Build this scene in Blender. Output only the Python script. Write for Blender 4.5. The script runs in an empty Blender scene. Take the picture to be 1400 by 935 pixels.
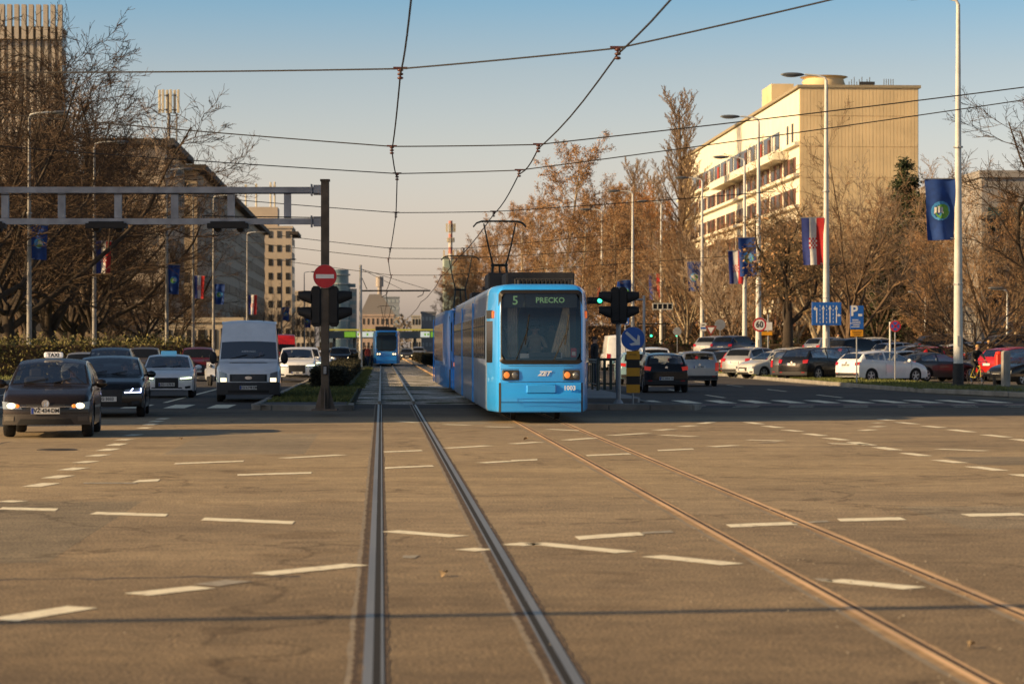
import bpy, math, random
from mathutils import Vector, Matrix
R = math.radians
PI = math.pi
scene = bpy.context.scene
col = scene.collection
rnd = random.Random(7)

# ------------------------------------------------------------------ camera measures
F, HZ, CX, EYE = 3306.0, 474.0, 700.0, 1.68
TH = math.atan(179.0/F)
CT, ST = math.cos(TH), math.sin(TH)
def at(px, D):                       # surveyed bearing + distance -> ground point (X, Y)
    a = (px-CX)/F
    return (a*D*CT + D*ST, D*CT - a*D*ST)
def zat(py, D): return EYE + (HZ-py)*D/F
def G(px, py, z=0.0):                # bearing + dip -> ground point
    D = (EYE-z)*F/(py-HZ)
    x, y = at(px, D)
    return (x, y, z)

# ------------------------------------------------------------------ materials
MATS = {}
def lin(c): return tuple((v/12.92 if v <= .04045 else ((v+.055)/1.055)**2.4) for v in c)
def mat(name, color=(.5,.5,.5), rough=.6, metal=0.0, coat=0.0, emit=None, estr=0.0, noise=0.0, nscale=5.0, bump=0.0, bscale=40.0, spec=.5, stretch=None, color2=None, backtrans=0.0):
    if name in MATS: return MATS[name]
    m = bpy.data.materials.new(name); m.use_nodes = True
    nt = m.node_tree; N = nt.nodes; L = nt.links
    b = N['Principled BSDF']
    b.inputs['Base Color'].default_value = (*color, 1)
    b.inputs['Roughness'].default_value = rough
    b.inputs['Metallic'].default_value = metal
    b.inputs['Coat Weight'].default_value = coat
    b.inputs['Coat Roughness'].default_value = .04
    b.inputs['Specular IOR Level'].default_value = spec
    if emit:
        b.inputs['Emission Color'].default_value = (*emit, 1); b.inputs['Emission Strength'].default_value = estr
    if noise > 0 or bump > 0:
        tc = N.new('ShaderNodeTexCoord'); src = tc.outputs['Object']
        if stretch:
            mp = N.new('ShaderNodeMapping'); mp.inputs['Scale'].default_value = stretch
            L.new(src, mp.inputs['Vector']); src = mp.outputs[0]
    if noise > 0:
        n = N.new('ShaderNodeTexNoise'); n.inputs['Scale'].default_value = nscale; n.inputs['Detail'].default_value = 5
        L.new(src, n.inputs['Vector'])
        r = N.new('ShaderNodeValToRGB'); r.color_ramp.elements[0].position = .32; r.color_ramp.elements[1].position = .68
        c2 = color2 or tuple(v*(1+noise) for v in color)
        r.color_ramp.elements[0].color = (*[v*(1-noise) for v in color], 1) if not color2 else (*color, 1)
        r.color_ramp.elements[1].color = (*[min(1, v) for v in c2], 1)
        L.new(n.outputs['Fac'], r.inputs[0]); L.new(r.outputs[0], b.inputs['Base Color'])
    if bump > 0:
        n2 = N.new('ShaderNodeTexNoise'); n2.inputs['Scale'].default_value = bscale; n2.inputs['Detail'].default_value = 3
        L.new(src, n2.inputs['Vector'])
        bp = N.new('ShaderNodeBump'); bp.inputs['Strength'].default_value = bump; bp.inputs['Distance'].default_value = .02
        L.new(n2.outputs['Fac'], bp.inputs['Height']); L.new(bp.outputs[0], b.inputs['Normal'])
    MATS[name] = m
    return m

def asphalt_mat(name, c, tint, lightbands_stains=True):
    m = bpy.data.materials.new(name); m.use_nodes = True
    nt = m.node_tree; N = nt.nodes; L = nt.links; b = N['Principled BSDF']
    tc = N.new('ShaderNodeTexCoord')
    def noise(s, det, mp=None):
        n = N.new('ShaderNodeTexNoise'); n.inputs['Scale'].default_value = s; n.inputs['Detail'].default_value = det
        if mp:
            q = N.new('ShaderNodeMapping'); q.inputs['Scale'].default_value = mp; L.new(tc.outputs['Object'], q.inputs[0]); L.new(q.outputs[0], n.inputs['Vector'])
        else: L.new(tc.outputs['Object'], n.inputs['Vector'])
        return n
    big = noise(.35, 5); mid = noise(4.0, 6); fine = noise(42.0, 3); streak = noise(1.0, 4, (.25, 1.6, 1))
    def ramp(n, a, bb, p0=.3, p1=.7):
        r = N.new('ShaderNodeValToRGB'); r.color_ramp.elements[0].position = p0; r.color_ramp.elements[1].position = p1
        r.color_ramp.elements[0].color = (*a, 1); r.color_ramp.elements[1].color = (*bb, 1); L.new(n.outputs['Fac'], r.inputs[0]); return r
    base = ramp(big, tuple(v*.86 for v in c), tint)
    def mul(a, bsock, fac=1.0):
        mx = N.new('ShaderNodeMix'); mx.data_type = 'RGBA'; mx.blend_type = 'MULTIPLY'; mx.inputs[0].default_value = fac
        L.new(a, mx.inputs[6]); L.new(bsock, mx.inputs[7]); return mx.outputs[2]
    o = mul(base.outputs[0], ramp(mid, (.8,.8,.8), (1.12,1.1,1.08)).outputs[0])
    o = mul(o, ramp(streak, (.84,.84,.85), (1.1,1.09,1.06)).outputs[0])
    o = mul(o, ramp(fine, (.50,.50,.52), (1.50,1.46,1.38), .36, .64).outputs[0])
    # pale grit and little dark tar spots
    v = N.new('ShaderNodeTexVoronoi'); v.inputs['Scale'].default_value = 26; L.new(tc.outputs['Object'], v.inputs['Vector'])
    rg = N.new('ShaderNodeValToRGB'); rg.color_ramp.elements[0].position = .06; rg.color_ramp.elements[1].position = .12
    rg.color_ramp.elements[0].color = (1.5,1.42,1.25,1); rg.color_ramp.elements[1].color = (1,1,1,1)
    L.new(v.outputs['Distance'], rg.inputs[0]); o = mul(o, rg.outputs[0])
    # cracks: thin lines of a distorted voronoi
    vc = N.new('ShaderNodeTexVoronoi'); vc.feature = 'DISTANCE_TO_EDGE'; vc.inputs['Scale'].default_value = .16
    dn = noise(1.3, 6); mixv = N.new('ShaderNodeMix'); mixv.data_type = 'VECTOR'; mixv.inputs[0].default_value = .12
    L.new(tc.outputs['Object'], mixv.inputs[4]); 
    sc = N.new('ShaderNodeVectorMath'); sc.operation = 'SCALE'; sc.inputs[3].default_value = 12; L.new(dn.outputs['Color'], sc.inputs[0])
    L.new(sc.outputs[0], mixv.inputs[5]); L.new(mixv.outputs[1], vc.inputs['Vector'])
    rc = N.new('ShaderNodeValToRGB'); rc.color_ramp.elements[0].position = .0; rc.color_ramp.elements[1].position = .009
    rc.color_ramp.elements[0].color = (.38,.36,.34,1); rc.color_ramp.elements[1].color = (1,1,1,1)
    L.new(vc.outputs['Distance'], rc.inputs[0]); o = mul(o, rc.outputs[0], .7)
    if lightbands_stains:      # dim foreground, sunlit band and shade beyond put into the colour; random stains
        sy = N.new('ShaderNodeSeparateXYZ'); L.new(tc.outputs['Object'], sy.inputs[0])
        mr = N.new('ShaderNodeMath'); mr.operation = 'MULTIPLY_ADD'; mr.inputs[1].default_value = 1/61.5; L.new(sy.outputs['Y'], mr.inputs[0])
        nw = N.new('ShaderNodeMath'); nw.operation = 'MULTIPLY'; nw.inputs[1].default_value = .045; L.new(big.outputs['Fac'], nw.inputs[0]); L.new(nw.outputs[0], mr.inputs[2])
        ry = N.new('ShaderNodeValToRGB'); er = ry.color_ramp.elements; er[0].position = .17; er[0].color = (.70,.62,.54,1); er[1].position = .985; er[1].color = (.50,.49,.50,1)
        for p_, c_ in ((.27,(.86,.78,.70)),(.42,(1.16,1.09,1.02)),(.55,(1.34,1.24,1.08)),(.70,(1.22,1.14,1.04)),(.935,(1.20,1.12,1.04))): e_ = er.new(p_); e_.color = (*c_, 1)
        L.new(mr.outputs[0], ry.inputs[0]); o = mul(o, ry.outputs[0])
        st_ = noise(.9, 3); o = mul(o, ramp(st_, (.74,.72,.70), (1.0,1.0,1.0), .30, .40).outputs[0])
    L.new(o, b.inputs['Base Color'])
    b.inputs['Roughness'].default_value = .85; b.inputs['Specular IOR Level'].default_value = .25
    bp = N.new('ShaderNodeBump'); bp.inputs['Strength'].default_value = .5; bp.inputs['Distance'].default_value = .01
    L.new(fine.outputs['Fac'], bp.inputs['Height']); L.new(bp.outputs[0], b.inputs['Normal'])
    MATS[name] = m; return m

def paint(name, c, metal=0.0, rough=.32): return mat('paint_'+name, c, rough=rough, metal=metal, coat=.8 if max(c) > .1 else .35, spec=.5 if max(c) > .1 else .35, noise=.06, nscale=3)
GLASS = mat('car_glass', (.010,.011,.012), rough=.08, spec=.4)
def clear_glass(name, tint, base, mulf=1.2):
    m = bpy.data.materials.new(name); m.use_nodes = True; n_ = m.node_tree.nodes; l_ = m.node_tree.links; n_.remove(n_['Principled BSDF'])
    tr = n_.new('ShaderNodeBsdfTransparent'); tr.inputs[0].default_value = (*tint,1); gl = n_.new('ShaderNodeBsdfGlossy'); gl.inputs['Roughness'].default_value = .03
    fz = n_.new('ShaderNodeFresnel'); fz.inputs[0].default_value = 1.5; ms = n_.new('ShaderNodeMixShader'); ad = n_.new('ShaderNodeMath'); ad.operation = 'MULTIPLY_ADD'; ad.inputs[1].default_value = mulf; ad.inputs[2].default_value = base
    l_.new(fz.outputs[0], ad.inputs[0]); l_.new(ad.outputs[0], ms.inputs[0]); l_.new(tr.outputs[0], ms.inputs[1]); l_.new(gl.outputs[0], ms.inputs[2]); l_.new(ms.outputs[0], n_['Material Output'].inputs[0]); return m
CARGLASS = clear_glass('car_window_glass', (.60,.61,.58), .0, .38)
TGLASS = mat('tram_side_glass', (.02,.022,.026), rough=.08, spec=1.0)
RUBBER = mat('rubber', (.015,.015,.016), rough=.85, noise=.3, nscale=12)
ALLOY = mat('alloy', (.42,.43,.45), rough=.35, metal=.8, noise=.1)
PLASTIC = mat('black_plastic', (.018,.018,.02), rough=.6, noise=.2)
SIGNAL_BLACK = mat('signal_black', (.010,.010,.011), rough=.7, noise=.25)
CHROME = mat('chrome', (.7,.7,.7), rough=.18, metal=1.0, noise=.05)
PLATE = mat('plate_white', (.62,.62,.60), rough=.5, noise=.06)
BLUEP = mat('plate_blue', (.02,.06,.35), rough=.5, noise=.05)
BLACKT = mat('letter_black', (.01,.01,.01), rough=.6, noise=.1)
WHITE = mat('white_sheet', (.72,.72,.71), rough=.5, noise=.06)
RED = mat('sign_red', (.5,.012,.02), rough=.45, noise=.08)
SBLUE = mat('sign_blue', (.012,.11,.45), rough=.45, noise=.08)
YEL = mat('sign_yellow', (.75,.33,.01), rough=.5, noise=.08)
LAMP_ON = mat('headlamp_lit', (.8,.75,.6), rough=.2, emit=(1.0,.82,.5), estr=2.4, noise=.02)
LAMP_LED = mat('led_lit', (.6,.6,.9), rough=.2, emit=(.55,.6,1.0), estr=6.0, noise=.02)
LAMP_GRN = mat('led_pale_lit', (.6,.7,.5), rough=.2, emit=(.85,1.0,.6), estr=4.0, noise=.02)
LAMP_OFF = mat('headlamp_clear', (.22,.23,.24), rough=.15, metal=.4, noise=.1)
TAIL = mat('tail_red', (.35,.008,.012), rough=.2, noise=.1)
TAIL_ON = mat('tail_red_lit', (.4,.012,.012), rough=.2, emit=(1.0,.08,.04), estr=.22, noise=.1)
AMBER = mat('amber_lens', (.6,.15,.02), rough=.25, emit=(1.0,.25,.03), estr=1.0, noise=.1)
GALV = mat('galvanised_steel', (.36,.37,.38), rough=.5, metal=.35, noise=.12, nscale=4)
POLEM = mat('pale_pole_paint', (.60,.60,.56), rough=.55, noise=.10, nscale=3)
POLEB = mat('pole_foot_paint', (.025,.024,.024), rough=.7, noise=.3, nscale=6)
GANTRY = mat('gantry_paint', (.27,.29,.33), rough=.6, noise=.25, nscale=3, metal=.2)
RUSTY = mat('weathered_post', (.085,.068,.052), rough=.8, noise=.35, nscale=3)
CONC = mat('concrete', (.30,.28,.25), rough=.9, noise=.18, nscale=2.5, bump=.2)
WIREM = mat('wire_metal', (.012,.010,.010), rough=.8, metal=.0, noise=.2)
CERAM = mat('insulator_brown', (.09,.03,.022), rough=.3, noise=.2)
GRASSM = mat('grass_blade', (.07,.095,.016), rough=.8, color2=(.18,.18,.05), noise=.3, nscale=1.5)
SOIL = mat('grass_soil', (.05,.062,.018), rough=.95, color2=(.10,.10,.035), noise=.4, nscale=1.2, bump=.4)

# ------------------------------------------------------------------ mesh builder
class MB:
    def __init__(s): s.v = []; s.f = []; s.m = []; s.mi = 0
    def add(s, vs, fs, mi=None):
        n = len(s.v); s.v += [tuple(p) for p in vs]
        for f in fs: s.f.append(tuple(i+n for i in f)); s.m.append(s.mi if mi is None else mi)
    def box(s, c, d, rz=0, mi=None, taper=1.0, rx=0, ry=0):
        x, y, z = d[0]/2, d[1]/2, d[2]/2
        vs = [(-x,-y,-z),(x,-y,-z),(x,y,-z),(-x,y,-z),(-x*taper,-y*taper,z),(x*taper,-y*taper,z),(x*taper,y*taper,z),(-x*taper,y*taper,z)]
        M = Matrix.Translation(c) @ Matrix.Rotation(rz, 4, 'Z') @ Matrix.Rotation(ry, 4, 'Y') @ Matrix.Rotation(rx, 4, 'X')
        s.add([M @ Vector(v) for v in vs], [(0,3,2,1),(4,5,6,7),(0,1,5,4),(1,2,6,5),(2,3,7,6),(3,0,4,7)], mi)
    def rbox(s, c, d, r=.03, rz=0, mi=None):      # box with chamfered vertical and horizontal edges
        x, y, z = d[0]/2, d[1]/2, d[2]/2; r = min(r, x*.9, y*.9, z*.9)
        def ring(zz, k):
            a, b = x-k, y-k; q = r
            return [(-a+q,-b,zz),(a-q,-b,zz),(a,-b+q,zz),(a,b-q,zz),(a-q,b,zz),(-a+q,b,zz),(-a,b-q,zz),(-a,-b+q,zz)]
        rings = [ring(-z, r*.7), ring(-z+r*.7, 0), ring(z-r*.7, 0), ring(z, r*.7)]
        M = Matrix.Translation(c) @ Matrix.Rotation(rz, 4, 'Z')
        vs = [M @ Vector(p) for rg in rings for p in rg]; fs = [tuple(range(7,-1,-1)), tuple(24+i for i in range(8))]
        for k in range(3):
            for i in range(8): fs.append((k*8+i, k*8+(i+1)%8, (k+1)*8+(i+1)%8, (k+1)*8+i))
        s.add(vs, fs, mi)
    def tube(s, p, q, r1, r2=None, n=8, mi=None, caps=True):
        s.poly([p, q], [r1, r1 if r2 is None else r2], n, mi, caps)
    def poly(s, pts, rs, n=8, mi=None, caps=True):
        pts = [Vector(p) for p in pts]
        if not hasattr(rs, '__len__'): rs = [rs]*len(pts)
        vs = []; fs = []; prev = None
        for i, p in enumerate(pts):
            d = (pts[min(i+1, len(pts)-1)] - pts[max(i-1, 0)])
            if d.length < 1e-9: d = Vector((0,0,1))
            d.normalize()
            u = prev if prev is not None else (Vector((1,0,0)) if abs(d.x) < .9 else Vector((0,1,0)))
            u = (u - d*u.dot(d)); u.normalize(); w = d.cross(u); prev = u
            for k in range(n):
                a = 2*PI*k/n; vs.append(p + (u*math.cos(a) + w*math.sin(a))*rs[i])
        for i in range(len(pts)-1):
            for k in range(n): fs.append((i*n+k, i*n+(k+1)%n, (i+1)*n+(k+1)%n, (i+1)*n+k))
        if caps: fs.append(tuple(range(n-1,-1,-1))); fs.append(tuple((len(pts)-1)*n+k for k in range(n)))
        s.add(vs, fs, mi)
    def lathe(s, prof, c=(0,0,0), n=24, axis='Z', mi=None):   # prof: (radius, height)
        if len(prof) == 2 and prof[0][1] == prof[1][1] and prof[0][0] < .01: prof = [(prof[1][0], prof[1][1]+.0015), (prof[1][0], prof[1][1])]
        vs = []; fs = []
        for (r, h) in prof:
            for k in range(n):
                a = 2*PI*k/n; x, y = r*math.cos(a), r*math.sin(a)
                p = (x, y, h) if axis == 'Z' else ((h, x, y) if axis == 'X' else (y, h, x))
                vs.append((p[0]+c[0], p[1]+c[1], p[2]+c[2]))
        for i in range(len(prof)-1):
            for k in range(n): fs.append((i*n+k, i*n+(k+1)%n, (i+1)*n+(k+1)%n, (i+1)*n+k))
        if prof[0][0] > 1e-6: fs.append(tuple(range(n-1,-1,-1)))
        if prof[-1][0] > 1e-6: fs.append(tuple((len(prof)-1)*n+k for k in range(n)))
        s.add(vs, fs, mi)
    def ell(s, c, d, n=12, mi=None, rz=0):
        vs = []; fs = []; m = n//2+1; cr, sr = math.cos(rz), math.sin(rz)
        for i in range(m):
            a = PI*i/(m-1) - PI/2
            for k in range(n):
                b = 2*PI*k/n; x, y, z = d[0]*math.cos(a)*math.cos(b), d[1]*math.cos(a)*math.sin(b), d[2]*math.sin(a)
                vs.append((c[0]+x*cr-y*sr, c[1]+x*sr+y*cr, c[2]+z))
        for i in range(m-1):
            for k in range(n): fs.append((i*n+k, i*n+(k+1)%n, (i+1)*n+(k+1)%n, (i+1)*n+k))
        s.add(vs, fs, mi)
    def quad(s, a, b, c, d, mi=None): s.add([a,b,c,d], [(0,1,2,3)], mi)
    def grid(s, rows, mi=None, flip=False, close=False):
        n = len(rows[0]); vs = [p for r in rows for p in r]; fs = []
        for i in range(len(rows)-1):
            for k in range(n if close else n-1):
                q = (i*n+k, i*n+(k+1)%n, (i+1)*n+(k+1)%n, (i+1)*n+k)
                fs.append(q[::-1] if flip else q)
        s.add(vs, fs, mi)
    def prism(s, poly, z0, z1, mi=None, M=None):   # polygon in xy extruded in z
        n = len(poly); vs = [Vector((p[0], p[1], z0)) for p in poly] + [Vector((p[0], p[1], z1)) for p in poly]
        if M: vs = [M @ v for v in vs]
        fs = [tuple(range(n-1,-1,-1)), tuple(range(n, 2*n))] + [(i, (i+1)%n, n+(i+1)%n, n+i) for i in range(n)]
        s.add(vs, fs, mi)
    def build(s, name, mats, parent=None, smooth=None, loc=None):
        me = bpy.data.meshes.new(name); me.from_pydata(s.v, [], s.f)
        if not isinstance(mats, (list, tuple)): mats = [mats]
        for m in mats: me.materials.append(m)
        if len(mats) > 1: me.polygons.foreach_set('material_index', s.m)
        if smooth:
            me.polygons.foreach_set('use_smooth', [True]*len(s.f))
            if smooth < 179: me.set_sharp_from_angle(angle=R(smooth))
        me.update()
        o = bpy.data.objects.new(name, me); col.objects.link(o)
        if parent: o.parent = parent
        if loc: o.location = loc
        return o

def tag(o, label=None, cat=None, group=None, kind=None):
    if label: o['label'] = label
    if cat: o['category'] = cat
    if group: o['group'] = group
    if kind: o['kind'] = kind
    return o
def thing(name, label, cat, loc=(0,0,0), rz=0, group=None):
    o = bpy.data.objects.new(name, None); col.objects.link(o); o.empty_display_size = .3
    o.location = loc; o.rotation_euler = (0,0,rz); return tag(o, label, cat, group)
def dup(root, loc, rz, label, scale=1.0, group=None):
    def cp(o, parent):
        c = o.copy(); col.objects.link(c); c.parent = parent
        for ch in list(o.children): cp(ch, c)
        return c
    r = cp(root, None); r.location = loc; r.rotation_euler = (0,0,rz)
    r.scale = (scale,)*3 if not hasattr(scale, '__len__') else scale
    r['label'] = label
    if group: r['group'] = group
    return r
def struct(mb, name, m, **k): return tag(mb.build(name, m, **k), kind='structure')

def text_mesh(name, txt, size, m, parent, loc, rot=(PI/2,0,0), extrude=.002, shear=0.0, bold=0.0, align='CENTER', xscale=1.0):
    cu = bpy.data.curves.new(name, 'FONT'); cu.body = txt; cu.size = size; cu.align_x = align; cu.align_y = 'CENTER'
    cu.extrude = extrude; cu.shear = shear; cu.offset = bold; cu.resolution_u = 2
    o = bpy.data.objects.new(name, cu); col.objects.link(o)
    dg = bpy.context.evaluated_depsgraph_get(); dg.update()
    me = bpy.data.meshes.new_from_object(o.evaluated_get(dg)); bpy.data.objects.remove(o); bpy.data.curves.remove(cu)
    me.materials.clear(); me.materials.append(m)
    q = bpy.data.objects.new(name, me); col.objects.link(q); q.parent = parent; q.location = loc; q.rotation_euler = rot; q.scale = (xscale,1,1)
    return q

# ------------------------------------------------------------------ world and sun
SUN_EL, SUN_AZ = R(20.0), R(16.0)      # light travels to +X, turned 12 degrees away from the camera
ld = Vector((math.cos(SUN_AZ)*math.cos(SUN_EL), math.sin(SUN_AZ)*math.cos(SUN_EL), -math.sin(SUN_EL)))
sl = bpy.data.lights.new('sun', 'SUN'); sl.energy = 5.0; sl.angle = R(.55); sl.color = (1.36, .93, .47)
so = bpy.data.objects.new('sun', sl); col.objects.link(so); so.rotation_euler = ld.to_track_quat('-Z', 'Y').to_euler(); so.location = (-60,-20,60)
w = bpy.data.worlds.new('World'); scene.world = w; w.use_nodes = True
N = w.node_tree.nodes; L = w.node_tree.links; bg = N['Background']
sky = N.new('ShaderNodeTexSky'); sky.sky_type = 'NISHITA'; sky.sun_disc = False; sky.sun_elevation = SUN_EL
sky.sun_rotation = math.atan2(-math.cos(SUN_AZ), -math.sin(SUN_AZ)); sky.dust_density = 2.0; sky.air_density = 1.0; sky.ozone_density = 1.5
tc = N.new('ShaderNodeTexCoord'); sx = N.new('ShaderNodeSeparateXYZ'); L.new(tc.outputs['Generated'], sx.inputs[0])
rp = N.new('ShaderNodeValToRGB'); cr = rp.color_ramp      # warm winter haze low over the horizon, clearer air above it
cr.elements[0].position = 0.0; cr.elements[0].color = (3.3,2.75,3.0,1); cr.elements[1].position = 1.0; cr.elements[1].color = (.90,.85,.80,1)
for p_, c_ in ((.022,(3.0,2.45,2.65)),(.053,(2.55,2.03,2.08)),(.083,(2.2,1.82,1.78)),(.113,(1.74,1.58,1.58)),(.145,(1.02,1.38,1.60)),(.25,(.82,.89,.94))):
    e_ = cr.elements.new(p_); e_.color = (*c_, 1)
L.new(sx.outputs['Z'], rp.inputs[0])
mx = N.new('ShaderNodeMix'); mx.data_type = 'RGBA'; mx.blend_type = 'MULTIPLY'; mx.inputs[0].default_value = 1.0
L.new(sky.outputs[0], mx.inputs[6]); L.new(rp.outputs[0], mx.inputs[7]); L.new(mx.outputs[2], bg.inputs['Color'])
bg.inputs['Strength'].default_value = .10
scene.view_settings.view_transform = 'Standard'; scene.view_settings.look = 'None'; scene.view_settings.exposure = 0; scene.view_settings.gamma = 1

cam = bpy.data.cameras.new('camera'); co = bpy.data.objects.new('camera', cam); col.objects.link(co)
co.location = (0,0,EYE); co.rotation_euler = (PI/2, 0, -TH)
cam.sensor_width = 36; cam.lens = 36*F/1400; cam.shift_y = (HZ-467.5)/1400; cam.clip_end = 6000; cam.clip_start = .1
cam.dof.use_dof = True; cam.dof.focus_distance = 53.5; cam.dof.aperture_fstop = 3.2
scene.camera = co
# ------------------------------------------------------------------ the ground
XL, XR = .457, 3.52                       # centre lines of the two tram tracks
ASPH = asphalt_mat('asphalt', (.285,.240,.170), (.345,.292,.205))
ASPH2 = asphalt_mat('asphalt_far', (.075,.070,.066), (.095,.087,.080), False)
mb = MB(); mb.quad((-1500,-300,-.03),(1500,-300,-.03),(1500,4500,-.03),(-1500,4500,-.03))
struct(mb, 'ground', mat('soil', (.085,.07,.045), rough=1, noise=.3, nscale=.3, color2=(.13,.11,.06)))
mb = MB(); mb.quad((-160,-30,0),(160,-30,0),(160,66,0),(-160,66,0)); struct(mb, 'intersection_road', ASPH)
mb = MB(); mb.quad((-16.8,66,0),(-3.4,66,0),(-3.4,900,0),(-16.8,900,0)); mb.quad((-3.4,66,0),(7.3,66,0),(7.3,70.5,0),(-3.4,70.5,0))
struct(mb, 'left_carriageway_road', ASPH2)
mb = MB(); mb.quad((7.3,66,0),(19.6,66,0),(19.6,900,0),(7.3,900,0)); mb.quad((19.6,66,0),(120,66,0),(120,72,0),(19.6,72,0)); struct(mb, 'right_carriageway_road', ASPH2)
def park_z(y): return .02 + max(0.0, min(.80, (y-122)*.030))
mb = MB(); mb.grid([[(23.6,y_,park_z(y_)),(75,y_,park_z(y_))] for y_ in (104,122,128,134,140,146,149,170,330)], flip=True); struct(mb, 'car_park_road', asphalt_mat('asphalt_park', (.15,.135,.11), (.19,.165,.13), False))
# ballast bed of the tramway
GRAV = bpy.data.materials.new('ballast'); GRAV.use_nodes = True
nt = GRAV.node_tree; bN = nt.nodes; b = bN['Principled BSDF']; b.inputs['Roughness'].default_value = .95
v = bN.new('ShaderNodeTexVoronoi'); v.inputs['Scale'].default_value = 10; tcn = bN.new('ShaderNodeTexCoord'); nt.links.new(tcn.outputs['Object'], v.inputs['Vector'])
r1 = bN.new('ShaderNodeValToRGB'); r1.color_ramp.elements[0].color = (.20,.18,.15,1); r1.color_ramp.elements[1].color = (.85,.78,.68,1)
sp = bN.new('ShaderNodeSeparateColor'); nt.links.new(v.outputs['Color'], sp.inputs[0]); nt.links.new(sp.outputs[0], r1.inputs[0])
ns = bN.new('ShaderNodeTexNoise'); ns.inputs['Scale'].default_value = .45; ns.inputs['Detail'].default_value = 6; nt.links.new(tcn.outputs['Object'], ns.inputs['Vector'])
r2 = bN.new('ShaderNodeValToRGB'); r2.color_ramp.elements[0].position = .46; r2.color_ramp.elements[1].position = .58; nt.links.new(ns.outputs['Fac'], r2.inputs[0])
mxx = bN.new('ShaderNodeMix'); mxx.data_type = 'RGBA'; nt.links.new(r2.outputs[0], mxx.inputs[0]); nt.links.new(r1.outputs[0], mxx.inputs[6]); mxx.inputs[7].default_value = (.07,.075,.025,1)
nt.links.new(mxx.outputs[2], b.inputs['Base Color'])
bm_ = bN.new('ShaderNodeBump'); bm_.inputs['Strength'].default_value = 1; bm_.inputs['Distance'].default_value = .06; nt.links.new(v.outputs['Distance'], bm_.inputs['Height']); nt.links.new(bm_.outputs[0], b.inputs['Normal'])
mb = MB(); rows = []
for j in range(0, 90):
    y = 70.5 + (j/89.0)**1.8*720
    rows.append([(-.75+i*(5.75/16), y, .006*rnd.random()*(0 if j==0 else 1)) for i in range(17)])
mb.grid(rows, flip=True); struct(mb, 'tram_bed', GRAV)

def verge(name, pts_l, pts_r, z=.13):     # raised grass strip between two polylines
    mb = MB(); mb.grid([[ (a[0],a[1],z), (b_[0],b_[1],z)] for a, b_ in zip(pts_l, pts_r)], flip=True)
    return struct(mb, name, SOIL)
def kerb(pts, name='kerb', w_=.16, h=.15):
    mb = MB()
    for a, b_ in zip(pts[:-1], pts[1:]):
        a = Vector((*a,0)); b_ = Vector((*b_,0)); d = b_-a; Ln = d.length; n = max(1, int(Ln/1.0)); n = min(n, 120)
        ang = math.atan2(d.y, d.x)
        for i in range(n):
            c = a + d*((i+.5)/n); mb.rbox((c.x, c.y, h/2-.01+rnd.uniform(-.006,.006)), (Ln/n-.012, w_, h+.02), .02, rz=ang)
    return struct(mb, name, mat('kerb_stone', (.27,.25,.215), rough=.9, noise=.25, nscale=1.5))
def arc(cx, cy, r, a0, a1, n=8): return [(cx+r*math.cos(R(a0+(a1-a0)*i/n)), cy+r*math.sin(R(a0+(a1-a0)*i/n))) for i in range(n+1)]
# left median island: nose, grass and hedge strip
mb = MB(); out = [(-.85,64.0),(-.85,330),(-3.3,330),(-3.3,66.2)] + arc(-2.1,65.2,1.25,150,235,5) + [(-1.4,63.5)]
mb.prism(out[::-1] if False else out, -.02, .12); struct(mb, 'left_median_pavement', SOIL)
kerb([(-3.35,330),(-3.35,66.2)] + arc(-2.1,65.2,1.3,150,235,5) + [(-1.4,63.4),(-.8,63.9),(-.8,66)], 'left_median_kerb')
mb = MB(); mb.quad((-3.2,64.2,.124),(-.95,64.2,.124),(-.95,68.2,.124),(-3.2,68.2,.124)); struct(mb, 'median_paving', mat('median_asphalt', (.075,.07,.066), rough=.9, noise=.3, nscale=2))
# platform on the right of the tracks
mb = MB(); pl = [(5.02,67.2),(7.05,66.2)] + [(7.25,67.5),(7.25,200),(5.02,200)]
mb.prism(pl, -.02, .26); struct(mb, 'tram_stop_platform_pavement', mat('platform_paving', (.27,.255,.24), rough=.85, noise=.12, nscale=1.2, bump=.15, bscale=8))
mb = MB(); mb.prism([(5.02,64.6),(8.2,63.6),(8.4,64.6),(7.3,66.2),(7.05,66.15),(5.02,67.15)], -.02, .14); struct(mb, 'platform_nose_pavement', mat('nose_paving', (.11,.10,.09), rough=.9, noise=.3, nscale=2))
kerb([(5.0,64.5),(8.2,63.5),(8.5,64.5),(7.4,66.3),(7.4,200)], 'platform_kerb', h=.16)
# verge on the right with the curving corner
RL = [(38,71.5),(29,73.5),(24.2,76.5),(21.3,81),(20.0,88),(19.7,96),(19.6,130),(19.6,330)]
RR = [(38,88),(32,92),(26.5,96),(24.4,99),(23.6,101),(23.6,104),(23.6,130),(23.6,330)]
verge('right_verge', RL, RR); kerb(RL, 'right_verge_kerb'); kerb(RR, 'car_park_kerb', h=.13)
mb = MB(); mb.quad((38,71.5,.13),(120,71.5,.13),(120,88,.13),(38,88,.13)); struct(mb, 'side_street_verge', SOIL)
LL = [(-60,75),(-26,76),(-19.5,80),(-17.4,86),(-17,96),(-17,330)]; LR = [(-60,120),(-40,125),(-40,130),(-40,135),(-40,140),(-40,330)]
mb = MB(); mb.grid([[(a[0],a[1],.13),(b_[0],b_[1],.13)] for a, b_ in zip(LR, LL)], flip=True); struct(mb, 'left_verge', SOIL); kerb(LL, 'left_verge_kerb')
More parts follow.
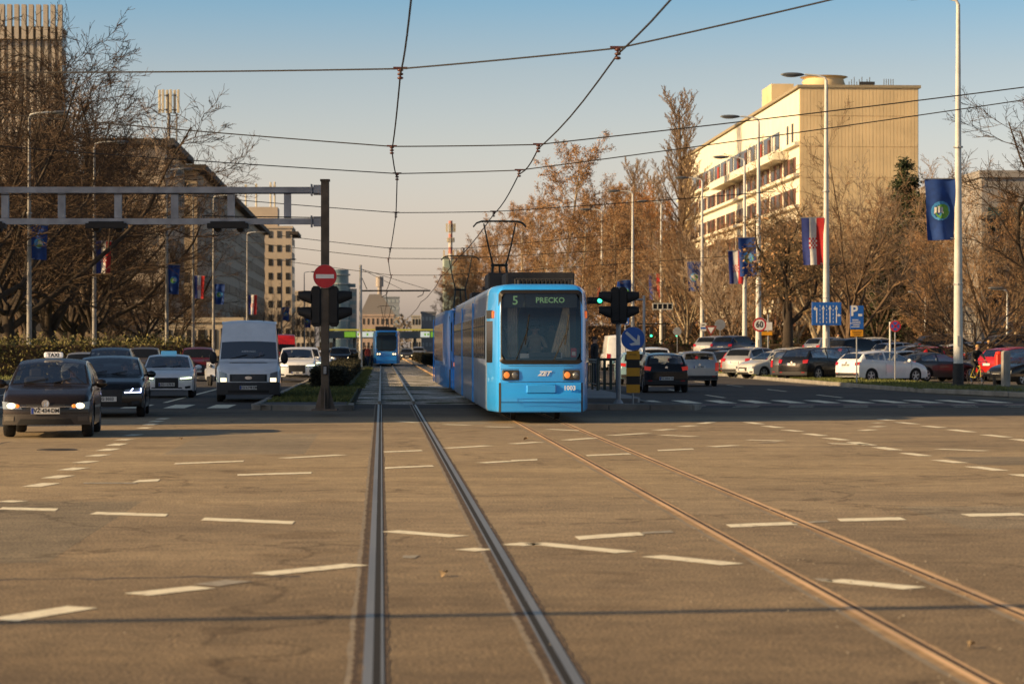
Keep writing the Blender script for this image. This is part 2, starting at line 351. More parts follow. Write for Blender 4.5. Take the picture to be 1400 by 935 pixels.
# grass blades
def grass(name, label, poly_fn, n, hh=.07):
    mb = MB()
    for _ in range(n):
        x, y = poly_fn(); a = rnd.uniform(0, PI); w_ = rnd.uniform(.012,.03); h = hh*rnd.uniform(.5,1.5); lx, ly = rnd.uniform(-.05,.05), rnd.uniform(-.05,.05)
        mb.add([(x-w_*math.cos(a), y-w_*math.sin(a), .125),(x+w_*math.cos(a), y+w_*math.sin(a), .125),(x+lx, y+ly, .125+h)], [(0,1,2)])
    o = mb.build(name, GRASSM); tag(o, label, 'grass', kind='stuff')
grass('grass', 'short green grass on the tramway median in front of the hedge', lambda: (rnd.uniform(-3.2,-.9), rnd.uniform(68.3,96)), 9000)
grass('grass', 'green grass between the hedge and the left tram track', lambda: (rnd.uniform(-1.0,-.75)+rnd.gauss(0,.1), rnd.uniform(90,180)), 5000)
def vg():
    y = 72+ (rnd.random()**1.3)*100
    if y < 88:
        x = rnd.uniform(20, 38); return (max(x, 20+ (88-y)*.55+ (4 if y<76 else 0)), max(y, 74))
    return (rnd.uniform(19.8,23.4), y)
grass('grass', 'grass on the verge along the car park on the right', vg, 30000, .09)
grass('grass', 'grass on the left roadside below the leafy hedge', lambda: (rnd.uniform(-22,-17.2), rnd.uniform(88,130)), 8000, .09)

# ------------------------------------------------------------------ rails
RAILS = mat('rail_steel', (.25,.235,.21), rough=.40, metal=.4, noise=.15, nscale=3, stretch=(1,.1,1))
RAILR = mat('rail_rust_glint', (.72,.47,.24), rough=.6, metal=.0, noise=.25, nscale=3, stretch=(1,.15,1))  # rust orange, with a sun glint put into the bright colour
GROOVE = mat('rail_groove', (.006,.005,.004), rough=.9, noise=.4, nscale=4)
SEAL = mat('rail_sealing', (.06,.042,.028), rough=.95, noise=.5, nscale=6, color2=(.17,.11,.06))
SEAL2 = mat('rail_rust_stain', (.26,.17,.09), rough=.9, noise=.5, nscale=5, color2=(.46,.31,.155))
PAT = mat('rail_side_dust', (.21,.175,.13), rough=.95, noise=.3, nscale=5, color2=(.31,.255,.185))
def track(xc, name, headm, seal, side):
    for s in (-1, 1):
        xg = xc + s*.5
        o = -s            # groove lies towards the track centre
        mb = MB()
        def strip(x0, x1, z, mi, wob=0.0, y0=-5.0, y1=70.6, st=.22):
            n = max(1, int((y1-y0)/st)); rows = []
            for i in range(n+1):
                y = y0 + (y1-y0)*i/n
                rows.append([(x0+rnd.uniform(-wob,wob), y, z), (x1+rnd.uniform(-wob,wob), y, z)])
            mb.grid(rows, mi=mi, flip=True)
        x_in = xg
        cr_ = s if xc < 1 else -s
        strip(xg-.14, xg-.085, .0015, 3, .010, st=.31)
        strip(xg-.10, xg+.085, .0025, 0, .010, st=.13)
        if xc < 1: strip(xg-.108, xg-.080, .0035, 4, .013, st=.055)
        strip(min(xg, xg-o*.052), max(xg, xg-o*.052), .0065, 1, 0, st=80)          # running head
        strip(min(xg, xg+o*.042), max(xg, xg+o*.042), .006, 2, 0, st=80)          # groove
        strip(min(xg+o*.042, xg+o*.058), max(xg+o*.042, xg+o*.058), .0065, 1, 0, st=80)
        struct(mb, name, [seal, headm, GROOVE if xc < 1 else mat('rusty_groove', (.07,.04,.022), rough=1, noise=.4, nscale=5), PAT, mat('crumbled_joint', (.035,.022,.014), rough=1, noise=.5, nscale=14, color2=(.12,.075,.045))])
        mb = MB(); mb.box((xg, 70.6+365, .05), (.07, 730, .10)); struct(mb, name, headm)
track(XL, 'left_track_rail', RAILS, SEAL, 0)
track(XR, 'right_track_rail', RAILR, SEAL2, 0)

# ------------------------------------------------------------------ paint on the road
PAINT = mat('road_paint', (.95,.84,.62), rough=.75, noise=.12, nscale=9, bump=.1)
_n = PAINT.node_tree.nodes; _l = PAINT.node_tree.links; _b = _n['Principled BSDF']; _src = _b.inputs['Base Color'].links[0].from_socket
_w = _n.new('ShaderNodeTexNoise'); _w.inputs['Scale'].default_value = 7; _w.inputs['Detail'].default_value = 8; _w.inputs['Roughness'].default_value = .75
_t = _n.new('ShaderNodeTexCoord'); _l.new(_t.outputs['Object'], _w.inputs['Vector'])
_r = _n.new('ShaderNodeValToRGB'); _r.color_ramp.elements[0].position = .36; _r.color_ramp.elements[1].position = .45; _l.new(_w.outputs['Fac'], _r.inputs[0])
_m = _n.new('ShaderNodeMix'); _m.data_type = 'RGBA'; _l.new(_r.outputs[0], _m.inputs[0]); _m.inputs[6].default_value = (.42,.35,.25,1); _l.new(_src, _m.inputs[7]); _l.new(_m.outputs[2], _b.inputs['Base Color'])
PAINTO = mat('worn_road_paint', (.36,.32,.25), rough=.8, noise=.25, nscale=12)
def dash(mb, x1, y1, x2, y2, wd=.33, mi=0):
    if wd == .33: wd = .50 if abs(x2-x1) < 34 else .38
    a = G(x1, y1, .005); b_ = G(x2, y2, .005)
    ln_ = math.hypot(b_[0]-a[0], b_[1]-a[1]); steep = abs(b_[1]-a[1]) > .9*abs(b_[0]-a[0]); ox, oy = ((-(b_[1]-a[1])/ln_*.12, (b_[0]-a[0])/ln_*.12) if steep else (0, wd/2))
    n = max(2, int(abs(x2-x1)/12)); up = []; dn = []
    for i in range(n+1):
        t = i/n; x = a[0]+(b_[0]-a[0])*t; y = a[1]+(b_[1]-a[1])*t
        j_ = .02 if not steep else .006; up.append((x+ox+rnd.uniform(-j_,j_), y+oy+rnd.uniform(-j_,j_), .005)); dn.append((x-ox+rnd.uniform(-j_,j_), y-oy+rnd.uniform(-j_,j_), .005))
    mb.grid([dn, up], mi=mi, flip=(x2 < x1))
mb = MB()
Ld = [(255,322,460,328),(558,338,800,348),(372,544,555,524),(712,489,980,462),(5,614,225,578),(480,187,665,180),(775,172,935,163),(650,218,850,212),(370,235,435,232),
 (85,250,140,240),(135,227,183,219),(178,205,222,198),(215,185,255,180),(252,167,285,162),(280,152,312,146),(306,138,332,132),(328,123,352,120),(350,111,378,107),(385,91,405,88),(403,82,422,78),(418,73,438,70),(438,66,452,63),
 (1050,155,1155,151),(1050,199,1185,193),(1065,371,1255,386),(1270,424,1325,419),(1215,80,1285,82),(1090,72,1140,75),(1330,86,1400,88),(1220,145,1335,138),(1315,185,1400,180),(0,309,153,313)]
for a in Ld: dash(mb, a[0]/2, 540+a[1]/2, a[2]/2, 540+a[3]/2)
dash(mb, 4, 686, 26, 684, .8)
Rd = [(0,133,75,128),(0,179,70,176),(100,93,188,97),(145,123,225,117),(205,165,320,160),(270,110,370,104),(410,109,500,113),(398,151,495,147),(545,141,612,137),(645,122,740,125),(395,96,437,93),(463,86,500,83),(515,78,545,74),
 (643,74,680,79),(692,84,733,89),(748,95,788,99),(805,105,850,111),(862,117,912,123),(930,128,980,137),(1000,142,1050,150),(1075,158,1130,166),(1165,177,1228,185),(1258,195,1338,206),(1378,216,1420,222),(870,132,975,135),
 (1005,66,1040,69),(1055,74,1105,79),(1128,84,1178,89),(1200,94,1258,101),(1293,108,1355,115),(1375,120,1420,126),(1165,147,1295,152),(955,97,988,94),(985,87,1014,85),(988,76,1012,75),
 (588,357,770,350),(893,341,1070,337),(1238,328,1400,325),(180,390,355,378),(0,410,55,404),(60,404,315,429),(383,439,605,462),(875,505,1100,527)]
for a in Rd: dash(mb, 700+a[0]/2, 540+a[1]/2, 700+a[2]/2, 540+a[3]/2)
for a in [(230,240,368,240),(562,519,655,506),(1100,441,1140,441),(675,130,725,129),(355,376,440,372),(830,503,872,505),(770,350,860,344)]:
    k = 0 if a[0] < 700 or a[0] == 1100 else 700
    if a in ((230,240,368,240),(562,519,655,506),(1100,441,1140,441)): dash(mb, a[0]/2, 540+a[1]/2, a[2]/2, 540+a[3]/2, .25, 1)
    else: dash(mb, 700+a[0]/2, 540+a[1]/2, 700+a[2]/2, 540+a[3]/2, .22, 1)
struct(mb, 'road_markings', [PAINT, PAINTO])
mb = MB()
def zq(x0,x1,y0,y1,mi=0,sl=0): mb.quad((x0,y0,.0055),(x1,y0,.0055),(x1+sl,y1,.0055),(x0+sl,y1,.0055), mi)
for i in range(9): zq(-14.2+i*1.18,-13.62+i*1.18,66.4,70.4)
for i in range(11): zq(8.0+i*1.04,8.5+i*1.04,71.4,75.2)
zq(8.0,19.4,68.6,70.6,2)
for i in range(7): zq(8.5+i*1.55,9.2+i*1.55,68.1,68.4); zq(8.2+i*1.55,8.9+i*1.55,66.6,66.8)
for x in (-13.2,-9.9,-6.55):
    zq(x,x+.14,73,96)
    for k in range(14): zq(x,x+.14,102+k*12,107+k*12)
for x in (11.2,15.1):
    for k in range(18): zq(x,x+.14,79+k*11,83.5+k*11)
zq(7.7,7.82,78,300); zq(19.2,19.32,98,300); zq(-3.75,-3.63,70,300); zq(-16.5,-16.38,90,300)
struct(mb, 'carriageway_markings', [PAINT, PAINTO, mat('red_crossing_band', (.17,.105,.095), rough=.85, noise=.2, nscale=3)])
# repaired patches and tar-sealed joints in the surface course
mb = MB()
for (x0,x1,y0,y1,mi) in ((-5.2,-2.6,19,26.5,0),(5.4,9.0,22,25.2,1),(-11,-7.5,30,33,1),(8.5,13.5,34,36.5,0),(-3.4,-1.2,38,47,1)):
    n = 10; lo = []; hi = []
    for i in range(n+1):
        t = i/n; lo.append((x0+(x1-x0)*t, y0+rnd.uniform(-.05,.05), .0008)); hi.append((x0+(x1-x0)*t+rnd.uniform(-.02,.02), y1+rnd.uniform(-.06,.06), .0008))
    mb.grid([lo,hi], mi=mi, flip=True)
struct(mb, 'asphalt_repair', [asphalt_mat('asphalt_patch_dark', (.25,.21,.15), (.305,.258,.182), False), asphalt_mat('asphalt_patch_pale', (.30,.252,.18), (.355,.30,.213), False)])
mb = MB()
for pts in ([(-9,17.5),(-6,17.9),(-3,17.6),(-.4,17.8)],[(4.4,16),(6,16.3),(8.2,16.1)],[(-7,24),(-6.6,29),(-6.9,36),(-6.5,44)],[(5,40),(9,40.6),(15,40.2)],[(-.9,52),(-6,51.6),(-12,51.9)]):
    fine_ = []
    for a, b_ in zip(pts[:-1], pts[1:]):
        for k in range(14): t = k/14; fine_.append((a[0]+(b_[0]-a[0])*t+rnd.gauss(0,.03), a[1]+(b_[1]-a[1])*t+rnd.gauss(0,.03)))
    ver = abs(pts[-1][1]-pts[0][1]) > abs(pts[-1][0]-pts[0][0]); w_ = [rnd.uniform(.012,.035) for _ in fine_]
    mb.grid([[(p[0]-(q if ver else 0), p[1]-(0 if ver else q*1.6), .0012), (p[0]+(q if ver else 0), p[1]+(0 if ver else q*1.6), .0012)] for p, q in zip(fine_, w_)])
struct(mb, 'tar_joint', mat('tar_sealing', (.085,.07,.055), rough=.8, noise=.4, nscale=7))
x_, y_, _z = G(78,615)
mb = MB(); mb.lathe([(.33,0),(.33,.008),(.30,.012)], n=28)
for k in range(-3,4): mb.box((0,k*.08,.013),(.5-.04*abs(k)*1.6,.03,.004))
o = mb.build('manhole_cover', mat('cast_iron', (.05,.042,.036), rough=.7, noise=.3, nscale=9)); o.location = (x_,y_,.001); tag(o, 'round dark iron manhole cover in the road in front of the nearest taxi', 'manhole cover')
# leaves and grit lying on the asphalt
LEAFM = mat('dry_leaf', (.34,.24,.13), rough=.8, noise=.3, nscale=30)
def leaf(px, py, s, label):
    mb = MB(); n = 9; pts = []
    for i in range(n):
        a = 2*PI*i/n; r = s*(1 if i % 2 == 0 else .62); pts.append((r*math.cos(a), r*math.sin(a)*.7, .02+.35*s*math.sin(a*2)+.2*s))
    mb.add(pts+[(0,0,.02)], [(i, (i+1)%n, n) for i in range(n)]); mb.v = [(x, y, z) for x, y, z in mb.v]
    o = mb.build('fallen_leaf', LEAFM, smooth=60); o.location = G(px, py, .002); o.rotation_euler = (.3,.2,px); tag(o, label, 'leaf')
leaf(608,787,.055,'dry curled leaf on the asphalt between the rails of the left track')
leaf(1330,885,.04,'small pale dry leaf near the bottom right corner of the road')
leaf(720,601,.06,'dark crumpled leaf on the road just right of the left track')
leaf(247,601,.05,'crumpled dark leaf on the road in front of the white van')
mb = MB()
for _ in range(1100):
    x = XR + rnd.choice((-.5,.5)) + rnd.gauss(0,.22); y = 8+rnd.random()**1.6*58
    if rnd.random() < .4: x = rnd.uniform(-12, 16)
    s = rnd.uniform(.004,.011); mb.ell((x,y,.004+s*.5), (s,s*rnd.uniform(.7,1.2),s*.6), n=5)
tag(mb.build('grit', mat('pale_grit', (.42,.36,.27), rough=.9, noise=.2)), 'pale grit and pebbles scattered over the asphalt', 'grit', kind='stuff')
# ------------------------------------------------------------------ cars
def lerp(a, b_, t): return a+(b_-a)*t
def pl(tab, t):
    if t <= tab[0][0]: return tab[0][1]
    for (a, va), (b_, vb) in zip(tab[:-1], tab[1:]):
        if t <= b_:
            u = (t-a)/max(1e-9,b_-a); return va+(vb-va)*u
    return tab[-1][1]
def pls(tab, t, r=.07):                   # softened profile
    return (pl(tab, t-r)+pl(tab, t)*2+pl(tab, t+r))/4
TYPES = {
 'hatch': dict(L=3.97,W=1.68,H=1.46,wb=2.47,fo=.82,tr=.31, top=[(0,.60),(.04,.70),(.18,.79),(.55,.88),(1.02,.955),(1.72,1.38),(2.1,1.45),(2.6,1.46),(3.3,1.41),(3.55,1.36),(3.88,.98),(3.95,.90),(3.97,.72)], belt=[(0,.72),(1.0,.90),(3.4,.98),(3.97,.98)], cowl=1.02, rs=1.74, re=3.52, be=3.86, wr=.70),
 'sedan': dict(L=4.68,W=1.83,H=1.46,wb=2.69,fo=.92,tr=.33, top=[(0,.62),(.05,.74),(.25,.84),(.8,.93),(1.35,.98),(2.15,1.40),(2.6,1.46),(3.0,1.46),(3.7,1.36),(4.35,1.08),(4.62,1.05),(4.68,.85)], belt=[(0,.74),(1.3,.93),(3.8,1.0),(4.68,1.0)], cowl=1.35, rs=2.17, re=3.55, be=4.32, wr=.70),
 'corolla': dict(L=4.37,W=1.79,H=1.435,wb=2.64,fo=.93,tr=.32, top=[(0,.60),(.05,.72),(.25,.80),(.7,.90),(1.15,.95),(1.95,1.37),(2.4,1.43),(2.9,1.43),(3.6,1.35),(3.85,1.28),(4.25,.98),(4.37,.80)], belt=[(0,.72),(1.1,.91),(3.5,1.0),(4.37,1.0)], cowl=1.15, rs=1.97, re=3.82, be=4.22, wr=.70),
 'focus': dict(L=4.36,W=1.82,H=1.48,wb=2.65,fo=.90,tr=.32, top=[(0,.60),(.05,.72),(.25,.82),(.7,.93),(1.05,1.0),(1.9,1.41),(2.3,1.48),(2.8,1.48),(3.5,1.42),(3.85,1.36),(4.22,1.05),(4.32,.95),(4.36,.75)], belt=[(0,.72),(1.1,.93),(3.0,1.02),(4.36,1.08)], cowl=1.08, rs=1.92, re=3.82, be=4.20, wr=.69),
 'suv': dict(L=4.6,W=1.86,H=1.66,wb=2.75,fo=.88,tr=.36, top=[(0,.72),(.05,.86),(.2,.95),(.7,1.05),(1.15,1.10),(1.85,1.56),(2.3,1.65),(2.9,1.66),(3.7,1.60),(4.05,1.52),(4.45,1.12),(4.56,1.02),(4.6,.8)], belt=[(0,.85),(1.1,1.04),(3.8,1.12),(4.6,1.12)], cowl=1.15, rs=1.88, re=4.0, be=4.42, wr=.72),
 'wagon': dict(L=4.25,W=1.68,H=1.50,wb=2.46,fo=.82,tr=.31, top=[(0,.60),(.05,.72),(.2,.80),(.6,.90),(1.0,.96),(1.65,1.40),(2.0,1.49),(2.6,1.50),(3.7,1.48),(4.0,1.44),(4.2,1.02),(4.24,.9),(4.25,.7)], belt=[(0,.72),(1.0,.92),(3.8,1.0),(4.25,1.0)], cowl=1.0, rs=1.68, re=3.98, be=4.18, wr=.74),
 'coupe': dict(L=4.5,W=1.84,H=1.40,wb=2.7,fo=.92,tr=.33, top=[(0,.58),(.05,.70),(.25,.80),(.8,.90),(1.35,.95),(2.2,1.34),(2.6,1.40),(3.0,1.39),(3.9,1.20),(4.3,1.02),(4.45,1.0),(4.5,.8)], belt=[(0,.70),(1.3,.90),(3.8,.98),(4.5,1.0)], cowl=1.35, rs=2.22, re=3.4, be=4.25, wr=.68),
 'minicar': dict(L=3.6,W=1.64,H=1.50,wb=2.35,fo=.68,tr=.29, top=[(0,.62),(.05,.76),(.2,.86),(.5,.95),(.8,1.02),(1.5,1.42),(1.9,1.49),(2.5,1.50),(3.1,1.45),(3.3,1.40),(3.52,1.0),(3.6,.75)], belt=[(0,.74),(.8,.94),(3.0,1.0),(3.6,1.02)], cowl=.82, rs=1.52, re=3.28, be=3.5, wr=.72),
 'van': dict(L=5.3,W=1.98,H=2.52,wb=3.3,fo=.95,tr=.34, top=[(0,.84),(.06,.95),(.3,1.07),(.6,1.17),(.95,1.25),(1.55,1.86),(1.75,2.04),(2.15,2.42),(2.5,2.50),(5.0,2.50),(5.22,2.44),(5.3,2.3)], belt=[(0,.92),(.9,1.14),(5.3,1.2)], cowl=.95, rs=1.56, re=5.25, be=5.28, wr=.79),
}
class CarShape:
    def __init__(s, P):
        s.P = P; s.hw = P['W']/2; s.tf = P['fo']; s.trr = P['fo']+P['wb']; s.Ra = P['tr']+.07
    def ztop(s, t): return pls(s.P['top'], t, .05)
    def g(s, t):
        return max(0, min(1, (s.ztop(t)-s.zbelt(t))/(s.P['H']-pl(s.P['belt'], t)+1e-3)))
    def zbelt(s, t): return min(pl(s.P['belt'], t), s.ztop(t)-.025)
    def zbot(s, t):
        z = .21 + .05*max(0, 1-t/.4) + .07*max(0, 1-(s.P['L']-t)/.5)
        for c in (s.tf, s.trr):
            d = abs(t-c)
            if d < s.Ra: z = max(z, s.P['tr'] + math.sqrt(s.Ra**2-d*d) - .02)
        return z
    def w(s, t):
        a = s.hw; L_ = s.P['L']
        if t < 1.0: a *= 1-.075*((1.0-t)/1.0)**2
        if L_-t < .9: a *= 1-.06*((.9-(L_-t))/.9)**2
        return a
    def sec(s, t, q):
        w_ = s.w(t); zb, zl, zt, g = s.zbot(t), s.zbelt(t), s.ztop(t), s.g(t)
        xr = w_*lerp(.90, s.P['wr']*1.04, g)
        if q <= 1:
            z = lerp(zb, zl, q); k = (z-.2)/(max(zl,.5)-.2)
            x = w_*(.955+.045*math.sin(PI*min(1, max(0, k)*.72+.12)))
            if k > .85: x -= w_*.03*((k-.85)/.15)**2
        elif q <= 2:
            u = q-1; x0 = w_*(.955+.045*math.sin(PI*min(1,.84))) - w_*.03
            zr = zt - lerp(.008,.055,g); x = lerp(x0, xr, u) + .025*math.sin(PI*u)*g; z = lerp(zl, zr, u)
        else:
            u = q-2; zr = zt - lerp(.008,.055,g); x = xr*(1-u); z = zr+(zt-zr)*(1-(1-u)**2.6)
        return x, z
    def warp(s, x, t, z):
        L_ = s.P['L']; k = abs(x)/s.hw; fb = s.P.get('fb', .20)
        if t < .7: t += (1-t/.7)*(fb*k**2.6 + .10*max(0, (z-.50))**1.0*1.2 + .10*max(0,.33-z)) if not s.P.get('flat') else (1-t/.7)*(.16*k**3 + .12*max(0,z-.7))
        if L_-t < .6: t -= (1-(L_-t)/.6)*(.13*k**3 + .12*max(0,.4-z) + .05*max(0, z-.75))
        return (x, t-L_/2, z)
    def pt(s, t, q, sg, off=0):
        x, z = s.sec(t, q)
        if off:
            if q <= 2: x += off; z += 0
            else: z += off
            if q > 1.0:
                dz = (s.ztop(t+.05)-s.ztop(t-.05))/.1
                if q > 2: pass
        p = s.warp(x*sg, t, z); return p
    def front(s, x, z, off=.006): p = s.warp(x, 0, z); return (p[0]*1.0, p[1]-off, p[2])
    def rear(s, x, z, off=.006):
        L_ = s.P['L']; t = L_
        if z > s.ztop(L_):                   # up the tailgate: find t where the profile has this height
            a, b_ = L_-1.2, L_
            for _ in range(24):
                m = (a+b_)/2
                if s.ztop(m) > z: a = m
                else: b_ = m
            t = a
        p = s.warp(x, t, z); return (p[0], p[1]+off, p[2])

def cgrid(mb, fn, u, v, mi=None, flip=False, solid=.0):
    mb.grid([[fn(a, b_) for b_ in v] for a in u], mi=mi, flip=flip)
def fr(a, b_, n): return [a+(b_-a)*i/n for i in range(n+1)]

def car(kind, label, cat, px, D, rz_deg, body, group=None, front='off', rear='off', name='parked_car', lod=1, plate=None, extras=None, rim_style=5, grille='mid', xy=None, trim=None, low=None, wheel_bl=False):
    P = TYPES[kind]; S = CarShape(P); L_, W_, H_ = P['L'], P['W'], P['H']
    x, y = xy if xy else at(px, D)
    root = thing(name, label, cat, (x, y, park_z(y) if x > 23 else 0.004), R(rz_deg), group)
    tm = trim or body; LB = low or body
    # body shell
    nt_ = 52 if lod else 34
    ts = sorted(set([round(v_, 4) for v_ in fr(0, L_, nt_)] + [round(c+s.real*S.Ra*k, 4) for c in (S.tf, S.trr) for s in (1,-1) for k in (1,.97,.85,.65,.35)] + [.015,.04,.08, L_-.02, L_-.06]))
    qs = [0,.12,.3,.5,.7,.84,.93,1,1.06,1.5,1.9,2.0,2.12,2.3,2.6,3.0]
    mb = MB()
    mid = lerp(P['cowl'], P['be'], .52); van_ = kind == 'van'
    gw = (P['cowl']+.06, P['rs']-.03, 2.03 if van_ else 2.06)
    sw = [(1.12,2.1,1.06,1.62)] if van_ else [(P['cowl']+.22, mid-.05, 1.08, 1.93), (mid+.05, P['be']-.35, 1.08, 1.93)]
    if lod:
        ts = sorted(set(ts+[round(v_,4) for v_ in (gw[0], gw[1], P['re']+.03, P['be']-.04)+tuple(x_ for q_ in sw for x_ in q_[:2])])); qs = sorted(set(qs+[1.08,1.62,1.93,2.03,2.06]))
    def hole(t, q):
        if not lod: return False
        if gw[0] < t < gw[1] and q > gw[2]: return True
        if not van_ and P['re']+.03 < t < P['be']-.04 and q > 2.12: return True
        return any(a < t < b_ and c_ < q < d_ and S.ztop(t)-S.zbelt(t) > .10 for a, b_, c_, d_ in sw)
    for sg in (1,-1):
        n0 = len(mb.f); cgrid(mb, lambda t, q: S.pt(t, q, sg), ts, qs, flip=(sg < 0)); keep = []; nq = len(qs)-1
        for k_, f_ in enumerate(mb.f[n0:]):
            i_, j_ = divmod(k_, nq)
            if not hole((ts[i_]+ts[i_+1])/2, (qs[j_]+qs[j_+1])/2): keep.append(f_)
        mb.f = mb.f[:n0]+keep; mb.m = mb.m[:len(mb.f)]
    for t, fl in ((0, False), (L_, True)):
        rows = []
        for q in qs:
            xx, z = S.sec(t, q); rows.append([S.warp(xx*k, t, z) for k in (-1,-.85,-.6,-.3,0,.3,.6,.85,1)])
        mb.grid(rows, flip=fl)
    mb.build('body', body, root, smooth=38)
    mb = MB(); mb.box((0,0,.42), (W_-.42, L_-.35, .34)); mb.box((0,-L_/2+S.tf,.5), (W_-.14,.62,.5)); mb.box((0,-L_/2+S.trr,.5), (W_-.14,.62,.5))
    mb.build('underbody', PLASTIC, root)
    if lod:      # cabin: floor, dashboard, seats, steering wheel
        cb = P['cowl']; sy = cb+1.15-L_/2; zf = .56 if not van_ else .75; up = .0 if kind not in ('suv','van') else (.14 if kind == 'suv' else .30)
        mb = MB(); mb.box((0,(cb+.3+(P['be'] if not van_ else 2.6))/2-L_/2,zf), (W_-.24,(P['be'] if not van_ else 2.6)-cb-.3,.05)); mb.rbox((0,cb+.42-L_/2,S.zbelt(cb+.3)-.06),(W_-.28,.42,.16),.04)
        if van_: mb.box((0,2.55-L_/2,1.4),(W_-.2,.05,1.7))
        mb.build('cabin_floor', PLASTIC, root)
        for sx_ in (-.36,.36):
            for row in ((0,) if van_ else (0,.85)):
                mb = MB(); mb.rbox((sx_,sy+row,.52+up),(.48,.48,.14),.04); mb.rbox((sx_,sy+row+.27,.82+up),(.46,.13,.56),.05); mb.rbox((sx_,sy+row+.30,1.17+up),(.26,.09,.17),.04); mb.tube((sx_,sy+row+.29,1.05+up),(sx_,sy+row+.30,1.15+up),.02,n=5)
                mb.build('car_seat', mat('car_seat_cloth', (.05,.05,.052), rough=.95, noise=.2), root)
        mb = MB(); mb.poly([(.36+.18*math.cos(2*PI*k/16), sy-.48, .90+up+.18*math.sin(2*PI*k/16)) for k in range(17)], .018, 6, caps=False); mb.tube((.36,sy-.48,.90+up),(.36,sy-.62,.84+up),.03,n=6); mb.build('steering_wheel', PLASTIC, root)
    # lower skirts / bumpers in plastic or trim
    mb = MB()
    fz0, fz1 = P.get('bz', (.25,.40))
    # windshield
    def glasspatch(nm, t0, t1, q0=2.06):
        mb = MB(); us = fr(t0, t1, 7); vs = fr(q0, 3.0, 5)
        for sg in (1,-1):
            def f(t, q):
                p = S.pt(t, q, sg); n = (S.ztop(t+.04)-S.ztop(t-.04))/.08; l = math.hypot(n, 1); return (p[0], p[1]-n/l*.008, p[2]+.008/l)
            cgrid(mb, f, us, vs, flip=(sg < 0))
        return mb.build(nm, CARGLASS if lod else GLASS, root, smooth=60)
    glasspatch('windshield', P['cowl']+.06, P['rs']-.03, 2.06 if kind != 'van' else 2.03)
    if kind != 'van': glasspatch('rear_window', P['re']+.03, P['be']-.04, 2.12)
    # side windows
    def sidewin(sg, t0, t1, q0=1.08, q1=1.93):
        mb = MB(); us = fr(t0, t1, 10); rows = []
        ok = [t for t in us if S.ztop(t)-S.zbelt(t) > .10]
        if len(ok) < 2: return
        cgrid(mb, lambda t, q: S.pt(t, q, sg, .007), ok, fr(q0, q1, 4), flip=(sg < 0))
        mb.build('side_window', CARGLASS if lod else GLASS, root, smooth=60)
    mid = lerp(P['cowl'], P['be'], .52)
    if kind == 'van':
        for sg in (1,-1): sidewin(sg, 1.12, 2.1, 1.06, 1.62)
    else:
        for sg in (1,-1):
            sidewin(sg, P['cowl']+.22, mid-.05); sidewin(sg, mid+.05, P['be']-.35)
    # door seams and handles
    if lod:
        for sg in (1,-1):
            for tt in (P['cowl']+.08, mid, mid+.95):
                if tt < S.trr-S.Ra or tt > S.trr+S.Ra:
                    mb = MB(); cgrid(mb, lambda t, q: S.pt(t, q, sg, .003), [tt-.006, tt+.006], fr(.16,1.0,6), flip=(sg<0)); mb.build('door_seam', PLASTIC, root)
            for tt in (mid-.18, mid+.72):
                mb = MB(); p = S.pt(tt, .88, sg); mb.rbox((p[0]+sg*.012, p[1], p[2]), (.03,.17,.03), .01); mb.build('door_handle', tm, root)
    # wheels
    for t in (S.tf, S.trr):
        for sg in (1,-1):
            r = P['tr']; mb = MB(); n = 24 if lod else 14; wd = .20
            xc = sg*(S.hw-.12)
            prof = [(r*.66,-wd/2),(r*.92,-wd/2),(r,-wd/2+.03),(r,wd/2-.03),(r*.92,wd/2),(r*.66,wd/2),(r*.6,wd/2-.03)]
            prof = [(a, b_*sg) for a, b_ in prof]
            mb.lathe(prof, (xc, t-L_/2, r), n=n, axis='X'); wh = mb.build('wheel', RUBBER, root, smooth=50)
            mb = MB(); xo = xc+sg*(wd/2-.035)
            mb.lathe([(r*.66, 0),(r*.64, sg*.012)], (xo, t-L_/2, r), n=n, axis='X', mi=1)
            for k in range(rim_style):
                a = 2*PI*k/rim_style+.3; c = (xo+sg*.018, t-L_/2+math.cos(a)*r*.34, r+math.sin(a)*r*.34)
                mb.box(c, (.02, r*.6, r*.17), rx=a, mi=0)
            mb.lathe([(r*.67,0),(r*.67,sg*.03),(r*.60,sg*.03),(r*.60,0)], (xo, t-L_/2, r), n=n, axis='X', mi=0)
            mb.lathe([(r*.14,0),(r*.12,sg*.035)], (xo, t-L_/2, r), n=10, axis='X', mi=0)
            mb.build('rim', [PLASTIC if wheel_bl else ALLOY, PLASTIC], wh, smooth=40)
    # mirrors
    mz = S.zbelt(P['cowl']+.3)+.07; big = kind == 'van'
    for sg in (1,-1):
        mb = MB(); mb.ell((sg*(S.hw+.10), P['cowl']+.30-L_/2, mz+(.12 if big else 0)), (.12,.08,.085 if not big else .2), n=10); mb.tube((sg*(S.hw-.06), P['cowl']+.32-L_/2, mz-.03),(sg*(S.hw+.08), P['cowl']+.32-L_/2, mz), .025)
        mb.build('mirror', PLASTIC if (big or trim) else tm, root, smooth=60)
    # front face
    def fpatch(nm, corners, m, off=.008, n=6, side='front'):
        (xa,za),(xb,zb_),(xc,zc),(xd,zd) = corners; mb = MB(); fn = S.front if side == 'front' else S.rear
        rows = [[fn(lerp(lerp(xa,xb,i/n), lerp(xd,xc,i/n), j/3), lerp(lerp(za,zb_,i/n), lerp(zd,zc,i/n), j/3), off) for i in range(n+1)] for j in range(4)]
        mb.grid(rows, flip=(side != 'front')); return mb.build(nm, m, root, smooth=60)
    def rectp(nm, x0, x1, z0, z1, m, off=.008, side='front', n=6): return fpatch(nm, [(x0,z0),(x1,z0),(x1,z1),(x0,z1)], m, off, n, side)
    hw = S.hw; hz = P['top'][1][1]; f0 = hz-.04
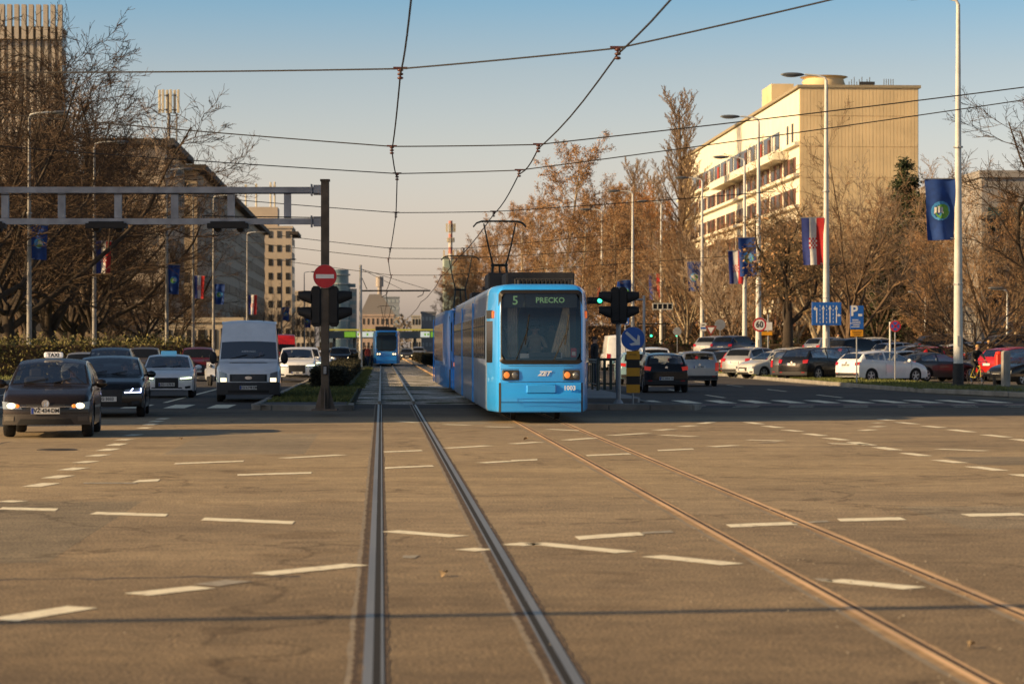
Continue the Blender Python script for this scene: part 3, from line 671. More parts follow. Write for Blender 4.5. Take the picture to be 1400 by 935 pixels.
    lampm = {'off': LAMP_OFF, 'on': LAMP_OFF, 'led': LAMP_OFF, 'green': LAMP_OFF}[front]
    if kind == 'van':
        rectp('bumper', -hw*.96, hw*.96, .22, .60, mat('grey_bumper', (.045,.045,.048), rough=.7, noise=.15), .02)
        rectp('grille', -.56, .56, .62, .84, PLASTIC, .012)
        for k in range(3): rectp('grille_bar', -.5, .5, .645+k*.06, .672+k*.06, mat('grille_grey', (.12,.12,.12), rough=.5, noise=.1), .02)
        rectp('lower_intake', -.62, .62, .28, .36, BLACKT, .026)
        for sg in (1,-1):
            fpatch('headlight', [(sg*.64,.60),(sg*.88,.60),(sg*.88,.93),(sg*.66,.87)] if sg > 0 else [(-.88,.60),(-.64,.60),(-.66,.87),(-.88,.93)], LAMP_OFF, .016)
            rectp('lamp_bulb', min(sg*.66,sg*.84), max(sg*.66,sg*.84), .615, .73, LAMP_ON, .024)
        mb = MB()
        for k, (dx, dz, rr) in enumerate([(-.07,0,.02),(-.02,0,.02),(.03,0,.02),(.07,0,.015)]):
            p = S.front(dx, .735, .035); mb.ell(p, (rr,.006,.02), n=8)
        p = S.front(0,.735,.03); mb.lathe([(0.001,-.004),(.11,-.004),(.11,.004),(0.001,.004)], p, n=16, axis='Y'); mb.v = [(v_[0], v_[1], p[2]+(v_[2]-p[2])*.42) for v_ in mb.v]
        mb.build('badge', CHROME, root)
        t0 = P['cowl']-.32; mb = MB(); cgrid(mb, lambda t, q: S.pt(t, q, 1, .01), [t0, t0+.06], fr(2.35,3,3)); cgrid(mb, lambda t, q: S.pt(t, q, -1, .01), [t0, t0+.06], fr(2.35,3,3), flip=True); mb.build('bonnet_slot', BLACKT, root)
    else:
        gz = {'low': (.27,.50), 'mid': (.40,.60), 'big': (.30,.66), 'slim': (f0-.13, f0-.04)}[grille]
        if kind == 'suv': gz = (.42,.80)
        rectp('grille', -hw*.42, hw*.42, gz[0], gz[1], PLASTIC, .010)
        fpatch('lower_intake', [(-hw*.62,.25),(hw*.62,.25),(hw*.54,.35),(-hw*.54,.35)], BLACKT, .012)
        if low: fpatch('bumper', [(-hw*.95,.24),(hw*.95,.24),(hw*.93,.44),(-hw*.93,.44)], low, .007, n=10)
        for sg in (1,-1):
            c = [(hw*.50,f0-.13),(hw*.93,f0-.13),(hw*.95,f0+.01),(hw*.62,f0-.03)]
            if grille == 'big' or front in ('led', 'green'): c = [(hw*.46,f0-.10),(hw*.93,f0-.09),(hw*.95,f0+.01),(hw*.50,f0-.04)]
            if sg < 0: c = [(-c[1][0],c[1][1]),(-c[0][0],c[0][1]),(-c[3][0],c[3][1]),(-c[2][0],c[2][1])]
            hl = fpatch('headlight', c, lampm, .013)
            if front == 'on':
                mb = MB(); p = S.front(sg*hw*.74, f0-.07, .03); mb.ell(p, (.085,.02,.055), n=12); mb.build('lamp_bulb', LAMP_ON, root, smooth=60)
                if lod:
                    mb = MB(); p = S.front(sg*hw*.61, f0-.075, .025); mb.ell(p, (.04,.02,.035), n=10); mb.build('indicator', AMBER, root, smooth=60)
            elif front == 'led':
                if sg > 0:
                    mb = MB(); a = S.front(hw*.48,f0-.11,.02); b_ = S.front(hw*.90,f0-.10,.03); c_ = S.front(hw*.90,f0-.005,.03); d = S.front(hw*.70,f0-.01,.02); e = S.front(hw*.62,f0-.105,.02)
                    mb.poly([a,b_,c_], .012, 5); mb.poly([d,e], .012, 5); mb.build('daylight_strip', LAMP_LED, root)
            elif front == 'green':
                mb = MB(); a = S.front(sg*hw*.50,f0-.05,.02); b_ = S.front(sg*hw*.90,f0-.02,.03); mb.poly([a,b_], .022, 5); mb.build('daylight_strip', LAMP_GRN, root)
            if lod and front != 'on':
                mb = MB(); fpatch('fog_recess', [(sg*hw*.66,.30),(sg*hw*.86,.32),(sg*hw*.86,.40),(sg*hw*.66,.38)][::1] if sg > 0 else [(-hw*.86,.32),(-hw*.66,.30),(-hw*.66,.38),(-hw*.86,.40)], PLASTIC, .010)
    # plates
    def put_plate(side, z, txt):
        mb = MB(); sgn = -1 if side == 'front' else 1
        p = S.front(0, z, .03) if side == 'front' else S.rear(0, z, .02)
        mb.box(p, (.52,.012,.115)); pt_ = mb.build('license_plate', PLATE, root)
        mb = MB(); mb.box((p[0]-.235*(-sgn), p[1]+sgn*.004, p[2]), (.04,.012,.105)); mb.build('country_band', BLUEP, pt_)
        if txt: text_mesh('plate_text', txt, .105, BLACKT, pt_, (p[0]+.02*(-sgn), p[1]+sgn*.008, p[2]), rot=(PI/2,0,0 if side == 'front' else PI), bold=.002, xscale=.92)
    pz = {'van': .44}.get(kind, .47 if grille != 'big' else .44)
    put_plate('front', pz if not low or kind == 'van' else .50, plate[0] if plate else None)
    rz_ = .82 if kind in ('hatch','focus','minicar','wagon','suv') else .72
    if kind != 'van': put_plate('rear', rz_ if not extras or 'lowplate' not in extras else .52, plate[1] if plate and len(plate) > 1 else None)
    # rear lights and bumper
    tl = TAIL_ON if rear == 'on' else TAIL
    zt0, zt1 = (.80, .97) if kind not in ('suv','wagon','van') else ((.86,1.06) if kind != 'van' else (.8,1.2))
    if kind == 'wagon': zt0, zt1 = .66, 1.0
    for sg in (1,-1):
        c = [(hw*.70,zt0),(hw*.95,zt0+.03),(hw*.95,zt1),(hw*.66,zt1-.03)]
        if kind == 'wagon': c = [(hw*.78,zt0),(hw*.97,zt0),(hw*.97,zt1),(hw*.80,zt1)]
        if sg < 0: c = [(-c[1][0],c[1][1]),(-c[0][0],c[0][1]),(-c[3][0],c[3][1]),(-c[2][0],c[2][1])]
        fpatch('taillight', c, tl, .016, side='rear')
    rectp('rear_bumper', -hw*.92, hw*.92, .30, .46, PLASTIC, .012, side='rear', n=10)
    if lod:
        for sg in (1,-1): rectp('exhaust_trim' if False else 'reflector', min(sg*hw*.62,sg*hw*.8), max(sg*hw*.62,sg*hw*.8), .42, .45, TAIL, .018, side='rear')
        mb = MB(); p = S.rear(0, .92 if kind != 'coupe' else .88, .02); mb.lathe([(0.001,-.004),(.05,-.004),(.05,.004),(.001,.004)], p, n=14, axis='Y'); mb.build('rear_badge', CHROME, root)
        # wipers
        for sg_, qa, qb in ((-1,2.35,2.95),(1,2.9,2.45)):
            mb = MB(); a = S.pt(P['cowl']+.04, qa, sg_, .02); b_ = S.pt(P['cowl']+.15, qb, sg_, .03); mb.tube(a, b_, .009, n=4); mb.build('wiper', BLACKT, root)
    return root, S

# --- traffic on the left carriageway
DGREY = paint('dark_grey', (.045,.047,.05), .2); BLK = paint('black', (.008,.0085,.010), rough=.22)
BRN = paint('brown_black', (.022,.016,.013), .2, rough=.25); WHT = paint('white', (.84,.85,.86)); SIL = paint('silver', (.38,.39,.40), .5)
VW = mat('taxi_bumper', (.05,.042,.036), rough=.45, noise=.1)
polo, S = car('hatch', 'nearest black taxi with white TAXI roof sign and both headlights on', 'car', 73, 46.4, 3.5, BRN, 'cars driving on the left carriageway', front='on', name='taxi_car', plate=('V\u017d\u00b7434\u00b7DM',), grille='slim', low=VW)
mb = MB(); p = S.front(0, .63, .02); mb.lathe([(.055,-.006),(.07,-.006),(.07,.004),(.055,.004)], p, n=24, axis='Y')
for a, b_ in (((-.045,.045),(-.022,-.005)),((-.022,-.005),(0,.02)),((0,.02),(.022,-.005)),((.022,-.005),(.045,.045)),((-.05,.01),(-.025,-.055)),((-.025,-.055),(0,-.008)),((0,-.008),(.025,-.055)),((.025,-.055),(.05,.01))):
    mb.tube((p[0]+a[0],p[1]-.003,p[2]+a[1]),(p[0]+b_[0],p[1]-.003,p[2]+b_[1]),.006,n=5)
mb.build('badge', CHROME, polo)
mb = MB(); rows = [S.front(x_, .575, .02) for x_ in fr(-.5,.5,8)]; mb.poly(rows, .008, 5); mb.build('grille_strip', CHROME, polo)
for sg in (-1, 1):
    mb = MB(); mb.grid([[S.front(sg*x_, z_, .016) for x_ in fr(.58,.76,4)] for z_ in (.31,.40)], flip=(sg < 0)); mb.build('fog_lamp_housing', mat('fog_housing', (.09,.075,.06), rough=.5, noise=.2), polo)
mb = MB(); mb.rbox((-.0,.05,1.515), (.36,.10,.11), .03); ts_ = mb.build('roof_sign', mat('taxi_sign_white', (.7,.68,.66), emit=(1,.9,.8), estr=.25, noise=.05), polo); text_mesh('roof_sign_text', 'TAXI', .10, BLACKT, ts_, (0,-.002,1.515), bold=.004)
# interior seen through the windscreen: seats as dark headrests
car('sedan', 'black estate-like saloon with a lit white L-shaped daylight lamp, right behind the taxi', 'car', 151, 59.5, 3.5, BLK, 'cars driving on the left carriageway', front='led', name='moving_car', grille='big', plate=('ZG 5033',))
corolla, S2 = car('corolla', 'white hatchback taxi with a pale blue roof sign and a black mouth grille', 'car', 231, 81.3, 3.0, WHT, 'cars driving on the left carriageway', front='green', name='taxi_car', grille='big', plate=('ZG\u00b71170\u00b7IL',))
mb = MB(); mb.rbox((0,-.1,1.47), (.52,.14,.13), .03); mb.build('roof_sign', mat('blue_roof_sign', (.12,.42,.62), emit=(.2,.6,.9), estr=.25, noise=.05), corolla)
mb = MB(); mb.grid([[S2.front(x_, z_, .02) for x_ in fr(-.62,.62,8)] for z_ in (.27,.31)]); mb.build('bumper_lip', WHT, corolla)
car('suv', 'black people carrier with a wide dark windscreen behind the black saloon', 'car', 152, 92, 3.0, BLK, 'cars driving on the left carriageway', name='moving_car')
car('hatch', 'small silver car half hidden to the left of the black people carrier', 'car', 114, 101, 3.0, SIL, 'cars driving on the left carriageway', name='moving_car', lod=0)
car('suv', 'dark brown car seen between the black people carrier and the white taxi', 'car', 196, 118, 3.0, paint('taupe', (.09,.075,.06), .3), 'cars driving on the left carriageway', name='moving_car', lod=0)
car('suv', 'dark red car with one headlight on, in the row behind the white taxi', 'car', 271, 121, 2.0, paint('dark_red', (.085,.008,.008)), 'cars driving on the left carriageway', front='on', name='moving_car', lod=0)
van, S3 = car('van', 'white high-roofed delivery van with grey bumper and both headlights on', 'van', 341, 75.8, 2.4, WHT, name='delivery_van', plate=('ZG\u00b76198\u00b7EM',), trim=PLASTIC)
mb = MB(); mb.tube((.45,-.9,2.46),(.47,-.92,2.75),.012,n=5); mb.build('antenna', BLACKT, van)
mb = MB(); 
for sg in (-1,1): mb.poly([S3.pt(t,2.0,sg,.012) for t in fr(2.2,5.0,5)], .02, 5)
mb.build('roof_rail', WHT, van)
text_mesh('dashboard_card', 'ABEROVEC', .09, WHITE, van, (0,-5.3/2+1.02+.05,1.53), rot=(R(50),0,0))
car('suv', 'white sport utility car with pale daylight lamps directly behind the van', 'car', 406, 117, 2.0, WHT, 'cars driving on the left carriageway', front='green', name='moving_car', grille='big', plate=('ZG',))
car('suv', 'taller white car following the white sport utility car', 'car', 417, 134, 2.0, WHT, 'cars driving on the left carriageway', front='green', name='moving_car', lod=0)
car('hatch', 'small white car half hidden by the signal post', 'car', 434, 139, 2.0, WHT, 'cars driving on the left carriageway', name='moving_car', lod=0)
car('suv', 'dark distant car with both headlights on beside the hedge', 'car', 465, 205, 1.0, BLK, 'cars driving on the left carriageway', front='on', name='moving_car', lod=0)
car('hatch', 'far dark car with headlights on behind the dark car by the hedge', 'car', 480, 292, 1.0, DGREY, 'cars driving on the left carriageway', front='on', name='moving_car', lod=0)
car('hatch', 'far silver car left of the distant dark car, with its headlights on', 'car', 457, 262, 1.0, SIL, 'cars driving on the left carriageway', front='on', name='moving_car', lod=0)
car('van', 'red delivery van in the distance just right of the white van', 'van', 386, 160, 1.0, paint('van_red', (.5,.015,.012)), name='delivery_van', lod=0)
car('hatch', 'distant dark car right of the far tram with its lights on', 'car', 556, 300, 0.0, DGREY, 'cars driving far beyond the trams', front='on', name='moving_car', lod=0)
car('suv', 'distant pale car at the tram stop right of the far tram', 'car', 572, 330, 0.0, SIL, 'cars driving far beyond the trams', front='on', name='moving_car', lod=0)

# --- right carriageway, seen from behind
R3 = 180
car('hatch', 'black hatchback driving away beside the striped yellow board', 'car', 904, 90, R3-1, BLK, 'cars driving away on the right carriageway', rear='on', name='moving_car', plate=('','ZG\u00b72004\u00b7DL'), extras=('lowplate',))
car('wagon', 'silver estate car driving away right of the black hatchback', 'car', 949, 104, R3-1, SIL, 'cars driving away on the right carriageway', rear='on', name='moving_car', plate=('','ZG 903'))
car('hatch', 'light blue car almost hidden behind the round arrow sign', 'car', 868, 108, R3-1, paint('light_blue', (.22,.36,.42)), 'cars driving away on the right carriageway', name='moving_car', lod=0, rear='on')
car('suv', 'white car farther ahead of the light blue one, only roof showing', 'car', 892, 134, R3-1, WHT, 'cars driving away on the right carriageway', name='moving_car', lod=0)
car('van', 'white van at the far end of the platform railing', 'van', 843, 172, R3, WHT, 'vans on the right carriageway', name='delivery_van', lod=0)

# --- car park
GP = 'cars parked in the car park on the right'
OFFW = paint('off_white', (.58,.57,.53)); RDP = paint('bright_red', (.42,.012,.010)); BRZ = paint('bronze', (.20,.15,.11), .5); NAVY = paint('navy', (.012,.025,.07), .2); BLG = paint('blue_grey', (.10,.14,.20), .4)
car('focus', 'white hatchback with black rear side window, nearest in the car park', 'car', 1206, 112.5, 118, WHT, GP, plate=('','ZG\u00b7871\u00b7HA'), extras=None)
car('coupe', 'dark grey coupe with sloping tail next to the white hatchback', 'car', 1277, 116, 122, DGREY, GP)
car('suv', 'dark car with a white rear bumper left of the lane arrow pole', 'car', 1121, 119, 133, BLK, GP, plate=('','ZG'))
car('suv', 'black sport utility car behind the foot of the lane arrow pole', 'car', 1152, 124, 133, BLK, GP)
car('suv', 'off-white sport utility car left of the two dark ones', 'car', 1096, 131, 137, OFFW, GP)
car('wagon', 'dark estate with red taillights tight beside the off-white car', 'car', 1103, 121, 137, DGREY, GP)
car('hatch', 'white car with its nose towards the road beside the weeping tree trunk', 'car', 1056, 128, -62, OFFW, GP)
car('wagon', 'dark grey estate behind the white car that points to the road', 'car', 1052, 143, 137, DGREY, GP)
for px_, D_, k_, p_, l_ in ((1034,134,'suv',SIL,'grey car partly behind the speed limit pole'),(1024,142,'hatch',RDP,'red hatchback in the row left of the speed limit pole'),(1012,147,'hatch',BLK,'black hatchback left of the red one in the roadside row'),
    (1000,153,'sedan',BRZ,'bronze saloon in the middle of the roadside row'),(990,160,'suv',DGREY,'dark car at the left end of the roadside row'),(984,175,'suv',SIL,'silver car roof behind the left end of the roadside row'),(1008,170,'suv',NAVY,'dark blue car behind the roadside row')):
    car(k_, l_, 'car', px_, D_, 140, p_, GP, lod=0)
for px_, D_, k_, p_, h_, l_ in ((1172,141,'suv',BLK,125,'black car with red taillights behind the parking sign'),(1140,150,'hatch',SIL,120,'silver car roof behind the lane arrow pole'),(1205,146,'sedan',BLG,115,'blue grey saloon behind the white hatchback'),
    (1236,139,'hatch',SIL,112,'silver hatchback below the round no-stopping sign'),(1262,134,'sedan',SIL,108,'long silver saloon right of the no-stopping sign'),(1250,124,'hatch',OFFW,112,'pale car peeking over between the white hatchback and the coupe'),(1292,131,'hatch',RDP,108,'red hatchback behind the dark grey coupe'),
    (1298,152,'suv',BLK,95,'black car in the far row left of the big pole'),(1322,136,'hatch',OFFW,105,'white car just right of the thick lamp pole foot, rear row'),(1392,150,'suv',DGREY,95,'dark grey car in the far row at the right edge'),
    (1352,139,'wagon',BLG,100,'blue grey estate behind the cyclist'),(1206,160,'minicar',OFFW,95,'small white car in the far row above the white hatchback')):
    car(k_, l_, 'car', px_, D_, h_, p_, GP, lod=0)
car('suv', 'bright red car at the right edge of the car park', 'car', 1398, 116, 118, RDP, GP)
car('sedan', 'silver saloon facing the road behind the bicycle rider', 'car', 1340, 120, -55, SIL, GP)
car('sedan', 'silver blue saloon facing the road right of the bicycle rider', 'car', 1368, 125, -55, BLG, GP)
car('hatch', 'black hatchback with its headlight at the right edge beside the low barrier', 'car', 1412, 103, -65, BLK, GP)
# ------------------------------------------------------------------ trams
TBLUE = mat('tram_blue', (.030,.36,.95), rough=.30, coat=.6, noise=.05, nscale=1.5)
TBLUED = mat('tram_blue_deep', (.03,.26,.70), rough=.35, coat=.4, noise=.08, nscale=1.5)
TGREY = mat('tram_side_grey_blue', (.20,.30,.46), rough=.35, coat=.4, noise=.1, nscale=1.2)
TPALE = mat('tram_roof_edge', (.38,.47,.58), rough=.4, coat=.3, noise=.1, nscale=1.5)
TDARK = mat('tram_dark_equipment', (.03,.03,.032), rough=.6, noise=.25, nscale=3)
CLEAR = bpy.data.materials.new('windscreen_glass'); CLEAR.use_nodes = True
n_ = CLEAR.node_tree.nodes; l_ = CLEAR.node_tree.links; n_.remove(n_['Principled BSDF'])
tr = n_.new('ShaderNodeBsdfTransparent'); tr.inputs[0].default_value = (.93,.94,.93,1); gl = n_.new('ShaderNodeBsdfGlossy'); gl.inputs['Roughness'].default_value = .03
fz = n_.new('ShaderNodeFresnel'); fz.inputs[0].default_value = 1.5; ms = n_.new('ShaderNodeMixShader'); ad = n_.new('ShaderNodeMath'); ad.operation = 'MULTIPLY_ADD'; ad.inputs[1].default_value = 1.2; ad.inputs[2].default_value = .045
l_.new(fz.outputs[0], ad.inputs[0]); l_.new(ad.outputs[0], ms.inputs[0]); l_.new(tr.outputs[0], ms.inputs[1]); l_.new(gl.outputs[0], ms.inputs[2]); l_.new(ms.outputs[0], n_['Material Output'].inputs[0])
SEATM = mat('seat_cloth', (.07,.07,.08), rough=.9, noise=.2)
LEDG = mat('display_green', (.02,.05,.02), emit=(.35,.6,.25), estr=.35, noise=.02)

def skin_person(root, J, E, rads, regions, name='body'):
    """J joint dict, E edges, rads per joint, regions: list of (material, test(point))"""
    keys = list(J); me = bpy.data.meshes.new('tmp'); me.from_pydata([J[k] for k in keys], [(keys.index(a), keys.index(b_)) for a, b_ in E], [])
    o = bpy.data.objects.new('tmp', me); col.objects.link(o)
    o.modifiers.new('s', 'SKIN'); 
    for i, k in enumerate(keys):
        r = rads[k]; me.skin_vertices[0].data[i].radius = (r, r) if not hasattr(r, '__len__') else r
        me.skin_vertices[0].data[i].use_root = (k == 'pelvis')
    sb = o.modifiers.new('u', 'SUBSURF'); sb.levels = 2; sb.render_levels = 2
    dg = bpy.context.evaluated_depsgraph_get(); dg.update()
    m2 = bpy.data.meshes.new_from_object(o.evaluated_get(dg)); bpy.data.objects.remove(o)
    m2.materials.clear()
    for m, _ in regions: m2.materials.append(m)
    for p in m2.polygons:
        p.use_smooth = True
        for i, (_, t) in enumerate(regions):
            if t(p.center): p.material_index = i; break
    q = bpy.data.objects.new(name, m2); col.objects.link(q); q.parent = root; return q
SKIN = mat('skin', (.42,.24,.16), rough=.6, noise=.05); HAIRD = mat('dark_hair', (.02,.014,.01), rough=.8, noise=.3, nscale=30)
JEANS = mat('jeans', (.03,.045,.08), rough=.9, noise=.2); JACK = mat('dark_jacket', (.012,.013,.016), rough=.85, noise=.2); SHOE = mat('shoe', (.02,.018,.016), rough=.6, noise=.2)
def person(label, loc, rz, jacket=JACK, pants=JEANS, hair=HAIRD, pose='stand', h=1.78, group=None):
    root = thing('person', label, 'person', loc, rz, group); s = h/1.78
    J = dict(pelvis=(0,0,.95),waist=(0,0,1.08),chest=(0,0,1.30),neck0=(0,0,1.47),neck=(0,-.01,1.54),head=(0,-.02,1.64),crown=(0,-.01,1.73))
    for sg, n in ((-1,'l'),(1,'r')):
        J.update({'hip'+n:(sg*.10,0,.90),'knee'+n:(sg*.11,-.02,.49),'ank'+n:(sg*.115,.02,.09),'toe'+n:(sg*.13,-.15,.04),
                  'sh'+n:(sg*.18,0,1.43),'el'+n:(sg*.235,.02,1.15),'wr'+n:(sg*.24,-.06,.92),'hand'+n:(sg*.235,-.08,.83)})
    if pose == 'sit':
        for sg, n in ((-1,'l'),(1,'r')): J.update({'knee'+n:(sg*.16,-.44,.93),'ank'+n:(sg*.16,-.42,.50),'toe'+n:(sg*.16,-.56,.46),'el'+n:(sg*.27,-.12,1.19),'wr'+n:(sg*.16,-.36,1.20),'hand'+n:(sg*.12,-.44,1.22)})
    if pose == 'drive':
        for sg, n in ((-1,'l'),(1,'r')): J.update({'knee'+n:(sg*.14,-.42,1.04),'ank'+n:(sg*.14,-.78,.80),'toe'+n:(sg*.14,-.90,.88),'el'+n:(sg*.27,-.14,1.17),'wr'+n:(sg*.20,-.38,1.24),'hand'+n:(sg*.17,-.46,1.27)})
    if pose == 'walk':
        J.update(kneel=(-.11,-.14,.50),ankl=(-.11,-.18,.09),toel=(-.12,-.36,.05),kneer=(.11,.06,.49),ankr=(.11,.30,.15),toer=(.12,.16,.04))
    if pose == 'cycle':
        J.update(pelvis=(0,.18,1.0),waist=(0,.12,1.12),chest=(0,-.02,1.32),neck0=(0,-.12,1.47),neck=(0,-.15,1.53),head=(0,-.19,1.63),crown=(0,-.18,1.72))
        J.update(hipl=(-.10,.16,.96),kneel=(-.13,-.22,.83),ankl=(-.12,-.08,.45),toel=(-.12,-.22,.38),hipr=(.10,.16,.96),kneer=(.13,-.10,.62),ankr=(.12,.04,.24),toer=(.12,-.10,.17))
        for sg, n in ((-1,'l'),(1,'r')): J.update({'sh'+n:(sg*.18,-.08,1.42),'el'+n:(sg*.27,-.24,1.20),'wr'+n:(sg*.25,-.42,1.09),'hand'+n:(sg*.24,-.49,1.05)})
    E = [('pelvis','waist'),('waist','chest'),('chest','neck0'),('neck0','neck'),('neck','head'),('head','crown')]
    for n in 'lr': E += [('pelvis','hip'+n),('hip'+n,'knee'+n),('knee'+n,'ank'+n),('ank'+n,'toe'+n),('neck0','sh'+n),('sh'+n,'el'+n),('el'+n,'wr'+n),('wr'+n,'hand'+n)]
    rd = dict(pelvis=(.16,.12),waist=(.15,.11),chest=(.18,.12),neck0=(.12,.09),neck=.055,head=(.082,.10),crown=(.06,.075))
    for n in 'lr': rd.update({'hip'+n:.095,'knee'+n:.065,'ank'+n:.045,'toe'+n:.04,'sh'+n:.065,'el'+n:.048,'wr'+n:.036,'hand'+n:.04})
    hd = Vector(J['head']); nk = J['neck'][2]; hands = [Vector(J['hand'+n]) for n in 'lr']; an = [Vector(J['ank'+n]) for n in 'lr']; pv = J['pelvis'][2]
    hip = [(Vector(J['hip'+n]), Vector(J['knee'+n]), Vector(J['ank'+n])) for n in 'lr']
    def isleg(c):
        for a, b_, d in hip:
            for p, q in ((a, b_), (b_, d)):
                v = q-p; t = max(0, min(1, (c-p).dot(v)/v.length_squared)); 
                if (c-(p+v*t)).length < .115 and (c-p).dot(v)/v.length_squared > .12: return True
        return False
    reg = [(SKIN, lambda c: c.z > nk-.01 or min((c-x).length for x in hands) < .06), (SHOE, lambda c: min((c-x-Vector((0,-.08,-.04))).length for x in an) < .13),
           (pants, lambda c: isleg(c) or c.z < pv-.02 and pose != 'cycle'), (jacket, lambda c: True)]
    b_ = skin_person(root, J, E, rd, reg); b_.scale = (s,s,s)
    mb = MB(); mb.ell((hd.x, hd.y+.022, hd.z+.045), (.088,.10,.085), n=14); q = mb.build('hair', hair, root, smooth=60); q.scale = (s,s,s)
    mb = MB(); f = hd
    mb.ell((f.x,f.y-.105,f.z-.005),(.014,.022,.024),n=8); q = mb.build('nose', SKIN, root, smooth=60); q.scale = (s,s,s)
    for sg in (-1,1):
        mb = MB(); mb.ell((f.x+sg*.033,f.y-.088,f.z+.02),(.013,.012,.009),n=8); q = mb.build('eye', BLACKT, root, smooth=60); q.scale = (s,s,s)
        mb = MB(); mb.ell((f.x+sg*.09,f.y+.005,f.z),(.012,.022,.033),n=8); q = mb.build('ear', SKIN, root, smooth=60); q.scale = (s,s,s)
    mb = MB(); mb.ell((f.x,f.y-.09,f.z-.05),(.028,.01,.007),n=8); q = mb.build('mouth', mat('lips', (.3,.1,.08), noise=.05), root, smooth=60); q.scale = (s,s,s)
    return root

def pantograph(root, y, zr, zt, bow=.78):
    mb = MB(); zk = zr + (zt-zr)*.44
    for sg in (-1,1):
        mb.tube((sg*.32,y-.35,zr),(sg*.19,y+.12,zk),.035,n=6); mb.tube((sg*.32,y+.6,zr),(sg*.19,y+.12,zk),.03,n=6)
        mb.poly([(sg*.19,y+.12,zk),(sg*.34,y-.05,zk+(zt-zk)*.45),(sg*.47,y,zt-.06)], [.028,.024,.02], 6)
    mb.tube((-.2,y+.12,zk),(.2,y+.12,zk),.04,n=6); mb.tube((0,y+.12,zk),(0,y+.4,zr),.02,n=6); mb.tube((-.34,y-.35,zr+.05),(.34,y-.35,zr+.05),.03,n=6)
    mb.tube((.0,y+.12,zk-.02),(.12,y-.2,zr),.018,n=5)
    for sg in (-1,1): mb.ell((sg*.2,y+.12,zk),(.06,.06,.06),n=8)
    pg = mb.build('pantograph', mat('pantograph_frame', (.02,.028,.025), rough=.5, metal=.3, noise=.2), root, smooth=50)
    mb = MB()
    for dy in (-.12,.12):
        pts = [(-bow,y+dy,zt-.16),(-bow+.10,y+dy,zt-.05),(-bow+.24,y+dy,zt)] + [(x_,y+dy,zt+.005) for x_ in (-.2,.2)] + [(bow-.24,y+dy,zt),(bow-.10,y+dy,zt-.05),(bow,y+dy,zt-.16)]
        mb.poly(pts, .022, 6)
    mb.tube((-.5,y-.12,zt-.02),(-.5,y+.12,zt-.02),.015,n=5); mb.tube((.5,y-.12,zt-.02),(.5,y+.12,zt-.02),.015,n=5)
    mb.build('collector_bow', mat('bow_metal', (.05,.055,.05), rough=.4, metal=.5, noise=.2), pg, smooth=50)

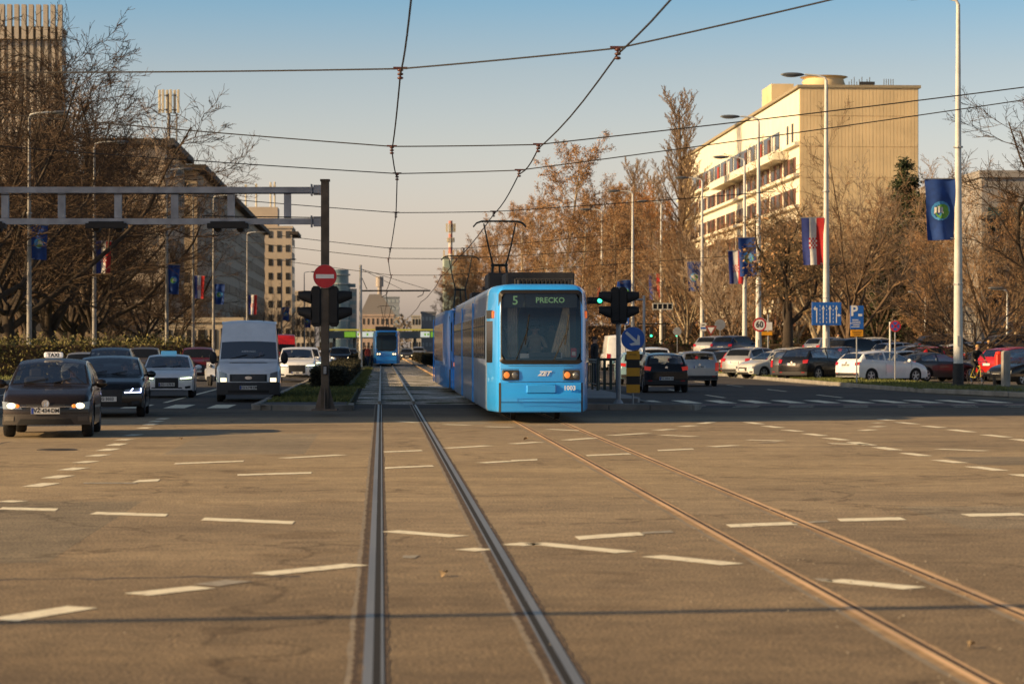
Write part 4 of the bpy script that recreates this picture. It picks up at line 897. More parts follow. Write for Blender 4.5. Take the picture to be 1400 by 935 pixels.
def tram(label, x, y, rz, route, dest, number, fleet_group, Lt=26.0, lit=None, panto=18.5, full=True, old=False, ztop=2.99, wire=5.38):
    root = thing('tram', label, 'tram', (x, y, .03), rz, fleet_group)
    hw = 1.15 if not old else 1.10
    secs = [(0, Lt*.34), (Lt*.34+.18, Lt*.66-.18), (Lt*.66, Lt)] if not old else [(0, Lt)]
    for si, (y0, y1) in enumerate(secs):
        nose = si == 0; tail = si == len(secs)-1
        C = []      # plan contour, anticlockwise from the front left
        if nose: C += [(-hw,1.55),(-hw+.02,1.25),(-1.0,.30),(-.95,.08),(-.905,0),(-.885,-.012),(-.45,-.045),(0,-.055),(.45,-.045),(.885,-.012),(.905,0),(.95,.08),(1.0,.30),(hw-.02,1.25),(hw,1.55)]
        else: C += [(-hw,0),(-hw+.06,-.0),(hw-.06,0),(hw,0)]
        Ls = y1-y0
        if tail: C += [(hw,Ls-1.2),(.98,Ls-.25),(.85,Ls),(-.85,Ls),(-.98,Ls-.25),(-hw,Ls-1.2)]
        else: C += [(hw,Ls),(-hw,Ls)]
        levels = [(.22,.05),(.28,.0),(.60,0),(.86,0),(1.30,.0),(1.34,.0),(2.3,.0),(2.55,.02),(2.80,.05),(2.84,.055),(2.92,.09),(ztop-.01,.17),(ztop+.03,.32),(ztop+.05,.6)]
        def ins(px_, py_, k, z):
            x_ = px_*(1-k*.75/hw); y_ = py_
            if nose and py_ < 2: y_ = py_ + k*.9*(1-py_/2) + max(0, z-1.3)*.075*(1-py_/2)
            if tail and py_ > Ls-1.5: y_ = py_ - k*.9
            return (x_, y0+y_, z)
        mb = MB(); n = len(C); base = len(mb.v)
        for z, k in levels: mb.v += [ins(a, b_, k, z) for a, b_ in C]
        hole = set()
        for li in range(len(levels)-1):
            for i in range(n):
                a, b_ = C[i], C[(i+1)%n]
                if nose and full and abs(a[0]) <= .886 and abs(b_[0]) <= .886 and a[1] < .01 and b_[1] < .01 and 1.33 < levels[li][0] < 2.83: continue
                q = (li*n+i, li*n+(i+1)%n, (li+1)*n+(i+1)%n, (li+1)*n+i); mb.f.append(q)
                side = abs(a[0]) > hw-.03 and abs(b_[0]) > hw-.03
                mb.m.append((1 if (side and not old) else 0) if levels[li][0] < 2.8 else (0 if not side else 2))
        mb.f.append(tuple(range(n-1,-1,-1))); mb.m.append(3); mb.f.append(tuple((len(levels)-1)*n+i for i in range(n))); mb.m.append(3)
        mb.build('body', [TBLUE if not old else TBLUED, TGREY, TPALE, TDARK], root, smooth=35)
        # side windows and blue uprights
        ys = y0+(1.75 if nose else .45); ye = y1-(1.4 if tail else .45); nw = max(3, int((ye-ys)/1.05)); st = (ye-ys)/nw
        for sg in (-1,1):
            for k in range(nw):
                yc = ys+st*(k+.5); mb = MB(); mb.rbox((sg*(hw+.003), yc, 1.86 if not old else 1.80), (.03, st-.14, .98 if not old else 1.35), .012); fw = mb.build('side_window', TGLASS, root)
                if full:
                    mb = MB(); mb.box((sg*(hw+.02), yc, 2.12), (.012, st-.16, .025)); mb.build('window_bar', TDARK, fw)
            for yy in ((y0+.06, y1-.06) if not nose else (y1-.06,)):
                mb = MB(); mb.box((sg*(hw+.01), yy, 1.5), (.035,.14,2.5)); mb.build('side_upright', TBLUE, root)
        # wheels under the skirt
        for yb in (y0+2.2, y1-2.0):
            for sg in (-1,1):
                mb = MB(); mb.lathe([(.30,-.05),(.30,.05),(.26,.07)], (sg*.5, yb, .30), n=18, axis='X'); mb.build('wheel', TDARK, root)
    for (a, b_) in zip(secs[:-1], secs[1:]):
        mb = MB()
        yy = a[1]
        while yy < b_[0]-.01: mb.box((0, yy+.03, 1.6), (2*hw-.25+(.08 if int(yy*20)%2 else 0), .055, 2.55)); yy += .06
        mb.build('bellows', TDARK, root)
    # ---- front end
    def fp(x_, z, off=0):
        yb = -.055+.043*(abs(x_)/.885)**2 if abs(x_) <= .905 else lerp(0,.30,(abs(x_)-.905)/.095)
        k = 0 if z < 2.3 else pl([(2.3,0),(2.55,.02),(2.8,.05),(2.84,.055),(2.92,.09),(ztop,.2)], z)
        yy = yb + k*.9 + max(0, z-1.3)*.075; return (x_, yy-off, z)
    def front_patch(nm, x0, x1, z0, z1, m, off, rad=0, par=None, nz=8):
        mb = MB(); rows = []
        for j in range(nz+1):
            z = lerp(z0, z1, j/nz); e = 0
            if rad:
                d = min(z-z0, z1-z); e = rad-math.sqrt(max(0, rad*rad-(rad-min(rad, d))**2))
            rows.append([fp(lerp(x0+e, x1-e, i/8), z, off) for i in range(9)])
        mb.grid(rows); return mb.build(nm, m, par or root, smooth=60)
    if full:
        # bezel ring
        mb = MB()
        def rr(x0,x1,z0,z1,r,off):
            pts = []
            for cx_, cz_, a0 in ((x1-r,z0+r,-90),(x1-r,z1-r,0),(x0+r,z1-r,90),(x0+r,z0+r,180)):
                for k in range(6): a = R(a0+18*k); pts.append((cx_+r*math.cos(a), cz_+r*math.sin(a)))
            out = []
            for a_, b2 in zip(pts, pts[1:]+pts[:1]):
                m_ = 8 if abs(a_[0]-b2[0]) > .5 or abs(a_[1]-b2[1]) > .5 else 1
                out += [fp(lerp(a_[0],b2[0],k/m_), lerp(a_[1],b2[1],k/m_), off) for k in range(m_)]
            return out
        o_, i_ = rr(-.925,.925,1.27,2.90,.13,.012), rr(-.86,.86,1.355,2.82,.11,.02)
        mb.grid([i_, o_], close=True); mb.build('windshield_frame', mat('windscreen_rubber', (.012,.010,.009), rough=.5, noise=.2), root, smooth=60)
        front_patch('windshield', -.87, .87, 1.35, 2.825, CLEAR, .014, .10)
        # cab interior
        mb = MB(); mb.box((0,1.5,.95),(1.9,2.6,.1), mi=0); mb.box((0,2.9,1.9),(2.0,.06,1.9), mi=1); mb.box((0,1.75,2.78),(1.8,2.4,.04), mi=0)
        for sg in (-1,1): mb.box((sg*1.0,2.1,1.35),(.05,1.6,.9), mi=0); mb.box((sg*.93,1.5,2.6),(.05,.9,.3), mi=0)
        mb.build('cab_interior', [TDARK, mat('cab_wall', (.20,.17,.13), rough=.8, noise=.4, nscale=2)], root)
        mb = MB(); mb.box((0,.42,1.25),(1.7,.55,.28)); mb.box((.1,.3,1.42),(.7,.3,.10), rx=-.4); mb.build('dashboard', mat('dash_grey', (.07,.068,.065), rough=.7, noise=.2), root)
        mb = MB(); mb.rbox((-.05,1.35,1.35),(.5,.45,.12),.04); mb.rbox((-.05,1.6,1.75),(.48,.12,.7),.05); mb.rbox((-.05,1.62,2.18),(.28,.09,.18),.04); mb.build('driver_seat', SEATM, root)
        mb = MB()
        for x_ in (-.52,-.38,.62): mb.poly([(x_,2.4,1.0),(x_,2.4,2.3),(x_+.06,2.3,2.6),(x_+.2,2.2,2.72)], .022, 6)
        mb.build('grab_rail', mat('rail_yellow', (.55,.42,.10), rough=.4, noise=.1), root)
        # pale sun blind curtain at the right
        mb = MB(); rows = []
        for j in range(9):
            z = 1.42+j*.15; wd = .46-.045*j; rows.append([(.52+(j-4)*.02+wd*(i/12-.5)*(1), .34+.03*(i%2)+.004*j, z) for i in range(13)])
        mb.grid(rows); mb.build('curtain', mat('pale_curtain', (.62,.53,.36), rough=.9, noise=.15), root, smooth=70)
        mb = MB(); rows = [[(-.72+wd_*.22, .34+.02*(i%2), 1.42+j*.15) for i, wd_ in enumerate(fr(0, 1, 8))] for j in range(9)]; mb.grid(rows); mb.build('curtain', mat('grey_curtain', (.28,.25,.19), rough=.9, noise=.2), root, smooth=70)
        mb = MB(); mb.box((0,.30,2.66),(1.62,.10,.30)); dd = mb.build('destination_display', mat('display_dark', (.035,.05,.045), rough=.4, noise=.1), root)
        text_mesh('route_number', route, .27, LEDG, dd, (-.55,.245,2.66), bold=.004); text_mesh('destination_text', dest, .17, LEDG, dd, (.22,.245,2.67), bold=.003)
        mb = MB()
        for x0_, x1_ in ((-.55,-.28),(.28,.60)): mb.tube(fp(x0_,1.36,.05), fp(x1_,2.05,.05), .012, n=5); mb.tube(fp(x1_-.07,1.7,.055), fp(x1_+.02,2.35,.05), .016, n=5); mb.build('wiper', BLACKT, root)
        mb = MB(); mb.box((.73,.14,1.52),(.12,.01,.2), mi=0); mb.box((.73,.133,1.50),(.08,.004,.08), mi=1); mb.build('windshield_notice', [RED, WHITE], root)
        mb = MB(); mb.box((.40,.2,1.46),(.16,.02,.12), mi=0); mb.box((-.35,.2,1.45),(.2,.02,.10), mi=0); mb.build('paper_notice', WHITE, root)
        # chamfer windows and indicators
        for sg in (-1,1):
            def cp(t, z, off): 
                x_ = lerp(.985, hw-.012, t); y_ = lerp(.36, 1.2, t); return (sg*(x_+off), y_-off*.5+max(0,z-1.3)*.06*(1-y_/2), z)
            mb = MB(); mb.grid([[cp(t,z,.012) for t in (.02,.35,.65,.97)] for z in (1.30,1.6,1.9,2.22)], flip=(sg<0)); mb.build('quarter_window', TGLASS, root, smooth=60)
            mb = MB(); mb.grid([[cp(t,z,.012) for t in (.25,.6,.97)] for z in (2.28,2.46)], flip=(sg<0)); mb.build('quarter_window', TDARK, root, smooth=60)
            mb = MB(); p = cp(.10,2.36,.02); mb.rbox(p, (.07,.10,.16), .02); mb.build('indicator', mat('side_amber', (.7,.12,.03), emit=(1,.2,.03), estr=.5, noise=.1), root)
    else:
        front_patch('windshield_frame', -.92, .92, 1.27, 2.90, BLACKT, .010, .13); front_patch('windshield', -.86, .86, 1.36, 2.62, GLASS, .018, .10); dd = front_patch('destination_display', -.8, .8, 2.64, 2.84, mat('display_dark', (.035,.05,.045)), .020)
    # seams, lamp boxes, bumper
    mb = MB()
    for (x0_,x1_,z0_,z1_) in ((-.93,.93,1.225,1.232),(-.93,.93,.872,.882)): mb.grid([[fp(lerp(x0_,x1_,i/8), z, .004) for i in range(9)] for z in (z0_,z1_)])
    for x_ in (-.50,.50):
        mb.grid([[fp(x_-.004,z,.004), fp(x_+.004,z,.004)] for z in (.90,1.16)])
        xa, xb = sorted((x_, x_*1.78)); mb.grid([[fp(lerp(xa,xb,i/3), z, .004) for i in range(4)] for z in (1.155,1.162)])
    mb.build('panel_seam', TDARK, root)
    for sg in (-1,1):
        mb = MB(); p = fp(sg*.665, 1.03, .02); mb.rbox((p[0],p[1]+.03,p[2]), (.38,.10,.225), .03); hb = mb.build('headlight', mat('lamp_box', (.05,.045,.04), rough=.4, noise=.2), root)
        m1, m2 = (AMBER, LAMP_OFF) if not lit else (LAMP_ON, LAMP_ON)
        for k, dx in enumerate((-.09,.09)):
            mb = MB(); mb.ell((p[0]+dx, p[1]-.022, p[2]), (.065,.018,.07), n=14)
            am = (k == 0 and sg > 0) or (k == 0 and sg < 0)
            mb.build('lamp_bulb', (mat('amber_bulb', (.6,.14,.03), emit=(1,.28,.05), estr=.7, noise=.1) if am else LAMP_OFF) if not lit else LAMP_ON, hb, smooth=60)
    mb = MB(); rows = []
    for z, o_ in ((.215,.03),(.24,.05),(.42,.06),(.45,.085),(.62,.085),(.66,.065),(.84,.055),(.865,.02)): rows.append([fp(x_, z, o_) for x_ in fr(-.875,.875,10)])
    mb.grid(rows); mb.build('bumper', TBLUE, root, smooth=30)
    mb = MB()
    for sg in (-1,1):
        a = [fp(sg*x_, z, .03) for z in (.22,.86) for x_ in (.88,.925)]; mb.add([a[0],a[1],a[3],a[2]], [(0,1,2,3) if sg > 0 else (3,2,1,0)])
    mb.build('bumper_gap', BLACKT, root)
    if full:
        mb = MB(); p = fp(.0,.73,.07); mb.rbox(p, (.66,.07,.20), .03); mb.build('coupler_cover', TBLUE, root, smooth=40)
        mb = MB()
        for (x0_,x1_,z) in ((-.52,.80,.395),(-.52,.80,.52)): mb.box(((x0_+x1_)/2, fp(0,z,.088)[1], z), (x1_-x0_,.006,.006))
        for x_ in (-.52,.80): mb.box((x_, fp(0,.46,.075)[1], .46), (.006,.006,.125))
        mb.build('panel_seam', TBLUED, root)
        text_mesh('fleet_number', number, .135, mat('tram_lettering', (.75,.8,.85), noise=.02), root, fp(.62,.745,.11), bold=.004)
        # company mark: three slanted white letters on a bar
        lg = text_mesh('company_mark', 'ZET', .14, mat('tram_lettering', (.75,.8,.85)), root, fp(.06,1.06,.012), shear=.45, bold=.006, xscale=1.05)
    # roof equipment
    if not old:
        mb = MB(); mb.rbox((.12,3.1,ztop+.20),(1.55,2.2,.30),.03); mb.rbox((-.35,5.6,ztop+.24),(1.2,2.0,.36),.03)
        for k in range(14): mb.box((-.42+k*.085,1.35,ztop+.10),(.02,.5,.14))
        mb.tube((-.5,1.12,ztop+.17),(.78,1.12,ztop+.17),.02,n=6); mb.tube((-.5,1.12,ztop+.02),(-.5,1.12,ztop+.17),.02,n=6); mb.tube((.78,1.12,ztop+.02),(.78,1.12,ztop+.17),.02,n=6)
        mb.rbox((.0,12,ztop+.18),(1.3,2.4,.26),.03); mb.rbox((-.1,21.5,ztop+.18),(1.3,2.0,.26),.03)
        mb.build('roof_equipment', TDARK, root)
        mb = MB()
        for k in range(5): mb.tube((-.55+.05*k,7.5+k*1.9,ztop+.05),(-.55+.05*k,7.5+k*1.9,ztop+.34),.05,n=8); mb.box((-.4,7.5+k*1.9,ztop+.30),(.5,.3,.10))
        mb.build('roof_insulator', TDARK, root)
    else:
        mb = MB(); mb.rbox((0,2.2,ztop+.14),(1.2,1.4,.26),.05); mb.rbox((0,9,ztop+.14),(1.1,3.4,.24),.05); mb.build('roof_equipment', TBLUED, root)
    pantograph(root, panto, ztop+.06, wire-.03)
    return root
def drive(x, y): pass
TG = 'trams on the two tracks'
D1 = 52.9
tram1 = tram('articulated blue tram showing 5 PRECKO and fleet number 1003 in front', XR-.02, D1, 0, '5', 'PRECKO', '1003', TG)
tram2 = tram('second blue tram, older and boxier, close behind the articulated tram', XR-.22, D1+31.5, R(.25), '', '', '', TG, Lt=14.0, full=False, old=True, panto=15.5-1.0, ztop=2.85)
tram3 = tram('far blue tram coming along the left track with two round headlights lit', XL, 206, 0, '', '', '', TG, full=False, lit=True, panto=14)
person('tram driver in a pale shirt seated behind the windscreen of the front tram', (XR-.07, D1+1.28, .46), 0, jacket=mat('pale_shirt', (.36,.27,.17), rough=.9, noise=.2), pants=JACK, pose='sit', h=1.74)
person('passenger in a dark coat inside the front tram, left of the driver', (XR-.62, D1+2.4, .62), R(25), jacket=mat('dark_coat', (.05,.05,.06), rough=.9, noise=.1), pose='stand', h=1.60)
person('passenger in a pale coat standing behind the tram driver', (XR+.40, D1+2.5, .62), R(-20), jacket=mat('beige_coat', (.40,.31,.19), rough=.9, noise=.1), pose='stand', h=1.66)

# ------------------------------------------------------------------ people outside, bicycle, scooter
px_, py_ = at(813, 86); person('person in dark jacket and jeans standing by the platform railing', (px_, py_, .26), R(60), h=1.80)
px_, py_ = at(1334, 106)
def bicycle(x, y, rz, label):
    root = thing('bicycle', label, 'bicycle', (x, y, .02), rz)
    for yc in (-.52,.52):
        mb = MB(); n = 28; pts = [(0, yc+.33*math.cos(2*PI*k/n), .34+.33*math.sin(2*PI*k/n)) for k in range(n+1)]; mb.poly(pts, .02, 6, caps=False); wh = mb.build('wheel', RUBBER, root, smooth=60)
        mb = MB()
        for k in range(12): a = PI*k/12; mb.tube((0,yc-.32*math.cos(a),.34-.32*math.sin(a)),(0,yc+.32*math.cos(a),.34+.32*math.sin(a)),.003,n=3)
        mb.build('spokes', CHROME, wh)
    fm = mat('bike_yellow', (.5,.42,.06), rough=.4, noise=.1); mb = MB()
    for a, b_ in (((0,-.52,.34),(0,-.40,.85)),((0,-.40,.80),(0,.12,.82)),((0,-.42,.74),(0,.06,.30)),((0,.06,.30),(0,.15,.90)),((0,.06,.30),(0,.52,.34)),((0,.52,.34),(0,.13,.78))): mb.tube(a, b_, .018, n=6)
    mb.build('frame', fm, root, smooth=60)
    mb = MB(); mb.tube((0,-.40,.85),(0,-.42,1.0),.015,n=6); mb.poly([(-.25,-.48,1.03),(-.15,-.50,1.03),(0,-.43,1.0),(.15,-.50,1.03),(.25,-.48,1.03)], .015, 6); mb.build('handlebar', CHROME, root)
    mb = MB(); mb.ell((0,.17,.93),(.08,.14,.035),n=10); mb.build('saddle', PLASTIC, root)
    mb = MB(); mb.tube((-.13,-.06,.40),(-.07,.06,.30),.012,n=5); mb.tube((.13,.10,.20),(.07,.06,.30),.012,n=5); mb.box((-.13,-.06,.40),(.09,.07,.02)); mb.box((.13,.10,.20),(.09,.07,.02)); mb.build('pedals', PLASTIC, root)
bicycle(px_, py_, R(12), 'yellow framed bicycle ridden towards the camera through the car park')
person('bicycle rider in a dark jacket with fair hair', (px_, py_, .02), R(12), pose='cycle', hair=mat('fair_hair', (.5,.3,.10), noise=.2), pants=JACK, h=1.78)
px_, py_ = at(1352, 132); person('person in a brown coat with fair hair walking behind the parked cars', (px_, py_, park_z(py_)), R(70), jacket=mat('brown_coat', (.25,.13,.05), noise=.1), hair=mat('fair_hair', (.5,.3,.10)), pose='walk')
px_, py_ = at(947, 196); person('person in dark clothes walking under the trees behind the yield sign', (px_, py_, .0), R(-70), pose='walk')
px_, py_ = at(1146, 160); person('person in a pale coat among the parked cars behind the lane arrow pole', (px_, py_, park_z(py_)), R(10), jacket=mat('cream_coat', (.5,.42,.3), noise=.1), pose='walk')
for px_, D_, lb_, jk in ((503,196,'person in a red jacket waiting left of the far tram',mat('red_jacket', (.3,.03,.02), noise=.1)),(499,203,'person in a dark coat waiting left of the far tram, behind the one in red',JACK),(508,214,'person in a pale coat close to the left side of the far tram',mat('cream_coat', (.5,.42,.3)))):
    x_, y_ = at(px_, D_); person(lb_, (x_, y_, .0), R(30), jacket=jk, pose='walk')
# drivers seen behind the windscreens of the nearest vehicles
def driver(car_px, D, rz, kind, label, jacket):
    x, y = at(car_px, D); a = R(rz); P = TYPES[kind]; lx, ly = .36, P['cowl']+1.18-P['L']/2; up = {'van':.30}.get(kind, 0)
    person(label, (x+lx*math.cos(a)-ly*math.sin(a), y+lx*math.sin(a)+ly*math.cos(a), -.36+up), a, jacket=jacket, pose='drive', h=1.68)
driver(73, 46.4, 3.5, 'hatch', 'driver of the nearest black taxi in a brown jacket', mat('tan_jacket', (.20,.13,.08), noise=.1))
driver(151, 59.5, 3.5, 'sedan', 'driver of the black saloon behind the nearest taxi', mat('grey_jacket', (.12,.12,.13), noise=.1))
driver(231, 81.3, 3.0, 'corolla', 'driver of the white hatchback taxi', JACK)
driver(341, 75.8, 2.4, 'van', 'driver of the white high-roofed van', mat('grey_jacket', (0,0,0)))
# scooter
px_, py_ = at(287, 104)
sc_ = thing('motor_scooter', 'white motor scooter waiting just left of the delivery van', 'scooter', (px_, py_, .0), R(8))
for yc in (-.62,.62):
    mb = MB(); mb.lathe([(.14,-.05),(.21,-.06),(.25,-.03),(.25,.03),(.21,.06),(.14,.05)], (0,yc,.25), n=20, axis='X'); mb.build('wheel', RUBBER, sc_, smooth=50)
mb = MB(); prof = [(-.72,.42),(-.60,.55),(-.52,.95),(-.42,1.02),(-.36,.9),(-.32,.36),(.10,.34),(.18,.62),(.62,.74),(.80,.66),(.72,.40),(.30,.28),(-.30,.24),(-.42,.36)]
mb.prism(prof, -.17, .17, M=Matrix(((0,0,1,0),(1,0,0,0),(0,1,0,0),(0,0,0,1)))); mb.build('body', WHT, sc_, smooth=40)
mb = MB(); mb.ell((0,.38,.80),(.15,.36,.07),n=12); mb.build('seat', PLASTIC, sc_, smooth=60)
mb = MB(); mb.poly([(-.33,-.36,1.06),(-.15,-.44,1.08),(0,-.46,1.03),(.15,-.44,1.08),(.33,-.36,1.06)], .02, 6); mb.build('handlebar', PLASTIC, sc_)
mb = MB(); mb.ell((0,-.56,.86),(.08,.05,.07),n=12); mb.build('headlight', LAMP_OFF, sc_, smooth=60)
for sg in (-1,1):
    mb = MB(); mb.tube((sg*.25,-.42,1.05),(sg*.30,-.42,1.22),.008,n=4); mb.ell((sg*.32,-.42,1.25),(.07,.02,.045),n=8); mb.build('mirror', PLASTIC, sc_, smooth=60)
# ------------------------------------------------------------------ overhead wires
def zw(y): return 5.45
LP_ = [(22,.42),(26.6,.33),(34,.27),(47.2,.21),(54.6,.36),(70.5,.43),(107,.32),(132,.55),(165,.35),(206,.5),(260,.4),(320,.5)]
RP_ = [(20,3.12),(31.5,3.09),(46.6,3.03),(53.4,3.05),(69.8,3.25),(107,3.3),(132,3.25),(165,3.5),(206,3.4),(260,3.6),(320,3.5)]
def wirepath(P):
    out = []
    for (y0,x0),(y1,x1) in zip(P[:-1],P[1:]):
        n = 6
        for i in range(n):
            t = i/n; out.append((lerp(x0,x1,t), lerp(y0,y1,t), 5.5-.10*math.sin(PI*t)))
    out.append((P[-1][1], P[-1][0], 5.5)); return out
for P, l_ in (([(4,.5)]+LP_, 'contact wire hanging over the left tram track'), ([(4,3.4)]+RP_, 'contact wire hanging over the right tram track')):
    mb = MB(); mb.poly(wirepath(P), [.013+max(0,p[1]-40)*.00008 for p in wirepath(P)], 5); tag(mb.build('contact_wire', WIREM), l_, 'wire', 'contact wires over the tracks')
def sag(a, b_, s, n=10): 
    return [(lerp(a[0],b_[0],i/n), lerp(a[1],b_[1],i/n), lerp(a[2],b_[2],i/n)-s*4*(i/n)*(1-i/n)) for i in range(n+1)]
SPW = []
def P3(px, py, D): x, y = at(px, D); return Vector((x, y, zat(py, D)))
def span(ptsl, label, rad=.012):
    pts = []
    for a, b_ in zip(ptsl[:-1], ptsl[1:]): pts += sag(a, b_, .02*(Vector(b_)-Vector(a)).length*.12, 6)[:-1]
    pts.append(ptsl[-1]); mb = MB(); mb.poly(pts, rad, 5); root = tag(mb.build('span_wire', WIREM), label, 'wire', 'span wires across the tracks')
    for p in ptsl[1:3]:
        mb = MB(); p = Vector(p)
        for k in range(3): mb.ell((p.x, p.y, p.z-.02-k*.055), (.045,.045,.022), n=10)
        mb.tube((p.x,p.y,p.z+.02),(p.x,p.y,5.5 if p.z > 5.5 else p.z-.15),.014,n=6); mb.box((p.x,p.y,p.z+.01),(.20,.05,.03))
        mb.build('insulator', CERAM, root, smooth=60)
def nl(y, P): # height-matched node over a track
    return (pl([(a,b_) for a,b_ in P], y), y, 5.58)
span([P3(-60,99,38), nl(34,LP_), nl(31.5,RP_), P3(1170,-8,30)], 'nearest span wire crossing the top of the picture')
span([P3(-40,152,49), nl(47.2,LP_), nl(46.6,RP_), P3(1460,112,46)], 'second span wire, passing in front of the big building roof')
span([P3(-40,197,57), nl(54.6,LP_), nl(53.4,RP_), P3(1460,128,52)], 'third span wire, just below the second')
span([P3(150,258,71), nl(70.5,LP_), nl(69.8,RP_), P3(1060,262,70)], 'fourth span wire, level with the gantry')
span([P3(380,322,98), nl(96,LP_), nl(96,RP_), P3(823,322,96)], 'fifth span wire above the front tram pantograph', .013)
span([P3(330,330,109), nl(107,LP_), nl(107,RP_), P3(865,340,107)], 'sixth span wire in front of the distant glass tower', .014)
span([P3(340,350,134), nl(132,LP_), nl(132,RP_), P3(1000,350,132)], 'seventh and farthest span wire over the tracks', .016)
span([(-26,9.7,5.95),(.45,12.2,5.75),(3.4,12.5,5.75),(30,15.0,5.95)], 'thick span cable crossing above the camera, out of the picture top', .09)
# catenary post with bracket
px_, py_ = at(493, 187)
cp_ = thing('catenary_post', 'cream steel catenary post with a bracket arm beside the far tram', 'post', (px_, py_, .1))
mb = MB(); mb.tube((0,0,0),(0,0,7.9),.15,.10,n=10); mb.build('pole', POLEM, cp_, smooth=60)
mb = MB(); mb.tube((0,0,5.9),(5.4,0,5.92),.06,n=8); mb.tube((0,0,7.6),(3.2,0,6.0),.018,n=5); mb.tube((0,0,7.6),(5.2,0,6.0),.018,n=5); mb.tube((.1,0,6.9),(.5,0,6.0),.03,n=5); mb.build('bracket_arm', WIREM, cp_)
for x_ in (2.1,4.9):
    mb = MB(); mb.poly([(x_,0,5.9),(x_-.1,0,5.6),(x_-.5,0,5.42)], .03, 6); mb.build('registration_arm', WIREM, cp_)

# ------------------------------------------------------------------ signal gantry, signals, signs
gx, gy = at(444.5, 59.3)
gn = thing('signal_gantry', 'grey steel gantry reaching left over the road from a brown post', 'gantry', (gx, gy, .12), -TH)
Hg = zat(248,59.3)-.12; zu = zat(260,59.3)-.12; zl_ = zat(303,59.3)-.12; Lg = 11.5
mb = MB(); mb.box((0,0,Hg/2),(.19,.22,Hg)); mb.box((0,0,Hg+.02),(.23,.26,.05)); mb.build('post', RUSTY, gn)
mb = MB()
for k in range(4):
    a = PI/2*k; mb.add([(math.cos(a)*.1-math.sin(a)*.012, math.sin(a)*.1+math.cos(a)*.012,.02),(math.cos(a)*.25-math.sin(a)*.012, math.sin(a)*.25+math.cos(a)*.012,.02),(math.cos(a)*.1-math.sin(a)*.012, math.sin(a)*.1+math.cos(a)*.012,.62),
        (math.cos(a)*.1+math.sin(a)*.012, math.sin(a)*.1-math.cos(a)*.012,.02),(math.cos(a)*.25+math.sin(a)*.012, math.sin(a)*.25-math.cos(a)*.012,.02),(math.cos(a)*.1+math.sin(a)*.012, math.sin(a)*.1-math.cos(a)*.012,.62)],
        [(0,1,2),(5,4,3),(1,4,5,2),(0,3,4,1)])
mb.box((0,0,.02),(.62,.62,.04)); mb.build('base', mat('gantry_base', (.12,.10,.085), rough=.8, noise=.3), gn)
for z, nm in ((zu,'upper_beam'),(zl_,'lower_beam')):
    mb = MB(); mb.box((-Lg/2-.08,0,z-.0),(Lg,.14,.145)); mb.box((-.17,0,z),(.22,.19,.24)); mb.box((-.33,0,z),(.03,.26,.28)); mb.build(nm, GANTRY, gn)
for k in range(9):
    mb = MB(); mb.box((-.92-k*1.385,0,(zu+zl_)/2),(.17,.12,zu-zl_-.165)); mb.build('strut', GANTRY, gn)
mb = MB(); mb.tube((-.12,-.11,zu-.09),(-10,-.08,zu-.12),.012,n=4); mb.tube((-.12,-.09,zl_+.09),(-3,-.09,zl_+.13),.012,n=4); mb.build('cable', WIREM, gn)
mb = MB(); mb.box((-Lg-.08,0,Hg/2),(.2,.22,Hg)); mb.build('post', RUSTY, gn)
for i, (xa, lb) in enumerate(((118,'black signal box under the gantry, left of the middle'),(284,'black signal box under the gantry, right one nearer the post'),(-48,'black signal box under the gantry at the left edge of the picture'))):
    x_, y_ = at(xa+28, 59.3); sb = thing('gantry_signal', lb, 'signal', (x_, y_, zat(309,59.3)), -TH, 'signal boxes hung under the gantry')
    mb = MB(); mb.box((0,-.02,0),(1.0,.30,.12)); mb.box((0,-.02,.08),(.85,.22,.05)); mb.build('housing', SIGNAL_BLACK, sb)
    mb = MB(); mb.lathe([(.09,0),(.09,.22),(.08,.22),(.07,.02)], (-.28,.12,-.06), n=14, axis='Y'); mb.lathe([(.09,0),(.09,.22),(.08,.22),(.07,.02)], (.28,.12,-.06), n=14, axis='Y'); mb.build('visor', SIGNAL_BLACK, sb)
def roundsign(name, label, x, y, z, r, face, rz=0, extra=None, post=None, group=None, back=GALV, ring=None):
    root = thing(name, label, 'sign', (x, y, z), rz, group)
    mb = MB(); mb.lathe([(r,0),(r,.02)], (0,0,0), n=40, axis='Y'); mb.build('plate', back, root)
    mb = MB(); mb.lathe([(.001,0),(r*.98,0)], (0,-.004,0), n=40, axis='Y'); mb.build('face', ring or face, root)
    if ring: mb = MB(); mb.lathe([(.001,0),(r*.76,0)], (0,-.007,0), n=40, axis='Y'); mb.build('face_centre', face, root)
    if post: mb = MB(); mb.tube((0,.045,-z+.1),(0,.045,post),.03,n=8); mb.build('post', GALV, root)
    return root
ne = roundsign('no_entry_sign', 'red round no entry sign with white bar on the gantry post', gx+.0, gy-.16, zat(378,59.2), .29, RED, -TH)
mb = MB(); mb.box((0,-.010,0),(.44,.004,.10)); mb.build('bar', WHITE, ne)
